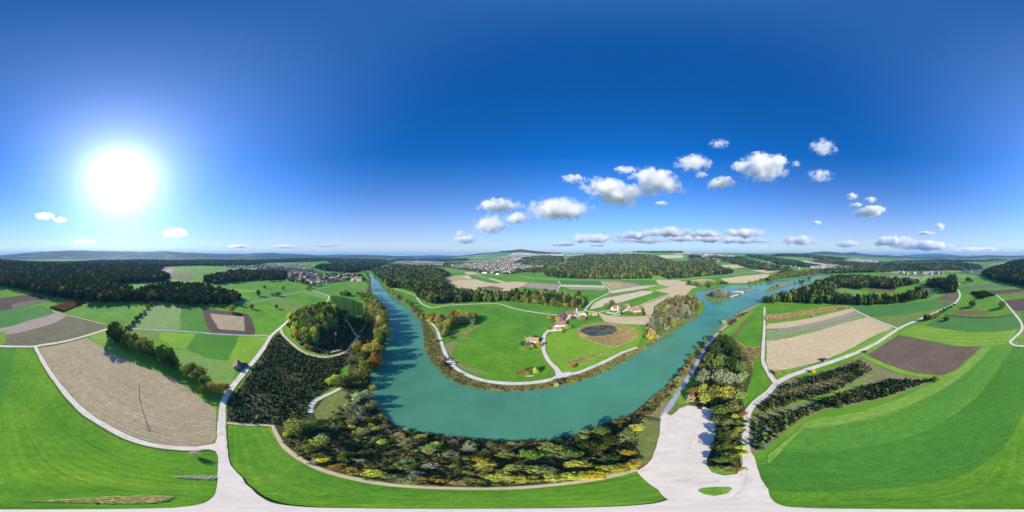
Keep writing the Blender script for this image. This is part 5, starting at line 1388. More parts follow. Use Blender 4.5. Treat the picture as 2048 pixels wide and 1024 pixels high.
for t in [(905, 892, 881, 28, 'grey'), (902, 918, 896, 40, 'grey'), (718, 848, 834, 28, 'grey'), (702, 738, 712, 26, 'grey'), (690, 776, 752, 22, 'grey')]:
    T(*t, TH, 'bare')
for t in [(736, 846, 830, 20, 'yellow'), (752, 862, 846, 20, 'yellow-green'), (700, 800, 786, 16, 'golden'), (745, 780, 760, 16, 'yellow'), (670, 762, 742, 18, 'yellow-green'), (700, 728, 718, 14, 'rust red'), (800, 876, 862, 26, 'straw yellow'), (842, 882, 870, 26, 'olive green'), (764, 890, 876, 26, 'yellow-green'), (980, 895, 884, 30, 'olive green'), (1285, 845, 826, 22, 'olive green'), (1296, 832, 815, 20, 'olive green')]:
    T(*t, TH, 'shrub')
for t in [(681, 778, 738, 28, 'olive green'), (700, 776, 732, 30, 'green'), (716, 764, 726, 26, 'olive green'), (730, 750, 707, 28, 'olive green'), (724, 730, 690, 24, 'green'), (742, 742, 700, 24, 'golden'), (715, 706, 684, 20, 'yellow-green'), (735, 715, 680, 22, 'golden'), (660, 772, 748, 18, 'yellow-green')]:
    T(*t, TH)

# front of the wood across the river
mixW3 = lambda px: {'dark green': 4, 'green': 4, 'olive green': 3, 'golden': 0.2} if px < 1020 else {'dark green': 2, 'green': 3, 'olive green': 3, 'yellow-green': 1.4, 'golden': 1.8, 'orange': 0.5}
THF = {'green': 2, 'olive green': 4, 'yellow-green': 2, 'silver-green': 1.2, 'yellow': 0.4, 'grey': 0.8, 'dark green': 1.5}
area('low in the near riverside thicket', [(575, 882), (600, 850), (650, 830), (700, 800), (745, 795), (770, 838), (855, 870), (967, 884), (1075, 886), (1204, 853), (1262, 838), (1285, 860), (1288, 925), (1193, 954), (1018, 972), (793, 967), (709, 954), (647, 936), (596, 910)], 5.6, (1.3, 3.6), THF, {'shrub': 4, 'broad': 2, 'tall': 1.5, 'bare': 0.8}, wr=1.1)
area('low beside the gravel ground', [(1424, 826), (1440, 812), (1490, 815), (1494, 840), (1486, 900), (1472, 944), (1446, 947), (1422, 936), (1428, 880)], 4.6, (1.6, 4.5), {'green': 3, 'olive green': 3, 'yellow-green': 2, 'dark green': 2, 'golden': 0.8}, {'shrub': 3, 'broad': 2, 'tall': 2}, wr=0.75)
for t in [(1590, 567, 561, 7, 'olive green'), (1600, 565, 559, 8, 'green'), (1609, 562, 556, 8, 'olive green'), (1618, 559, 553, 8, 'green'), (1604, 567, 560, 7, 'dark green'), (1548, 576, 572, 7, 'olive green'), (1554, 574, 570, 7, 'brown')]:
    T(*t, 'on the long river island', 'shrub')
ORD = ['first', 'second', 'third', 'fourth', 'fifth', 'sixth', 'seventh', 'eighth', 'ninth', 'tenth', 'eleventh', 'twelfth', 'thirteenth', 'fourteenth', 'fifteenth', 'sixteenth', 'seventeenth', 'eighteenth', 'nineteenth', 'twentieth', 'twenty-first', 'twenty-second', 'twenty-third', 'twenty-fourth', 'twenty-fifth', 'twenty-sixth', 'twenty-seventh', 'twenty-eighth', 'twenty-ninth', 'thirtieth']


def label_plants():
    groups = {}
    for rec in PLANTED:
        root, kind, colour, place, px, label, word = rec
        if label:
            root['label'] = label
            continue
        groups.setdefault((place, colour, word), []).append(rec)
    for (place, colour, word), recs in groups.items():
        recs.sort(key=lambda r: r[4])
        for i, r in enumerate(recs):
            root = r[0]
            root['group'] = ('trees ' if r[1] != 'shrub' else 'shrubs ') + place
            if len(recs) == 1:
                root['label'] = 'the only %s %s %s' % (colour, word, place)
            elif i < len(ORD):
                root['label'] = '%s %s %s, %s from the left' % (colour, word, place, ORD[i]) if i else '%s %s %s, leftmost of its colour' % (colour, word, place)
            else:
                root['label'] = '%s %s %s, number %d from the left' % (colour, word, place, i + 1)


label_plants()

# ------------------------------------------------------------------ plants: masses
DK = [('broad', 'dark green', 7), ('broad', 'green', 2), ('broad', 'olive green', 1), ('broad', 'brown', 0.7), ('tall', 'dark green', 3), ('conifer', 'dark green', 3)]
MIXED = [('broad', 'dark green', 4), ('broad', 'green', 4), ('broad', 'olive green', 3.4), ('tall', 'green', 2), ('conifer', 'dark green', 3), ('broad', 'golden', 0.12), ('broad', 'brown', 0.6), ('broad', 'orange', 0.04)]
FIRS = [('conifer', 'dark green', 5), ('broad', 'green', 2), ('broad', 'olive green', 1.5), ('tall', 'dark green', 2), ('tall', 'green', 1), ('broad', 'golden', 0.06), ('broad', 'brown', 0.4)]
wood('forest', [(-2, 571), (30, 576), (60, 583), (100, 592.5), (150, 600.5), (200, 605.5), (256, 604.5), (262, 598), (262, 588), (258, 583), (232, 580), (222, 572), (235, 568), (262, 566), (330, 562), (340, 556), (322, 548), (320, 540), (330, 534), (256, 528), (180, 531), (60, 530), (-10, 530), (-20, 545)], 8.5, (18, 25), DK, 'dark broadleaf forest filling the plain on the left', grow=0.012)
wood('forest', [(262, 600), (280, 606.5), (310, 605), (345, 608), (400, 610), (440, 610), (470, 608), (480, 600), (472, 591), (440, 586), (425, 583), (415, 575), (380, 573), (345, 571), (300, 580), (265, 590)], 8.5, (15, 22), DK, 'dark wood between the striped field and the far meadows', grow=0.012)
wood('tree_belt', [(405, 566), (430, 568), (490, 563), (512, 560), (575, 560), (572, 547), (520, 546), (480, 541), (452, 548), (410, 556)], 11, (14, 22), DK, 'belt of dark trees in front of the village', grow=0.014)
wood('ridge_forest', [(0, 529), (60, 528), (256, 528), (330, 533), (400, 531), (450, 532), (512, 530), (535, 526), (560, 525), (620, 524), (650, 522), (665, 527), (700, 530), (760, 531), (790, 526), (770, 520), (740, 518.9), (700, 518.2), (640, 517.5), (620, 517.3), (560, 519.2), (512, 520.8), (400, 520.5), (300, 520.5), (256, 520.5), (180, 522.3), (130, 525.3), (60, 525.6), (0, 522)], 16, (19, 26), DK, 'long dark forested ridge behind the village', grow=0.0115, lod=(6, 8, 0.24))
wood('wood', [(630, 537), (645, 542), (662, 543), (690, 546), (712, 545), (724, 541), (745, 541), (762, 536), (740, 528), (700, 529), (660, 530), (640, 531)], 12, (18, 25), DK, 'dark wood on the slope right of the village', grow=0.013)
wood('wood', [(1170, 616.5), (1140, 615), (1100, 610.5), (1060, 606), (1024, 602.5), (955, 604), (893, 606.5), (862, 609), (846, 603), (838, 595), (823, 583), (800, 577), (785, 576), (775, 576.5), (765, 565), (750, 551), (740, 541), (762, 537), (800, 533.5), (850, 535), (885, 542), (897, 551), (884, 557), (889, 566), (895, 576), (905, 585), (930, 590), (960, 592), (1000, 594), (1040, 594), (1090, 596), (1130, 600), (1165, 605)], 8.0, (17, 23), MIXED, 'large mixed wood across the river beyond the bend', grow=0.013)
wood('bank_wood', W7, 8.0, (7, 13), [('broad', 'silver-green', 3), ('broad', 'grey', 2), ('broad', 'olive green', 4), ('tall', 'green', 2), ('broad', 'golden', 1.2), ('tall', 'grey', 2), ('broad', 'brown', 1)], 'lower trees filling the mixed wood on the far upstream bank')
wood('wood_edge', [(1024, 603.5), (1060, 607.5), (1100, 612), (1140, 616.5), (1170, 618), (1150, 612), (1100, 606), (1024, 600)], 6.5, (7, 13), [('broad', 'yellow-green', 2), ('broad', 'olive green', 3), ('broad', 'golden', 1.6), ('broad', 'green', 2)], 'yellowing shrubs and young trees along the wood edge')
wood('slope_forest', [(1091, 553), (1120, 556.5), (1180, 558.5), (1240, 559.3), (1280, 558.3), (1303, 558.6), (1306, 552), (1318, 551), (1336, 558.5), (1368, 557), (1400, 553.5), (1440, 550.5), (1468, 548), (1462, 542), (1440, 537), (1428, 531), (1400, 529), (1385, 524), (1372, 527), (1348, 527), (1332, 520), (1310, 513), (1280, 509.5), (1240, 509), (1200, 510), (1170, 511.5), (1142, 516), (1132, 522), (1168, 527), (1135, 529.5), (1120, 533.5), (1100, 540), (1092, 546)], 11, (18, 26), FIRS, 'broad forest of firs and broadleaf trees climbing the slope', grow=0.0115)
wood('hilltop_wood', [(1222, 505.5), (1280, 505.1), (1365, 505.3), (1366, 504), (1300, 504), (1225, 504.4)], 22, (22, 30), DK, 'dark wood crowning the plateau skyline', grow=0.007, lod=(6, 8, 0.24))
wood('wood_strip', [(1420, 514), (1460, 515), (1500, 523), (1530, 531), (1525, 535), (1490, 528), (1480, 530), (1470, 529), (1455, 520)], 16, (18, 24), DK, 'dark diagonal wood strip on the plateau slope', grow=0.011, lod=(6, 8, 0.24))
wood('wood_strip', [(1490, 512), (1540, 523), (1560, 530), (1610, 535), (1640, 533), (1600, 524), (1560, 518), (1530, 512.5), (1500, 509.5)], 18, (18, 24), DK, 'wooded slope left of the far village', grow=0.011, lod=(6, 8, 0.24))
wood('wood_strip', [(1540, 513), (1600, 514), (1660, 521), (1700, 520), (1680, 516), (1620, 510), (1560, 508.5)], 22, (18, 24), DK, 'far dark wood on the crest above the upstream villages', grow=0.01, lod=(6, 8, 0.24))
wood('wood_strip', [(1378, 522), (1400, 519.5), (1432, 523.5), (1430, 529), (1400, 529.5)], 16, (16, 22), MIXED, 'small wood beside the plateau pond', grow=0.011, lod=(6, 8, 0.24))
wood('wood', [(1528, 606), (1560, 606.5), (1600, 607.5), (1650, 609), (1700, 610.5), (1745, 610.5), (1790, 607.5), (1830, 603), (1857, 597), (1850, 592), (1830, 597), (1790, 603), (1760, 604.5), (1745, 604), (1700, 604.5), (1676, 602), (1668, 590), (1670, 578), (1690, 575), (1722, 579), (1727, 583), (1726, 576.5), (1745, 575.5), (1790, 579), (1800, 574), (1830, 570), (1842, 567), (1800, 565), (1740, 560), (1690, 557), (1674, 557), (1655, 564), (1625, 578), (1592, 592), (1565, 600), (1540, 604), (1529, 605.5)], 8.5, (18, 24), MIXED + [('broad', 'silver-green', 0.8)], 'mixed wood on the right bank round wet clearings', grow=0.0125)
wood('wood', [(1852, 576), (1880, 576), (1893, 586), (1915, 586), (1914, 571), (1911, 557), (1902, 557), (1892, 566), (1857, 567)], 9, (18, 25), DK, 'tall dark wood beside the bend of the right-hand lane', grow=0.0125)
wood('wood', [(1800, 592), (1815, 589), (1830, 582), (1838, 577), (1848, 577), (1846, 583), (1836, 590), (1815, 597), (1800, 599)], 10, (8, 13), MIXED, 'scattered young trees in the wet clearing')
wood('hill_forest', [(1964, 549), (1980, 557.5), (2010, 566), (2048, 572.5), (2070, 575), (2090, 574), (2060, 548), (2062, 528), (2048, 522), (2030, 524), (2000, 534), (1975, 542)], 9, (18, 25), DK, 'dark steep wooded hill at the right edge', grow=0.0115)
wood('bank_trees', [(1546, 560.5), (1575, 556), (1600, 553.5), (1640, 548), (1642, 545), (1600, 549.5), (1572, 551)], 10, (10, 15), [('willow', 'silver-green', 3), ('broad', 'olive green', 3), ('broad', 'green', 2)], 'grey-green willows along the far upstream bank', grow=0.011)
wood('tree_belt', [(1640, 547), (1700, 546), (1790, 543), (1792, 538), (1740, 540), (1680, 541.5), (1640, 544)], 15, (14, 20), MIXED, 'belt of trees crossing the valley beyond the river', grow=0.012, lod=(6, 8, 0.24))
wood('tree_belt', [(1792, 537), (1840, 536), (1872, 531), (1872, 527), (1792, 530)], 20, (16, 22), DK, 'dark tree belt far out in the right-hand valley', grow=0.011, lod=(6, 8, 0.24))
wood('tree_belt', [(1885, 529), (1930, 534), (1955, 531), (1905, 524)], 20, (16, 22), DK, 'distant dark wood in front of the hazy valley', grow=0.011, lod=(6, 8, 0.24))
wood('tree_belt', [(1620, 524), (1690, 530), (1760, 533), (1790, 531), (1740, 527), (1700, 524), (1650, 519)], 22, (16, 22), MIXED, 'trees between the two upstream villages', grow=0.013, lod=(6, 8, 0.24))
wood('hillside_trees', [(1026, 530), (1050, 525), (1080, 528), (1110, 528), (1130, 520), (1110, 512), (1080, 513), (1050, 518), (1026, 524)], 24, (12, 18), MIXED, 'scattered trees and gardens on the town slope', grow=0.016, lod=(6, 8, 0.24))
wood('town_trees', [(775, 531), (890, 534), (960, 545), (1020, 549), (1062, 540), (1090, 534), (1040, 528), (1024, 520), (1100, 512), (1100, 509), (1030, 508), (1000, 516), (950, 525), (890, 526), (775, 522.5)], 17, (9, 15), MIXED, 'garden trees between the houses of the distant town', grow=0.0125, lod=(6, 8, 0.24))
wood('town_hill_wood', [(1000, 503.8), (1020, 502.3), (1040, 500), (1060, 502.5), (1085, 504.9), (1110, 507.2), (1125, 508.4), (1110, 508.6), (1085, 506.8), (1060, 505.4), (1040, 503.6), (1020, 504.8), (1000, 505.4)], 34, (26, 34), DK, 'dark wood on the round hill behind the town', grow=0.0075, lod=(6, 8, 0.24))
wood('hedgerows', [(1560, 552), (1600, 549), (1640, 547), (1700, 545), (1790, 542), (1900, 541), (1962, 540), (1960, 530), (1880, 524), (1800, 523), (1740, 527), (1690, 530), (1640, 541), (1600, 545), (1560, 548)], 30, (10, 17), MIXED, 'hedges and single trees scattered over the right-hand valley', grow=0.026, lod=(6, 8, 0.24), wr=0.9)
wood('hedgerows', [(1380, 519), (1440, 521), (1500, 536), (1560, 546), (1600, 543), (1580, 536), (1540, 530), (1500, 516), (1440, 511), (1380, 508)], 40, (10, 16), MIXED, 'hedges and single trees scattered over the plateau', grow=0.034, lod=(6, 8, 0.24), wr=0.9)
wood('hedgerows', [(1030, 546), (1090, 545), (1092, 535), (1130, 524), (1125, 512), (1060, 514), (1040, 524), (1060, 536)], 30, (9, 15), MIXED, 'gardens and tree lines on the slope right of the town', grow=0.016, lod=(6, 8, 0.24), wr=0.9)
wood('valley_woods', [(1780, 523), (1880, 519), (2000, 519), (2040, 521), (1960, 523), (1880, 524)], 60, (16, 24), DK, 'far woods in the hazy right-hand valley', grow=0.016, lod=(6, 8, 0.24), wr=1.0)
wood('upstream_willows', [(1538, 563), (1552, 558.5), (1580, 554.5), (1606, 551), (1640, 546.5), (1642, 543.5), (1606, 546), (1575, 549), (1548, 555), (1536, 560)], 9, (13, 19), [('willow', 'silver-green', 3), ('broad', 'olive green', 3), ('broad', 'green', 3)], 'tall grey-green trees along the far upstream bank', grow=0.0105)
wood('valley_woods', [(780, 521.5), (830, 523), (890, 523.5), (940, 521), (930, 518), (880, 519), (800, 518.5)], 40, (16, 24), DK, 'far dark woods on the valley floor beyond the town', grow=0.012, lod=(6, 8, 0.24))
wood('garden_trees', [(515, 540), (560, 546), (580, 562), (640, 567), (700, 561), (726, 563), (722, 552), (690, 548), (650, 550), (620, 542), (600, 538), (515, 530)], 26, (8, 13), MIXED, 'garden trees among the village houses', grow=0.022, lod=(6, 8, 0.24))
wood('young_fir_patch', [(1940, 585), (1971, 582.8), (1992, 591), (1971, 595.5), (1963, 598.5), (1953, 596.5)], 3.2, (3.5, 5), [('conifer', 'dark green', 1)], 'dark triangular patch of young firs in the right-hand meadow', lod=(5, 6, 0.3), wr=0.7)

# undergrowth, reeds and standing crops
tufts('undergrowth', [[(560, 858), (600, 850), (640, 838), (700, 835), (745, 800), (752, 815), (770, 838), (793, 855), (855, 868), (967, 880), (1075, 881), (1134, 875), (1204, 849), (1255, 834), (1275, 866), (1275, 930), (1193, 953), (1018, 970), (793, 965), (709, 952), (647, 934), (596, 908), (572, 888)],
                      [(700, 700), (718, 680), (740, 650), (752, 640), (766, 660), (756, 700), (742, 740), (742, 790), (700, 790), (690, 770), (712, 730)]], 1.9, (0.6, 1.7),
      [('shrub', 'green', 1.5), ('shrub', 'olive green', 2.4), ('tuft', 'olive green', 3), ('tuft', 'straw yellow', 1.0), ('shrub', 'silver-green', 0.4), ('shrub', 'dark green', 1.5), ('tuft', 'brown', 0.7)], 'tangled undergrowth beneath the riverside trees', w=(1.6, 3.0))
tufts('grove_undergrowth', [[(1412, 698), (1440, 672), (1470, 690), (1490, 720), (1490, 760), (1480, 800), (1490, 840), (1484, 900), (1470, 938), (1446, 940), (1424, 930), (1434, 870), (1434, 825), (1390, 806), (1390, 745)]], 2.0, (0.8, 2.2), [('shrub', 'green', 2), ('shrub', 'olive green', 2), ('shrub', 'dark green', 2), ('tuft', 'olive green', 1)], 'undergrowth below the grove beside the gravel ground', w=(1.6, 3.0))
tufts('bank_reeds', [[(797, 590), (815, 603), (842, 643), (846, 660), (848, 685), (851, 703), (864, 726), (880, 744), (910, 765), (955, 777), (1010, 782), (1075, 779), (1130, 769.5), (1190, 753), (1240, 728), (1280, 703), (1342, 665), (1396, 632), (1394, 626), (1340, 660), (1290, 692), (1244, 711), (1212, 728), (1180, 741), (1140, 754), (1085, 769), (1015, 773), (950, 761), (905, 738), (890, 716), (876, 690), (868, 665), (855, 648), (825, 607)]], 1.5, (0.4, 1.3),
      [('tuft', 'straw yellow', 1.5), ('tuft', 'olive green', 4), ('shrub', 'olive green', 1.6), ('tuft', 'brown', 0.5), ('tuft', 'yellow-green', 1.2)], 'reeds and tall herbs along the outer bank of the bend', w=(1.2, 2.4))
tufts('near_bank_reeds', [[(745, 800), (757, 816), (770, 834), (793, 855), (821, 864), (855, 868.5), (906, 876), (967.7, 881), (1024, 885.5), (1075, 883.5), (1117, 881), (1165, 867), (1204, 853), (1232, 842), (1260, 834), (1294, 806), (1336, 769), (1374, 726), (1407, 687), (1403, 698), (1376, 735), (1340, 785), (1320, 815), (1285, 838), (1250, 850), (1204, 862), (1134, 884), (1075, 890), (967, 888), (855, 876), (793, 864), (760, 840)]], 1.3, (0.8, 2.2),
      [('tuft', 'straw yellow', 3), ('tuft', 'olive green', 2), ('shrub', 'olive green', 1), ('tuft', 'brown', 1)], 'straw-coloured reeds at the water along the near bank', w=(1.2, 2.2))
tufts('pond_reeds', [[(1155, 662), (1161, 655), (1175, 650), (1195, 647), (1220, 647), (1240, 652), (1262, 655), (1271, 660), (1275, 669), (1266, 678), (1245, 689), (1225, 696), (1205, 689), (1186, 683), (1168, 674), (1200, 672.5), (1222, 669.5), (1233, 664), (1235, 658), (1230, 652.5), (1200, 650.5), (1180, 652.5), (1162, 658), (1160, 663), (1166, 671), (1160, 668)], [(1135, 728), (1141, 722), (1160, 716), (1180, 712), (1210, 706), (1213, 707), (1190, 713), (1165, 721), (1140, 730)],
                     [(1477, 686), (1495, 696), (1523, 695), (1522, 707), (1507, 716), (1505, 735), (1490, 742), (1474, 728), (1468, 702)]], 1.5, (0.6, 1.0), [('tuft', 'straw yellow', 4), ('tuft', 'olive green', 0.5)], 'tawny reeds round the ponds and the grove', w=(1.3, 2.2))
CORN = source('tuft9', (0.6, 0.46, 0.24), 1, mesh=tuft_mesh('maize_clump', 46, 0.5, 0.2, 0.07))
_x, _y = scatter([(1531, 642), (1531, 632), (1600, 624.5), (1660, 615), (1692, 612.5), (1697, 614.5), (1660, 623.5), (1600, 634)], 1.5)
mass('maize_strip', _x, _y, 2.3 + 0.7 * RNG.random(len(_x)), np.full(len(_x), 2.0), [CORN, source('tuft8', 'olive green', 1, mesh=TUFT[0])], [8, 1], 'strip of ripe standing maize beyond the pale stubble')
_x, _y = scatter([(100, 616), (146, 601), (171, 605), (129, 623.5)], 1.3)
mass('sunflower_block', _x, _y, 3.0 + 0.4 * RNG.random(len(_x)), np.full(len(_x), 1.9), [source('tuft7', (0.2, 0.13, 0.075), 1, mesh=tuft_mesh('dry_stalks', 46, 0.55, 0.2, 0.08))], [1], 'square block of tall brown dried crop on the left')

# young firs of the two nurseries: the nearest as single plants, the rest as masses
FIRM = [crown_mesh('young_fir', 'conifer', 11, 16, 0.2) for _ in range(3)]


def nursery(polys, spacing, h, near_n, label, mass_label, tints):
    X, Y = [], []
    for q in polys:
        x, y = scatter(q, spacing); X.append(x); Y.append(y)
    X = np.concatenate(X); Y = np.concatenate(Y)
    keep = np.sin(X * 0.11 + 1) * np.cos(Y * 0.13) + RNG.random(len(X)) * 1.6 > -0.15
    X, Y = X[keep], Y[keep]
    o = np.argsort(np.hypot(X, Y))
    near, far = o[:near_n], o[near_n:]
    protos = []
    for k, i in enumerate(near):
        x, y = float(X[i]), float(Y[i])
        if k < 3:
            t = bpy.data.objects.new('young_fir', FIRM[k]); protos.append(t)
        else:
            t = protos[k % 3].copy()
        COL.objects.link(t)
        hh = h[0] + (h[1] - h[0]) * RNG.random() ** 1.5
        t.location = (x, y, float(H(x, y))); t.scale = (hh * 0.72, hh * 0.72, hh); t.rotation_euler = (0, 0, RNG.random() * 6.28)
        t.color = (*COLS[pick(tints)], 1)
        tag(t, label, 'fir', 'young firs in ' + label.split(' in ')[-1])
    hh = h[0] + (h[1] - h[0]) * RNG.random(len(far)) ** 1.5
    ks = list(tints)
    mass('young_firs', X[far], Y[far], hh, hh * 0.75, [source('yf%d' % i, k, 2, mesh=FIRM[i % 3]) for i, k in enumerate(ks)], [tints[k] for k in ks], mass_label)


COLS['blue-green'] = (0.1, 0.16, 0.1)
nursery([[(456, 840), (453, 815), (459, 801), (471, 787), (493, 758), (516, 723), (546, 677), (557, 667), (566, 676), (586, 694), (604, 706), (624, 714), (644, 718), (665, 716), (690, 708), (700, 715), (690, 730), (676, 742), (664, 770), (618, 800), (616, 828), (590, 841), (548, 848.5), (512, 847.5)]], 1.55, (1.2, 3.2), 170,
        'young fir in the dark nursery right of the left road', 'dense rows of young firs in the dark nursery', {'dark green': 4, 'green': 2.4, 'olive green': 1, 'blue-green': 2.2, 'silver-green': 0.3})
nursery([[(1504, 850), (1520, 838), (1570, 828), (1640, 800), (1700, 781), (1780, 758), (1866, 759), (1820, 777), (1760, 796), (1700, 808), (1645, 818), (1605, 835), (1568, 860), (1535, 890), (1507, 906)], [(1586, 775), (1600, 760), (1650, 748), (1690, 736), (1716, 728), (1722, 742), (1680, 752), (1630, 768)], [(1545, 782), (1572, 768), (1585, 775), (1560, 790)], [(1520, 815), (1545, 795), (1600, 790), (1680, 765), (1700, 770), (1600, 802), (1525, 825)], [(1690, 755), (1722, 745), (1745, 738), (1720, 756), (1695, 765)]], 1.8, (1.4, 4.0), 120,
        'young fir in the rough nursery right of the lane', 'young firs and scrub in the rough nursery right of the lane', {'dark green': 5, 'green': 1.6, 'blue-green': 1, 'brown': 0.6})
tufts('nursery_scrub', [[(1504, 850), (1520, 838), (1570, 828), (1640, 800), (1700, 781), (1780, 758), (1866, 759), (1820, 777), (1760, 796), (1700, 808), (1645, 818), (1605, 835), (1568, 860), (1535, 890), (1507, 906)]], 1.9, (0.8, 1.9), [('shrub', 'dark green', 3), ('shrub', 'green', 3), ('shrub', 'olive green', 1), ('shrub', 'brown', 1)], 'dense green scrub between the firs of the rough nursery', w=(1.2, 2.4))
tufts('nursery_scrub', [[(1530, 806), (1560, 775), (1600, 760), (1690, 730), (1720, 720), (1742, 735), (1700, 768), (1600, 800), (1530, 820)]], 2.1, (0.5, 1.5), [('shrub', 'dark green', 2), ('shrub', 'green', 2), ('shrub', 'brown', 2), ('shrub', 'olive green', 2)], 'low brown-green scrub filling the upper rough nursery', w=(1.0, 2.2))
tufts('rough_scrub', [[(1512, 826), (1545, 785), (1580, 762), (1690, 728), (1722, 718), (1745, 735), (1690, 770), (1600, 800), (1515, 834)]], 2.0, (0.4, 1.0), [('tuft', 'straw yellow', 3), ('tuft', 'olive green', 3), ('shrub', 'brown', 1), ('shrub', 'green', 0.6)], 'dry grass and low scrub in the rough nursery', w=(1.0, 2.0))

tufts('knoll_scrub', [[(616, 698), (640, 708), (665, 707), (690, 700), (704, 685), (712, 674), (700, 655), (690, 638), (682, 626), (672, 618), (680, 640), (668, 660), (648, 682)]], 2.4, (1.0, 3.2), [('shrub', 'dark green', 4), ('shrub', 'green', 2), ('shrub', 'brown', 0.6)], 'scrub on the shady side of the knoll, toned dark for shade', w=(2.0, 3.8))  # scrub in dark leaf colours that deepen the slope's shade
tufts('vineyard_scrub', [[(692, 633), (724, 634), (735, 614), (744, 620), (748, 640), (733, 668), (718, 672), (704, 656)]], 2.6, (1.0, 3.0), [('shrub', 'dark green', 3), ('shrub', 'green', 3), ('shrub', 'olive green', 1)], 'dense scrub between vineyard and riverside trees', w=(2.0, 3.6))
# vineyard rows
VT, VB = PP([(662.6, 591.5), (685, 594.5), (705, 600), (723, 607.5)]), PP([(672, 627), (690, 629.5), (707, 631.5), (726, 631)])
VINE = crown_mesh('vine_leaves', 'shrub', 5, 9, 0.3)


def on_line(L, t):
    s = t * (len(L) - 1); i = min(int(s), len(L) - 2)
    return L[i].lerp(L[i + 1], s - i)


for k in range(24):
    a, b = on_line(VT, k / 23), on_line(VB, k / 23)
    d = b - a; n = int(d.length / 1.5)
    C, Nn, S = crown_points('shrub', 4, 5, 0.5)
    Cs, Ns, Ss = [], [], []
    for j in range(n):
        p = a + d * ((j + 0.5) / n)
        z = float(H(p.x, p.y))
        Cs.append(C * np.array([1.0, 1.0, 1.9]) + np.array([p.x - a.x + RNG.normal() * 0.08, p.y - a.y + RNG.normal() * 0.08, z - a.z])); Ns.append(Nn); Ss.append(S)
    me = quads_mesh('vine_row', np.concatenate(Cs), np.concatenate(Ns), np.concatenate(Ss), [FOL])
    o = bpy.data.objects.new('vine_row', me); COL.objects.link(o)
    o.location = a; o.color = (0.06, 0.1, 0.022, 1)
    tag(o, 'dark green vine row on the slope behind the knoll, %s from the left' % ORD[k], 'vine row', 'rows of the vineyard')
# ------------------------------------------------------------------ buildings, bridge, poles, vehicles, people
MAT['wall_white'] = plain_mat('white_render', (0.64, 0.61, 0.56), 0.85, var=0.08, scale=0.6)
MAT['wall_cream'] = plain_mat('cream_render', (0.62, 0.55, 0.42), 0.85, var=0.1, scale=0.6)
MAT['wall_grey'] = plain_mat('grey_render', (0.42, 0.42, 0.42), 0.85, var=0.1, scale=0.6)
MAT['wood_wall'] = plain_mat('weathered_boards', (0.17, 0.115, 0.075), 0.85, var=0.25, scale=1.5)
MAT['window'] = plain_mat('window_glass', (0.03, 0.035, 0.045), 0.15, spec=0.6)
MAT['steel'] = plain_mat('galvanised_steel', (0.42, 0.43, 0.44), 0.5, 0.4)
MAT['wood_pole'] = plain_mat('pole_wood', (0.22, 0.17, 0.12), 0.85, var=0.2, scale=3)
MAT['concrete'] = plain_mat('pale_concrete', (0.5, 0.49, 0.46), 0.85, var=0.1)
MAT['wire'] = plain_mat('wire', (0.25, 0.25, 0.26), 0.5, 0.5)
MAT['rubber'] = plain_mat('tyre_rubber', (0.02, 0.02, 0.02), 0.85)
MAT['white_paint'] = plain_mat('white_paint', (0.75, 0.75, 0.75), 0.4, spec=0.5)
MAT['blue_paint'] = plain_mat('blue_paint', (0.05, 0.12, 0.3), 0.35, spec=0.5)
MAT['green_paint'] = plain_mat('green_paint', (0.03, 0.14, 0.04), 0.4, spec=0.5)
MAT['red_paint'] = plain_mat('red_paint', (0.35, 0.04, 0.03), 0.4, spec=0.5)
MAT['black_paint'] = plain_mat('black_paint', (0.012, 0.012, 0.014), 0.3, spec=0.5)
MAT['yellow_cloth'] = plain_mat('yellow_awning', (0.75, 0.62, 0.2), 0.8)
MAT['stone'] = plain_mat('pale_stones', (0.5, 0.44, 0.38), 0.9, var=0.25, scale=2)
MAT['log'] = plain_mat('cut_logs', (0.42, 0.29, 0.22), 0.9, var=0.3, scale=2)
MAT['skin'] = plain_mat('skin', (0.5, 0.32, 0.24), 0.7)
MAT['cloth_dark'] = plain_mat('dark_clothes', (0.03, 0.03, 0.045), 0.9)
MAT['cloth_red'] = plain_mat('red_jacket', (0.3, 0.04, 0.04), 0.9)
MAT['cloth_white'] = plain_mat('white_shirt', (0.7, 0.7, 0.7), 0.9)


def roof_mat(name, col):
    m, nt, out = new_mat(name)
    tc = nt.nodes.new('ShaderNodeTexCoord')
    f = _ramp(nt, _noise(nt, tc.outputs['Object'], 0.7, 6, 0.7), 0.3, 0.7)
    c = _mix(nt, f, tuple(v * 0.75 for v in col), tuple(v * 1.2 for v in col))
    g = _ramp(nt, _noise(nt, tc.outputs['Object'], 4.0, 3, 0.6), 0.35, 0.65)
    c = _mix(nt, _mathn(nt, 'MULTIPLY', g, 0.35), c, tuple(v * 0.55 for v in col))
    bs = nt.nodes.new('ShaderNodeBsdfPrincipled'); bs.inputs['Roughness'].default_value = 0.85
    nt.links.new(c, bs.inputs['Base Color'])
    nt.links.new(bs.outputs[0], out.inputs['Surface'])
    return m


ROOFS = {'red': roof_mat('red_tiles', (0.36, 0.165, 0.115)), 'brown': roof_mat('brown_tiles', (0.25, 0.15, 0.115)), 'grey': roof_mat('grey_roofing', (0.3, 0.27, 0.26)), 'light': roof_mat('pale_roofing', (0.5, 0.48, 0.46)), 'dark': roof_mat('dark_tiles', (0.1, 0.07, 0.06)), 'pink': roof_mat('faded_red_tiles', (0.42, 0.22, 0.16))}


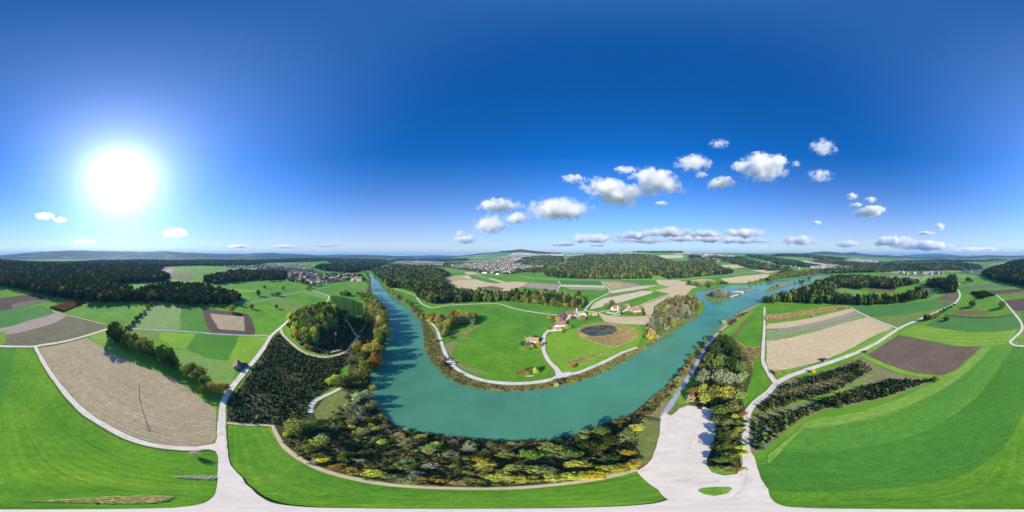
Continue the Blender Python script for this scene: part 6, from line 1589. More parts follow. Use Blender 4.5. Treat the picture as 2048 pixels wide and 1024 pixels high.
def gable(b, L, W, hw, hr, ov=0.5, mi=0, t=0.18):
    """two roof slopes with thickness, ridge along x"""
    for s in (-1, 1):
        x0, x1 = -L / 2 - ov, L / 2 + ov
        ye, ze = s * (W / 2 + ov), hw - ov * (hr - hw) / (W / 2)
        v = [(x0, ye, ze), (x1, ye, ze), (x1, 0, hr), (x0, 0, hr), (x0, ye, ze + t), (x1, ye, ze + t), (x1, 0, hr + t), (x0, 0, hr + t)]
        f = [(0, 1, 2, 3), (7, 6, 5, 4), (0, 4, 5, 1), (1, 5, 6, 2), (3, 7, 4, 0)]
        b.add(v, f if s > 0 else [tuple(reversed(q)) for q in f], mi)


def wall_body(b, L, W, hw, hr, mi=0):
    l, w = L / 2, W / 2
    v = [(-l, -w, 0), (l, -w, 0), (l, w, 0), (-l, w, 0), (-l, -w, hw), (l, -w, hw), (l, w, hw), (-l, w, hw), (-l, 0, hr - 0.02), (l, 0, hr - 0.02)]
    b.add(v, [(0, 1, 5, 4), (2, 3, 7, 6), (1, 2, 6, 9, 5), (3, 0, 4, 8, 7)], mi)


def house(name, px, py, L, W, hw, hr, ridge_az, roof, wall, label, chimneys=1, win=True, door=True, cat='house', group=None):
    """a building whose middle stands at the pixel; ridge_az: compass bearing of its ridge in degrees"""
    p = P(px, py)
    root = empty(name, p, math.radians(90 - ridge_az))
    tag(root, label, cat, group)
    b = MB(); wall_body(b, L, W, hw, hr)
    b.obj('wall', wall, root)
    b = MB(); gable(b, L, W, hw, hr)
    rf = b.obj('roof', ROOFS[roof], root)
    for k in range(chimneys):
        x = (-0.25 + 0.5 * k) * L
        c = MB().box(x - 0.35, x + 0.35, 0.2, 0.9, hr - 0.8, hr + 1.0).box(x - 0.45, x + 0.45, 0.1, 1.0, hr + 1.0, hr + 1.15)
        c.obj('chimney', MAT['wall_grey'], rf)
    if win:
        st = 2 if hw > 4.5 else 1
        n = max(2, int(L / 3.2))
        proto = None
        for s in (-1, 1):
            for f in range(st):
                for k in range(n):
                    x = -L / 2 + L * (k + 0.5) / n; z = 1.1 + f * 2.7
                    if z + 1.3 > hw: continue
                    if s < 0 and f == 0 and k == n // 2 and door: continue
                    if proto is None:
                        proto = MB().box(-0.55, 0.55, -0.04, 0.05, 0, 1.3).obj('window', MAT['window'], root, link=False)
                        fr = MB()
                        for (a, c_, d, e) in ((-0.63, -0.55, -0.08, 1.38), (0.55, 0.63, -0.08, 1.38), (-0.55, 0.55, -0.08, 0.0), (-0.55, 0.55, 1.3, 1.38), (-0.03, 0.03, 0, 1.3)):
                            fr.box(a, c_, -0.06, 0.08, d, e)
                        frame = fr.obj('frame', MAT['white_paint'], link=False)
                    o = proto.copy(); COL.objects.link(o); o.parent = root
                    o.location = (x, s * (W / 2 + 0.01), z); o.rotation_euler = (0, 0, 0 if s > 0 else math.pi)
                    q = frame.copy(); COL.objects.link(q); q.parent = o
        for s in (-1, 1):
            for y in (-W / 4, W / 4):
                o = proto.copy(); COL.objects.link(o); o.parent = root
                o.location = (s * (L / 2 + 0.01), y, 1.1); o.rotation_euler = (0, 0, -s * math.pi / 2)
                q = frame.copy(); COL.objects.link(q); q.parent = o
    if door:
        d = MB().box(-0.55, 0.55, -W / 2 - 0.08, -W / 2 + 0.03, 0, 2.1) if win else MB().box(-1.8, 1.8, -W / 2 - 0.08, -W / 2 + 0.03, 0, min(3.4, hw - 0.3))
        do = d.obj('door', MAT['wood_wall'], root)
        MB().box(0.35, 0.42, -W / 2 - 0.14, -W / 2 - 0.08, 1.0, 1.15).obj('handle', MAT['steel'], do)
    return root


WW, WC, WG, WD = MAT['wall_white'], MAT['wall_cream'], MAT['wall_grey'], MAT['wood_wall']
# the shed on the left road
sh = house('shed', 474.5, 733, 7.5, 5.2, 2.9, 4.9, -97, 'brown', WG, 'small brown-roofed shed with a side wing by the left road', 0, True, True, 'shed')
w_ = MB(); wall_body(w_, 5.2, 4.0, 2.6, 3.9); wing = w_.obj('side_wing', WD, sh)
wing.location = (0.6, -4.4, 0); wing.rotation_euler = (0, 0, math.pi / 2)
w_ = MB(); gable(w_, 5.4, 4.0, 2.6, 3.9, 0.4); w_.obj('wing_roof', ROOFS['dark'], wing)
MB().box(-0.4, 0.5, -1.3, -0.6, 3.9, 4.1).obj('skylight', MAT['white_paint'], sh)
# single farmhouse with the yellow awning
fh = house('farmhouse', 1065, 683.5, 12.0, 6.5, 3.4, 6.0, 100, 'pink', WW, 'single white farmhouse with a faded red roof and a yellow awning', 1)
a_ = MB().add([(1.6, -3.4, 2.6), (4.2, -3.4, 2.6), (4.2, -6.2, 2.1), (1.6, -6.2, 2.1), (1.6, -3.4, 2.66), (4.2, -3.4, 2.66), (4.2, -6.2, 2.16), (1.6, -6.2, 2.16)], [(0, 1, 2, 3), (7, 6, 5, 4), (2, 6, 7, 3), (1, 5, 6, 2), (3, 7, 4, 0)])
aw = a_.obj('awning', MAT['yellow_cloth'], fh)
for x in (1.7, 4.1): MB().bar((x, -6.1, 0), (x, -6.1, 2.12), 0.05).obj('awning_post', MAT['steel'], aw)
# hamlet
HG_ = 'buildings of the hamlet on the peninsula'
house('barn', 1122.5, 636.5, 25, 13, 4.2, 9.0, 35, 'brown', WD, 'largest barn of the hamlet with a long brown roof', 0, False, True, 'barn', HG_)
house('farmhouse', 1121, 652.5, 12.5, 9, 4.6, 8.2, 100, 'brown', WW, 'white gabled house with a brown roof below the big barn', 1, group=HG_)
house('outbuilding', 1117, 660, 9, 6, 2.8, 4.6, 96, 'pink', WW, 'low white outbuilding with pinkish roof at the hamlet entrance', 0, group=HG_)
house('barn', 1141, 629.5, 18, 10, 3.8, 7.2, 70, 'brown', WC, 'brown-roofed barn at the back of the hamlet near the thin silo', 0, False, True, 'barn', HG_)
house('cottage', 1150, 633.5, 7.5, 6.5, 3.0, 5.8, 20, 'red', WW, 'small red-roofed cottage in the middle of the hamlet', 1, group=HG_)
house('farmhouse', 1157, 630.5, 12, 8, 3.8, 7.0, 110, 'grey', WC, 'grey-roofed house in the right half of the hamlet', 1, group=HG_)
house('farmhouse', 1168, 631, 9, 8, 4.0, 7.2, 30, 'pink', WW, 'pink-roofed house at the right end of the hamlet', 1, group=HG_)
house('cottage', 1189, 629.5, 7.5, 5.5, 2.8, 5.0, 100, 'pink', WW, 'smallest pink-roofed cottage between hamlet and red-roofed farm', 0, group=HG_)
house('shed', 1131, 644.5, 6, 4.5, 2.5, 3.9, 60, 'brown', WD, 'small boarded shed between big barn and gabled house', 0, False, True, 'shed', HG_)
house('shed', 1147, 637.5, 6.5, 5, 2.6, 4.2, 110, 'dark', WD, 'dark-roofed shed in front of the red cottage', 0, False, True, 'shed', HG_)
house('shed', 1163, 635, 7, 5, 2.6, 4.4, 80, 'brown', WC, 'low brown-roofed shed in front of the grey-roofed house', 0, False, True, 'shed', HG_)
house('shed', 1134, 628, 8, 5, 3.0, 4.8, 75, 'grey', WD, 'grey-roofed shed at the back left of the hamlet', 0, False, True, 'shed', HG_)
FG_ = 'buildings of the red-roofed farm'
house('shed', 1240, 621.5, 6, 4.5, 2.6, 4.0, 60, 'brown', WD, 'brown boarded shed right of the pale silo', 0, False, True, 'shed', FG_)
house('shed', 1262, 619, 8, 5, 2.8, 4.4, 110, 'grey', WD, 'grey-roofed shed at the back of the farm yard', 0, False, True, 'shed', FG_)
house('barn', 1231, 618.5, 15, 9.5, 3.6, 7.6, 84, 'red', WW, 'red-roofed barn with white walls beside the pale silo', 0, True, True, 'barn', FG_)
house('barn', 1252.5, 614.5, 11, 8, 3.2, 6.4, 105, 'red', WC, 'red-roofed barn half hidden behind a green tree', 0, False, True, 'barn', FG_)
house('farmhouse', 1272, 623.5, 14.5, 12, 4.2, 8.8, 112, 'red', WC, 'big red-roofed farmhouse at the right end of the farm yard', 2, group=FG_)


def silo(px, py, h, r, label):
    p = P(px, py)
    root = empty('silo', p); tag(root, label, 'silo')
    MB().bar((0, 0, -0.1), (0, 0, h), r, r, 16).obj('tank', MAT['white_paint'], root)
    MB().bar((0, 0, h), (0, 0, h + r * 0.8), r * 1.03, 0.12, 16).obj('cap', MAT['steel'], root)
    b = MB()
    for k in range(int(h / 0.4)): b.box(r + 0.02, r + 0.1, -0.22, 0.22, k * 0.4, k * 0.4 + 0.04)
    b.obj('ladder', MAT['steel'], root)['kind'] = 'stuff'


silo(1235.5, 621.8, 9.0, 1.1, 'pale slender silo in front of the red-roofed barn')
silo(1153.4, 627, 9.0, 1.0, 'thin white silo behind the hamlet barns')


# ---- villages and the town: houses one by one nearest first, the rest as one mass
def far_house_mesh(roof, wall, L, W, hw, hr):
    b = MB(); wall_body(b, L, W, hw, hr, 0); gable(b, L, W, hw, hr, 0.4, 1)
    n = max(2, int(L / 3.5))
    for s in (-1, 1):
        for f in range(2 if hw > 4.8 else 1):
            for k in range(n):
                x = -L / 2 + L * (k + 0.5) / n; z = 1.0 + 2.6 * f
                b.box(x - 0.5, x + 0.5, s * W / 2 - 0.03, s * W / 2 + 0.03, z, z + 1.3, 2)
    return b.obj('village_house', [wall, ROOFS[roof], MAT['window']], link=False).data


FARH = []
for roof, wall, wn in (('red', WW, 'white'), ('brown', WW, 'white'), ('grey', WW, 'white'), ('pink', WC, 'cream'), ('dark', WG, 'grey'), ('light', WW, 'white')):
    for sz in ((11, 9, 5.4, 9.2), (14, 10, 5.6, 9.8)):
        FARH.append((far_house_mesh(roof, wall, *sz), roof, wn))

VILL = [
    ('in the village left of the river', [(566, 560), (600, 566), (640, 568), (680, 564), (700, 560), (690, 551), (652, 553), (622, 546), (600, 541), (575, 546)], 19, 'village left of the river'),
    ('on the bank by the monastery', [(684, 556), (705, 562), (722, 562), (722, 553), (700, 548), (686, 549)], 19, 'houses by the monastery'),
    ('in the upper part of the left village', [(515, 534), (560, 530), (600, 531), (625, 534), (622, 541), (590, 541), (560, 538), (518, 540)], 24, 'upper village left of the river'),
    ('on the plain below the left forest ridge', [(448, 532), (512, 532), (512, 537), (470, 537), (455, 536)], 30, 'far hamlet below the ridge'),
    ('in the far right-hand valley hamlet', [(1795, 543), (1830, 546), (1890, 543.5), (1895, 548), (1850, 551), (1800, 547.5)], 30, 'hamlet in the right-hand valley'),
    ('below the dark wooded hill on the right', [(1905, 545.5), (1965, 541), (1966, 545), (1925, 547)], 32, 'hamlet below the wooded hill'),
    ('in the upstream village by the river', [(1606, 522), (1625, 524), (1660, 531), (1700, 532.5), (1704, 537.5), (1650, 539), (1622, 536)], 26, 'upstream village'),
    ('along the wood road on the upstream slope', [(1570, 525), (1590, 530), (1600, 533), (1585, 535), (1565, 530)], 40, 'houses on the upstream slope'),
    ('town', [(772, 528), (775, 523.5), (830, 521.5), (890, 525.5), (885, 532.5), (830, 531)], 24, None),
    ('town', [(900, 531), (960, 524.5), (1000, 516), (1024, 507), (1060, 507), (1126, 509), (1128, 511), (1050, 514), (1040, 520), (1024, 523.5), (1052, 531), (1090, 534), (1060, 539), (1030, 541), (1022, 549), (1002, 547), (960, 541), (910, 537)], 24, None),
    ('plateau', [(1370, 506.5), (1420, 509), (1470, 512), (1465, 515.5), (1410, 514.5)], 28, None),
    ('plateau', [(1190, 508), (1240, 507), (1300, 506.8), (1220, 509.5)], 36, None),
    ('upstream hill', [(1690, 520), (1720, 518), (1760, 522.5), (1750, 526.5), (1700, 524)], 28, None),
    ('right valley', [(1800, 527), (1860, 524), (1950, 524), (2000, 526), (1900, 530), (1830, 531)], 90, None),
]
MX, MY = [], []
budget = 245
for place, poly, sp, grp in VILL:
    X, Y = scatter(poly, sp)
    k = RNG.random(len(X)) < 0.86
    X, Y = X[k], Y[k]
    if grp is None or budget <= 0:
        MX.append(X); MY.append(Y); continue
    first = {}
    for x, y in zip(X, Y):
        if budget <= 0:
            MX.append(np.array([x])); MY.append(np.array([y])); continue
        budget -= 1
        me, roof, wn = FARH[int(RNG.integers(len(FARH)))]
        o = bpy.data.objects.new('village_house', me); COL.objects.link(o)
        o.location = (float(x), float(y), float(H(x, y)) - 0.2)
        o.rotation_euler = (0, 0, RNG.choice([0.3, 1.87]) + RNG.normal() * 0.2)
        tag(o, '%s house with %s gable roof %s' % (wn, {'pink': 'faded red', 'light': 'pale'}.get(roof, roof), place), 'house', '%s houses with %s roofs, %s' % (wn, roof, grp))
MX = np.concatenate(MX); MY = np.concatenate(MY)


def mesh_source(me, name):
    o = bpy.data.objects.new(name, me); return o


mass('town_houses', MX, MY, np.full(len(MX), 1.25), np.full(len(MX), 1.05), [mesh_source(m, 'town_house') for m, r, w in FARH], [{'red': 0.7, 'brown': 0.8, 'grey': 2.2, 'pink': 0.7, 'dark': 0.6, 'light': 3.0}[r] for m, r, w in FARH], 'countless small pale houses of the distant town and hill villages', zoff=-0.2)


def slab_building(name, px, py, L, W, h, az, wall, roofc, label, cat, flat=False):
    p = P(px, py)
    root = empty(name, p, math.radians(90 - az)); tag(root, label, cat)
    if flat:
        MB().box(-L / 2, L / 2, -W / 2, W / 2, -0.5, h).obj('wall', wall, root)
        MB().box(-L / 2 - 0.4, L / 2 + 0.4, -W / 2 - 0.4, W / 2 + 0.4, h, h + 0.5).obj('roof', roofc, root)
    else:
        b = MB(); wall_body(b, L, W, h, h * 1.55); b.obj('wall', wall, root)
        b = MB(); gable(b, L, W, h, h * 1.55, 0.6); b.obj('roof', roofc, root)
    n = max(3, int(L / 5))
    pr = MB().box(-0.9, 0.9, -0.05, 0.05, 0, 1.7).obj('window', MAT['window'], link=False)
    for s in (-1, 1):
        for f in range(max(1, int(h / 3.6))):
            for k in range(n):
                o = pr.copy(); COL.objects.link(o); o.parent = root
                o.location = (-L / 2 + L * (k + 0.5) / n, s * (W / 2 + 0.02), 1.3 + f * 3.5)
    return root


mo = slab_building('monastery', 716, 562, 34, 13, 11.0, 62, WW, ROOFS['red'], 'large white monastery wing with a red roof above the river', 'monastery')
slab_building('church', 703, 557, 22, 11, 9.0, 150, WW, ROOFS['brown'], 'white church with steep brown roof beside the monastery', 'church')
tw = P(705, 556)
ct = empty('church_tower', tw); tag(ct, 'slim white church tower behind the monastery', 'tower')
MB().box(-2.2, 2.2, -2.2, 2.2, -0.5, 18).obj('shaft', WW, ct)
MB().add([(-2.5, -2.5, 18), (2.5, -2.5, 18), (2.5, 2.5, 18), (-2.5, 2.5, 18), (0, 0, 28)], [(0, 1, 4), (1, 2, 4), (2, 3, 4), (3, 0, 4), (3, 2, 1, 0)]).obj('spire', ROOFS['red'], ct)
slab_building('factory_hall', 587, 547.5, 58, 14, 5, 66, WW, MAT['white_paint'], 'long white flat-roofed hall in the left village', 'hall', True)
slab_building('greenhouse', 446, 543.4, 95, 9, 3.5, 50, MAT['white_paint'], MAT['white_paint'], 'long white greenhouse on the far left plain', 'greenhouse', True)
slab_building('farm_hall', 204, 529.0, 55, 22, 9, 20, WW, ROOFS['pink'], 'pale farm hall standing alone above the left forest', 'hall')
for k, (px, py, L, W, c) in enumerate([(960, 543.5, 45, 25, 'blue-roofed'), (975, 546, 60, 30, 'grey-roofed'), (990, 546, 50, 25, 'white-roofed'), (1000, 548.5, 40, 22, 'red-fronted'), (940, 538, 35, 20, 'pale cream')]):
    slab_building('industrial_hall', px, py, L, W, 7, 20 + 8 * k, WW if k % 2 else WG, [MAT['blue_paint'], ROOFS['grey'], MAT['white_paint'], ROOFS['red'], MAT['concrete']][k], c + ' flat industrial hall at the edge of the town', 'hall', True)
for k, (px, py, L, W, roof, lab) in enumerate([(1580, 533, 30, 14, 'pink', 'pinkish farm hall on the upstream slope'), (1563, 535, 26, 14, 'dark', 'dark-roofed shed on the upstream slope'), (1594, 537, 45, 16, 'grey', 'pale flat farm shed on the upstream slope'), (1523, 536, 22, 11, 'red', 'red-roofed barn at the foot of the plateau'), (1775, 546.5, 40, 18, 'red', 'red-roofed farm hall beside the valley meadow'), (1790, 546, 50, 16, 'grey', 'long white-walled hall in the valley hamlet')]):
    slab_building('farm_hall', px, py, L, W, 5, 70 - 9 * k, WW, ROOFS[roof], lab, 'hall')


# ---- footbridge
def bridge():
    a, c = P(733, 579.5), P(772, 579.8)
    d = c - a; L = d.length; az = math.atan2(d.y, d.x)
    root = empty('footbridge', (a.x, a.y, 0), az); tag(root, 'dark covered wooden bridge crossing the river on low piers', 'bridge')
    MB().box(-2, L + 2, -1.8, 1.8, 3.2, 3.7).obj('deck', MAT['wood_pole'], root)
    b = MB()
    for s in (-1, 1):
        b.box(-2, L + 2, s * 1.75 - 0.08, s * 1.75 + 0.08, 4.6, 4.75)
        for k in range(int(L / 2.5) + 1): b.box(k * 2.5 - 0.07, k * 2.5 + 0.07, s * 1.75 - 0.07, s * 1.75 + 0.07, 3.7, 4.6)
    b.obj('railing', MAT['wood_pole'], root)
    for k in range(1, 4):
        x = L * k / 4
        MB().box(x - 0.7, x + 0.7, -1.6, 1.6, -1, 3.2).obj('pier', MAT['concrete'], root)
    for x in (-1.5, L + 1.5): MB().box(x - 1.5, x + 1.5, -2.4, 2.4, -1, 3.2).obj('abutment', MAT['concrete'], root)


bridge()


# ---- power line
def pole(px, py, h, label, arms=2, mat='wood_pole', world=None):
    p = world or P(px, py)
    root = empty('power_pole', p, math.radians(20)); tag(root, label, 'power pole')
    MB().bar((0, 0, -0.3), (0, 0, h), 0.2, 0.12, 8).obj('mast', MAT[mat], root)
    for k in range(arms):
        z = h - 0.6 - k * 1.5; w = 1.5 - 0.25 * (k % 2)
        ar = MB().box(-w, w, -0.08, 0.08, z, z + 0.16).obj('crossarm', MAT[mat], root)
        for x in (-w + 0.1, 0.0, w - 0.1) if k == 0 else (-w + 0.1, w - 0.1):
            MB().bar((x, 0, z + 0.16), (x, 0, z + 0.5), 0.07, 0.05, 6).obj('insulator', MAT['white_paint'], ar)
    return root, p


pA, A = pole(279, 796, 15.5, 'tall wooden power pole casting a long shadow on the seeded field', 3)
pB, B = pole(671, 685, 13.0, 'pale concrete power pole with crossarms in the shade of the knoll', 3, 'concrete')
pC, Cc = pole(698, 637, 11.0, 'power pole at the lower edge of the vineyard', 2)
pD, D_ = pole(2040, 692, 10.0, 'power pole at the bend of the far right track', 2)
pE, E_ = pole(1939.5, 577.5, 11.0, 'thin power pole in the striped far right fields', 2)
pF, F_ = pole(1967, 620, 12.0, 'thin power pole on the meadow beside the lone round tree', 2)


def wires(a, ha, b, hb, label):
    root = empty('power_line', a); tag(root, label, 'power line')
    d = (b - a); side = Vector((-d.y, d.x, 0)).normalized()
    for k in (-1, 0, 1):
        m = MB(); prev = None
        for t in range(17):
            s = t / 16
            p = d * s + side * (1.3 * k) + Vector((0, 0, ha * (1 - s) + hb * s - 1.6 * 4 * s * (1 - s)))
            if prev is not None: m.bar(prev, p, 0.025, 0.025, 4)
            prev = p
        m.obj('wire', MAT['wire'], root)


wires(A, 15.4, B, 12.8, 'power line of three wires from the field pole to the knoll')
wires(B, 12.8, Cc, 10.8, 'power line of three wires from the knoll pole to the vineyard')


# ---- vehicles
def wheel(parent, x, y, r, w=0.22):
    b = MB().bar((x, y - w / 2, r), (x, y + w / 2, r), r, r, 14)
    t = b.obj('wheel', MAT['rubber'], parent)
    MB().bar((x, y - w / 2 - 0.02, r), (x, y + w / 2 + 0.02, r), r * 0.55, r * 0.55, 10).obj('rim', MAT['steel'], t)


def car(px, py, az, mat, label, van=False, world=None, dz=0.4):
    p = world or P(px, py)
    root = empty('parked_car' if not van else 'delivery_van', p + Vector((0, 0, dz)), math.radians(90 - az)); tag(root, label, 'car' if not van else 'van')
    L, W, h1, h2 = (4.3, 1.75, 0.85, 1.45) if not van else (5.0, 1.9, 1.0, 2.1)
    prof = [(-L / 2, 0.35), (L / 2, 0.35), (L / 2, 0.7), (L / 2 - 0.15, h1), (-L / 2 + 0.1, h1 + 0.05), (-L / 2, 0.75)]
    b = MB(); n = len(prof)
    v = [(x, -W / 2, z) for x, z in prof] + [(x, W / 2, z) for x, z in prof]
    b.add(v, [tuple(range(n - 1, -1, -1))[::-1], tuple(range(2 * n - 1, n - 1, -1))] + [(i, n + i, n + (i + 1) % n, (i + 1) % n) for i in range(n)])
    b.obj('body', mat, root)
    c0, c1 = (-L / 2 + 0.3, L / 2 - 1.5) if not van else (-L / 2 + 0.1, L / 2 - 0.9)
    t0, t1 = c0 + 0.45, c1 - 0.6
    v = [(c0, -W / 2 + 0.06, h1), (c1, -W / 2 + 0.06, h1), (t1, -W / 2 + 0.2, h2), (t0, -W / 2 + 0.2, h2), (c0, W / 2 - 0.06, h1), (c1, W / 2 - 0.06, h1), (t1, W / 2 - 0.2, h2), (t0, W / 2 - 0.2, h2)]
    MB().add(v, [(0, 1, 2, 3), (7, 6, 5, 4), (1, 5, 6, 2), (4, 0, 3, 7)]).obj('window', MAT['window'], root)
    MB().box(t0 - 0.02, t1 + 0.02, -W / 2 + 0.18, W / 2 - 0.18, h2, h2 + 0.05).obj('roof', mat, root)
    for x in (-L / 2 + 0.8, L / 2 - 0.85):
        for y in (-W / 2 + 0.1, W / 2 - 0.1): wheel(root, x, y, 0.33)
    for y in (-W / 2 + 0.3, W / 2 - 0.3): MB().box(L / 2, L / 2 + 0.03, y - 0.2, y + 0.2, 0.55, 0.72).obj('headlight', MAT['white_paint'], root)


def tractor(px, py, az, paint, label, implement=True):
    p = P(px, py)
    root = empty('tractor', p + Vector((0, 0, 0.05)), math.radians(90 - az)); tag(root, label, 'tractor')
    MB().box(-0.6, 2.0, -0.45, 0.45, 0.8, 1.6).obj('bonnet', paint, root)
    cb = MB().box(-1.6, -0.1, -0.75, 0.75, 0.9, 1.5).box(-1.55, -0.15, -0.72, 0.72, 1.5, 2.5, 1).box(-1.65, -0.05, -0.8, 0.8, 2.5, 2.65)
    cb.obj('cab', [paint, MAT['window']], root)
    for y in (-0.85, 0.85): wheel(root, -1.1, y, 0.85, 0.45); wheel(root, 1.5, y * 0.9, 0.5, 0.3)
    MB().bar((0.9, -0.3, 1.6), (0.9, -0.3, 2.4), 0.06).obj('exhaust', MAT['steel'], root)
    if implement:
        MB().box(-3.6, -1.9, -1.4, 1.4, 0.3, 0.8).box(-2.2, -1.6, -0.2, 0.2, 0.5, 0.7).obj('implement', MAT['steel'], root)


tractor(1625, 634.5, 60, MAT['white_paint'], 'small tractor working at the edge of the pale stubble')
tractor(1645, 721, 55, MAT['green_paint'], 'green tractor with implement on the grass strip beside the lane')


def wagon(px, py, az, label):
    p = P(px, py)
    root = empty('farm_wagon', p + Vector((0, 0, 0.05)), math.radians(90 - az)); tag(root, label, 'wagon')
    b = MB().box(-1.9, 1.9, -0.95, 0.95, 0.75, 0.9)
    b.obj('bed', MAT['red_paint'], root)
    MB().box(-1.9, 1.9, -0.95, -0.88, 0.9, 1.5).box(-1.9, 1.9, 0.88, 0.95, 0.9, 1.5).box(-1.9, -1.83, -0.88, 0.88, 0.9, 1.5).box(1.83, 1.9, -0.88, 0.88, 0.9, 1.5).obj('side_board', MAT['wood_wall'], root)
    for x in (-1.2, 1.2):
        for y in (-0.85, 0.85): wheel(root, x, y, 0.42)
    MB().bar((1.9, 0, 0.7), (3.3, 0, 0.5), 0.05).obj('drawbar', MAT['steel'], root)


wagon(1730, 704.5, 60, 'red farm wagon at the corner of the ploughed field')
wagon(1649, 719.5, 55, 'red farm wagon parked just right of the green tractor')
car(1401.5, 815, 75, MAT['black_paint'], 'black car parked at the upper edge of the gravel ground')
car(906.5, 727, 80, MAT['white_paint'], 'white van parked on the grass beside the white riverside path', True, dz=0.1)
car(1430, 844, 20, MAT['wall_grey'], 'silver car parked in the tree shade on the gravel ground')
car(1113, 661.5, 40, MAT['white_paint'], 'white car at the hamlet entrance in front of the outbuilding')
car(1135, 637, 110, MAT['white_paint'], 'white car in the yard beside the big barn')
car(1256, 619, 40, MAT['steel'], 'silver car on the grey yard of the red-roofed farm')
car(494, 732, 40, MAT['blue_paint'], 'pale blue car parked in the shade right of the shed', dz=0.1)
car(101, 620, 75, MAT['white_paint'], 'white car at the corner of the brown crop block', dz=0.1)


# ---- small things
def bench(px, py, az, label):
    p = P(px, py); root = empty('bench', p, math.radians(90 - az)); tag(root, label, 'bench')
    MB().box(-0.9, 0.9, -0.22, 0.22, 0.42, 0.48).obj('seat', MAT['wood_pole'], root)
    MB().box(-0.9, 0.9, 0.2, 0.26, 0.55, 0.9).obj('backrest', MAT['wood_pole'], root)
    for x in (-0.7, 0.7): MB().box(x - 0.05, x + 0.05, -0.2, 0.26, -0.05, 0.55).obj('leg', MAT['concrete'], root)


bench(1048, 757, 95, 'left bench on the grass below the golden trees')
bench(1070, 757.5, 95, 'right bench on the grass below the yellow-green tree')
bench(1096, 745.5, 120, 'bench on the lawn left of the path fork')


def sign(px, py, h, label, mat='white_paint'):
    p = P(px, py); root = empty('info_sign', p, random.random() * 3); tag(root, label, 'sign')
    for x in (-0.5, 0.5): MB().bar((x, 0, -0.1), (x, 0, h), 0.05).obj('post', MAT['wood_pole'], root)
    MB().box(-0.65, 0.65, -0.1, -0.05, h - 0.9, h).obj('board', MAT[mat], root)


sign(881, 692.5, 1.8, 'white information board left of the riverside path')
sign(901, 721, 1.8, 'white information board right of the riverside path')
sign(651, 708, 2.0, 'white board by the bend of the shady knoll path')
sign(356.5, 696, 2.6, 'small white board above the hedge on the light meadow')
sign(1350, 690, 1.8, 'pale board at the edge of the bank wood') if False else None


def log_pile(px0, py0, px1, py1, label):
    a, b = P(px0, py0), P(px1, py1); d = b - a; L = d.length
    root = empty('log_pile', a, math.atan2(d.y, d.x)); tag(root, label, 'log pile')
    proto = MB().bar((0, -1.3, 0), (0, 1.3, 0), 0.24, 0.21, 8).obj('log', MAT['log'], link=False)
    pale = MB().bar((0, -1.3, 0), (0, 1.3, 0), 0.24, 0.21, 8).obj('log', MAT['stone'], link=False)
    for row_ in range(4):
        n = int((L - row_ * 0.5) / 0.48)
        for k in range(n):
            x = row_ * 0.25 + k * 0.48
            o = (pale if x > L * 0.55 else proto).copy(); COL.objects.link(o); o.parent = root
            o.location = (x, RNG.normal() * 0.1, 0.24 + row_ * 0.42)


log_pile(661, 706.5, 687, 699.5, 'long stack of pinkish and pale logs beside the shady path')


def jetty(px, py):
    p = P(px, py); root = empty('jetty', p + Vector((0, 0, 0.2)), 0.5); tag(root, 'small grey wooden jetty at the outer river bank', 'jetty')
    pl = MB().box(-0.13, 0.13, -1.0, 1.0, 0.4, 0.46).obj('plank', MAT['wood_pole'], link=False)
    for k in range(14):
        o = pl.copy(); COL.objects.link(o); o.parent = root; o.location = (k * 0.3, 0, 0)
    for x in (0.2, 3.6):
        for y in (-0.8, 0.8): MB().bar((x, y, -1), (x, y, 0.4), 0.09).obj('post', MAT['wood_pole'], root)


jetty(995, 784.5)


def cut_hay(poly, label, h=0.28, n=2600, colr='straw yellow', name='hay_swath'):
    w = PP(poly)
    x, y = scatter(poly, math.sqrt(max(0.02, 0.5 * abs(sum(w[i].x * w[(i + 1) % len(w)].y - w[(i + 1) % len(w)].x * w[i].y for i in range(len(w)))) / n)))
    m = len(x)
    C = np.stack([x - x.mean(), y - y.mean(), 0.05 + h * RNG.random(m)], 1)
    Nn = RNG.normal(size=(m, 3)) * 0.6 + np.array([0, 0, 1]); Nn /= np.linalg.norm(Nn, axis=1)[:, None]
    me = quads_mesh(name, C, Nn, 0.06 + 0.1 * RNG.random(m), [FOL], aspect=4.0)
    o = bpy.data.objects.new(name, me); COL.objects.link(o)
    o.location = (x.mean(), y.mean(), 0.08); o.color = (*COLS[colr], 1)
    tag(o, label, 'hay', kind='stuff')


cut_hay([(60, 1002), (150, 997), (215, 993), (300, 990), (345, 993), (335, 1001), (300, 1006), (230, 1007), (150, 1005)], 'strewn pale cut straw on the grass near the viewpoint')
cut_hay([(345, 953), (380, 951), (430, 952), (437, 956), (425, 959), (380, 957)], 'long pale heap of dead brush beside the left road', 0.5, 1800, 'pale grey', 'brush_heap')
for k, (px, py, r_, l) in enumerate([(1050, 755, 1.0, 'pale flat gravel patch'), ]):
    pass
F('gravel_patch', 'pale', [(1048, 752.5), (1056, 751), (1068, 750.5), (1066, 753), (1056, 754)], 4)


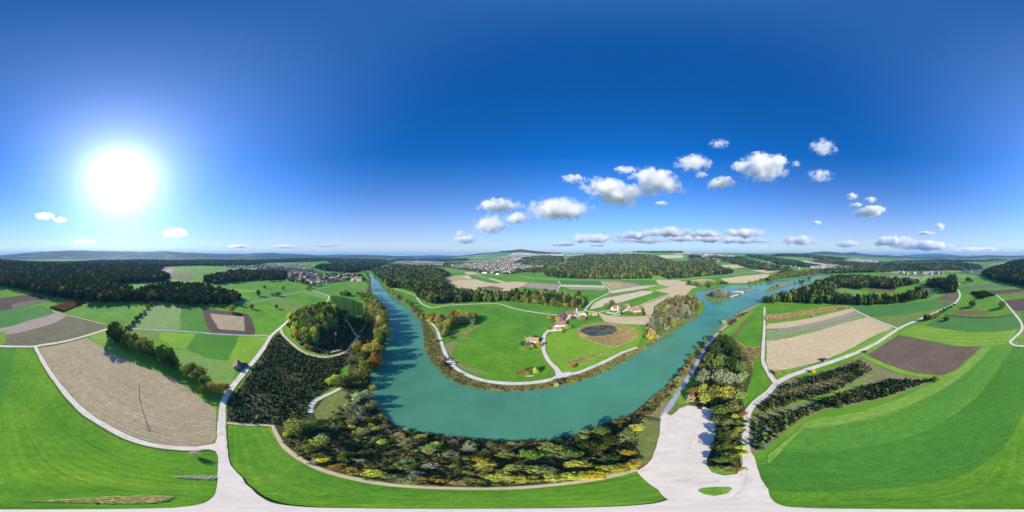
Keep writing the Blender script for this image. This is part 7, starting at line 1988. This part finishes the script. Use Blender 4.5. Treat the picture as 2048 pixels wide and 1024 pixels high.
# ---- people
def person(px, py, az, top, legs, label, stride=0.25, world=None):
    p = world or P(px, py)
    root = empty('person', p + Vector((0, 0, 0.38)), math.radians(90 - az)); tag(root, label, 'person')
    s = stride
    V = [(0, 0, 0.95), (0, 0, 1.2), (0, 0, 1.42), (0.02, 0, 1.52), (0.03, 0, 1.66), (0.02, 0, 1.76),
         (0, 0.1, 0.88), (s * 0.6, 0.1, 0.5), (s, 0.1, 0.08), (s + 0.16, 0.1, 0.03),
         (0, -0.1, 0.88), (-s * 0.3, -0.1, 0.48), (-s, -0.1, 0.1), (-s + 0.15, -0.1, 0.03),
         (0, 0.2, 1.4), (-0.08, 0.26, 1.12), (0.05, 0.27, 0.88), (0.08, 0.27, 0.78),
         (0, -0.2, 1.4), (0.06, -0.26, 1.12), (0.18, -0.27, 0.9), (0.22, -0.27, 0.8)]
    E = [(0, 1), (1, 2), (2, 3), (3, 4), (4, 5), (0, 6), (6, 7), (7, 8), (8, 9), (0, 10), (10, 11), (11, 12), (12, 13), (2, 14), (14, 15), (15, 16), (16, 17), (2, 18), (18, 19), (19, 20), (20, 21)]
    Rr = [0.16, 0.15, 0.17, 0.06, 0.1, 0.085, 0.1, 0.07, 0.045, 0.04, 0.1, 0.07, 0.045, 0.04, 0.07, 0.05, 0.04, 0.035, 0.07, 0.05, 0.04, 0.035]
    me = bpy.data.meshes.new('body'); me.from_pydata(V, E, [])
    me.materials.append(top); me.materials.append(legs); me.materials.append(MAT['skin'])
    o = bpy.data.objects.new('body', me); COL.objects.link(o); o.parent = root
    md = o.modifiers.new('skin', 'SKIN'); sd = o.modifiers.new('sub', 'SUBSURF'); sd.levels = sd.render_levels = 1
    for i, sv in enumerate(me.skin_vertices[0].data):
        sv.radius = (Rr[i], Rr[i]); sv.use_root = i == 0
    MB().bar((0.0, 0, 1.74), (0.0, 0, 1.83), 0.1, 0.05, 8).obj('hair', MAT['cloth_dark'], root)


person(468, 757, 40, MAT['cloth_dark'], MAT['cloth_dark'], 'dark-clothed person walking on the left road below the shed')
person(648.5, 709.5, 100, MAT['cloth_dark'], MAT['cloth_dark'], 'dark-clothed person standing left of the white board', 0.05)
person(654, 711.5, 80, MAT['cloth_white'], MAT['cloth_dark'], 'pale-shirted person standing right of the white board', 0.05)
person(1354.5, 789, 30, MAT['cloth_dark'], MAT['cloth_dark'], 'dark-clothed person on the grey path above the gravel ground')
person(1194, 733, 60, MAT['cloth_dark'], MAT['cloth_dark'], 'dark-clothed person on the straight white path by the water')
# ------------------------------------------------------------------ clouds: closed volumes of drifting vapour
def cloud_mat(name, dens, seed, ragged, g=0.2):
    m, nt, out = new_mat(name)
    tc = nt.nodes.new('ShaderNodeTexCoord')
    oi = nt.nodes.new('ShaderNodeObjectInfo')
    # distance from the middle, in the cloud's own half-axes
    sp = nt.nodes.new('ShaderNodeVectorMath'); sp.operation = 'MULTIPLY_ADD'
    sp.inputs[1].default_value = (2, 2, 2); sp.inputs[2].default_value = (-1, -1, -1)
    nt.links.new(tc.outputs['Generated'], sp.inputs[0])
    xyz = nt.nodes.new('ShaderNodeSeparateXYZ'); nt.links.new(sp.outputs[0], xyz.inputs[0])
    # flat base: stretch the lower half inward
    zlow = _mathn(nt, 'MULTIPLY', _mathn(nt, 'MINIMUM', xyz.outputs['Z'], 0.0), 1.45)
    zz = _mathn(nt, 'ADD', _mathn(nt, 'MAXIMUM', xyz.outputs['Z'], 0.0), zlow)
    cb = nt.nodes.new('ShaderNodeCombineXYZ')
    nt.links.new(xyz.outputs['X'], cb.inputs[0]); nt.links.new(xyz.outputs['Y'], cb.inputs[1]); nt.links.new(zz, cb.inputs[2])
    ln = nt.nodes.new('ShaderNodeVectorMath'); ln.operation = 'LENGTH'; nt.links.new(cb.outputs[0], ln.inputs[0])
    body = _mathn(nt, 'SUBTRACT', 1.0, ln.outputs['Value'])
    n1 = nt.nodes.new('ShaderNodeTexNoise'); n1.noise_dimensions = '4D'
    n1.inputs['Scale'].default_value = 2.5; n1.inputs['Detail'].default_value = 8.0; n1.inputs['Roughness'].default_value = 0.7
    nt.links.new(tc.outputs['Object'], n1.inputs['Vector'])
    nt.links.new(_mathn(nt, 'MULTIPLY', oi.outputs['Random'], 40.0), n1.inputs['W'])
    fld = _mathn(nt, 'MULTIPLY_ADD', _mathn(nt, 'SUBTRACT', n1.outputs['Fac'], 0.5), 4.3 * ragged, _mathn(nt, 'MULTIPLY', body, 1.15))
    d = _ramp(nt, fld, 0.18, 0.85)
    d = _mathn(nt, 'MULTIPLY', d, d)
    pv = nt.nodes.new('ShaderNodeVolumePrincipled')
    pv.inputs['Color'].default_value = (0.99, 0.99, 1.0, 1)
    pv.inputs['Anisotropy'].default_value = g
    nt.links.new(_mathn(nt, 'MULTIPLY', d, dens), pv.inputs['Density'])
    nt.links.new(pv.outputs[0], out.inputs['Volume'])
    return m


CLOUD_N = [0]


def cloud(px, py, wpx, hpx, label, dens=1.0, ragged=1.0, tilt=0.0, depth=0.7):
    """a cumulus whose middle and size are seen at these pixels; its height above the land sets its distance"""
    az, el = px_az(px), py_el(py)
    alt = 950.0 + 500 * max(0, math.degrees(el) - 8) / 25
    dist = min(32000.0, alt / math.tan(max(el, 0.032)))
    rr = dist
    z = CAM_Z + dist * math.tan(el)
    slant = math.hypot(dist, z - CAM_Z)
    hw = wpx / 2048 * math.pi * rr
    hh = hpx / 1024 * math.pi / 2 * slant
    # mesh in units of the half-width so that the noise keeps its size
    asp = hh / hw
    bm = bmesh.new()
    bmesh.ops.create_icosphere(bm, subdivisions=2, radius=1.3)
    for v in bm.verts:
        v.co = Vector((v.co.x, v.co.y * depth, v.co.z * asp))
    me = bpy.data.meshes.new('cloud'); bm.to_mesh(me); bm.free()
    CLOUD_N[0] += 1
    me.materials.append(cloud_mat('cloud_vapour', dens * 5.5 / hw / max(asp, 0.18), CLOUD_N[0], ragged, 0.7 if px < 700 else 0.2))
    o = bpy.data.objects.new('cloud', me); COL.objects.link(o)
    o.location = (math.sin(az) * dist, math.cos(az) * dist, z)
    o.scale = (hw, hw, hw)
    o.rotation_euler = Matrix.Rotation(-az, 3, 'Z').to_euler()
    if tilt:
        o.rotation_euler = (Matrix.Rotation(-az, 3, 'Z') @ Matrix.Rotation(math.radians(tilt), 3, 'Y')).to_euler()
    tag(o, label, 'cloud')
    return o


cloud(1118, 422, 125, 44, 'big white cumulus low above the town hill', 1.2, 0.9)
cloud(1000, 412, 84, 24, 'long thin grey-white cloud above the twin small clouds', 0.7, 1.0)
cloud(982, 452, 70, 42, 'grey-white layered cloud nearest the horizon left of the cumulus', 0.8, 0.9)
cloud(1035, 438, 46, 26, 'small white heap cloud touching the big cumulus', 1.0, 0.9)
cloud(1220, 386, 116, 42, 'bright slanting cloud, left half of the broken pair', 1.1, 1.0, 16)
cloud(1314, 364, 104, 42, 'bright slanting cloud, right half of the broken pair', 1.0, 1.0, 20)
cloud(1275, 386, 80, 30, 'grey cloud bridging the broken pair', 0.3, 1.1)
cloud(1250, 341, 40, 12, 'faint wisp above the broken pair of clouds', 0.5, 1.2)
cloud(1146, 358, 44, 14, 'thin ragged wisp left of the broken pair', 0.45, 1.3)
cloud(1322, 407, 24, 9, 'tiny puff below the broken pair of clouds', 0.6, 1.0)
cloud(1386, 328, 66, 34, 'ragged pale cloud left of the brightest cloud', 0.6, 1.15)
cloud(1402, 350, 26, 15, 'small puff just under the ragged pale cloud', 0.7, 1.0)
cloud(1442, 368, 54, 24, 'comma-shaped white cloud under the brightest cloud', 1.0, 1.0, -14)
cloud(1525, 338, 92, 62, 'brightest and highest compact white cloud on the right', 1.3, 1.0)
cloud(1556, 322, 40, 26, 'thin veil at the upper right of the brightest cloud', 0.5, 1.2)
cloud(1478, 334, 30, 24, 'small ragged puff at the left of the brightest cloud', 0.7, 1.1)
cloud(1646, 296, 54, 38, 'topmost faint ragged cloud', 0.38, 1.2)
cloud(1438, 288, 38, 18, 'faint high smudge of cloud', 0.22, 1.2)
cloud(1592, 328, 18, 14, 'tiny faint puff right of the brightest cloud', 0.4, 1.2)
cloud(1640, 352, 52, 22, 'faint broken veil below the topmost cloud', 0.26, 1.3)
cloud(1704, 393, 22, 16, 'upper small puff of the right-hand cluster', 0.7, 1.0)
cloud(1742, 400, 26, 11, 'middle wisp of the right-hand cluster', 0.5, 1.1)
cloud(1712, 410, 24, 8, 'small flat wisp of the right-hand cluster', 0.5, 1.1)
cloud(1741, 424, 62, 20, 'lowest and broadest cloud of the right-hand cluster', 0.9, 1.0, -8)
cloud(1634, 446, 20, 9, 'tiny lone puff above the upstream village', 0.7, 1.0)
cloud(1880, 454, 20, 16, 'small white tuft high over the right-hand valley', 0.7, 1.0, 25)
cloud(1852, 467, 32, 8, 'thin streak of cloud over the right-hand valley', 0.5, 1.0)
for px, py, w, h, lab in [(1268, 471, 62, 13, 'left bank of the long low cloud row'), (1335, 466, 84, 14, 'second bank of the long low cloud row'), (1412, 468, 66, 12, 'third bank of the long low cloud row'), (1490, 467, 70, 15, 'right bank of the long low cloud row'),
                          (1285, 481, 90, 9, 'thin flat cloud under the left of the row'), (1362, 478, 60, 11, 'white flat cloud under the middle of the row'), (1420, 479, 64, 12, 'bright flat cloud under the row'), (1480, 482, 90, 10, 'pale flat cloud under the right of the row'),
                          (1182, 478, 74, 15, 'flat white cloud left of the long row'), (1125, 489, 48, 7, 'thin low cloud above the plateau edge'), (1195, 490, 26, 6, 'small flat cloud on the plateau horizon'), (1600, 483, 60, 16, 'pale low cloud over the upstream ridge'),
                          (1695, 489, 44, 13, 'low white cloud above the far blue hills'), (1790, 485, 70, 18, 'pale cumulus above the hazy right-hand valley'), (1850, 494, 100, 16, 'long pale cloud bank on the right-hand horizon'), (1950, 500, 90, 8, 'faint cloud streak on the right-hand horizon'),
                          (930, 480, 40, 18, 'ragged grey-white cloud left of the layered one'), (920, 468, 18, 12, 'tiny puff above the ragged grey cloud'), (650, 492, 44, 6, 'flat cloud above the wooded left skyline'), (570, 494, 50, 7, 'thin flat cloud over the left ridge'), (476, 493, 34, 6, 'small flat cloud over the blue left ridge'),
                          (350, 467, 44, 15, 'grey-bottomed cumulus right below the sun'), (88, 433, 32, 11, 'small bright cloud left of the sun'), (120, 440, 22, 9, 'tiny bright puff left of the sun'), (168, 484, 34, 8, 'flat small cloud over the left blue hills')]:
    cloud(px, py, w * 1.15, h * 1.25, lab, 0.75 if px > 700 else 0.4, 1.05)
s_ = cloud(886, 498, 8, 22, 'thin white column of steam on the far horizon', 0.7, 0.6)
s_.name = 'steam_plume'; s_['category'] = 'steam plume'
# ------------------------------------------------------------------ haze in the valley air
def build_haze():
    m, nt, out = new_mat('haze')
    pv = nt.nodes.new('ShaderNodeVolumePrincipled')
    pv.inputs['Color'].default_value = (0.2, 0.48, 0.95, 1)
    pv.inputs['Density'].default_value = 6.5e-5
    pv.inputs['Anisotropy'].default_value = 0.0
    nt.links.new(pv.outputs[0], out.inputs['Volume'])
    b = MB().box(-23500, 23500, -23500, 23500, -1.5, 560)
    o = b.obj('haze', m)
    tag(o, 'thin blue haze lying over the whole valley', kind='stuff')


build_haze()
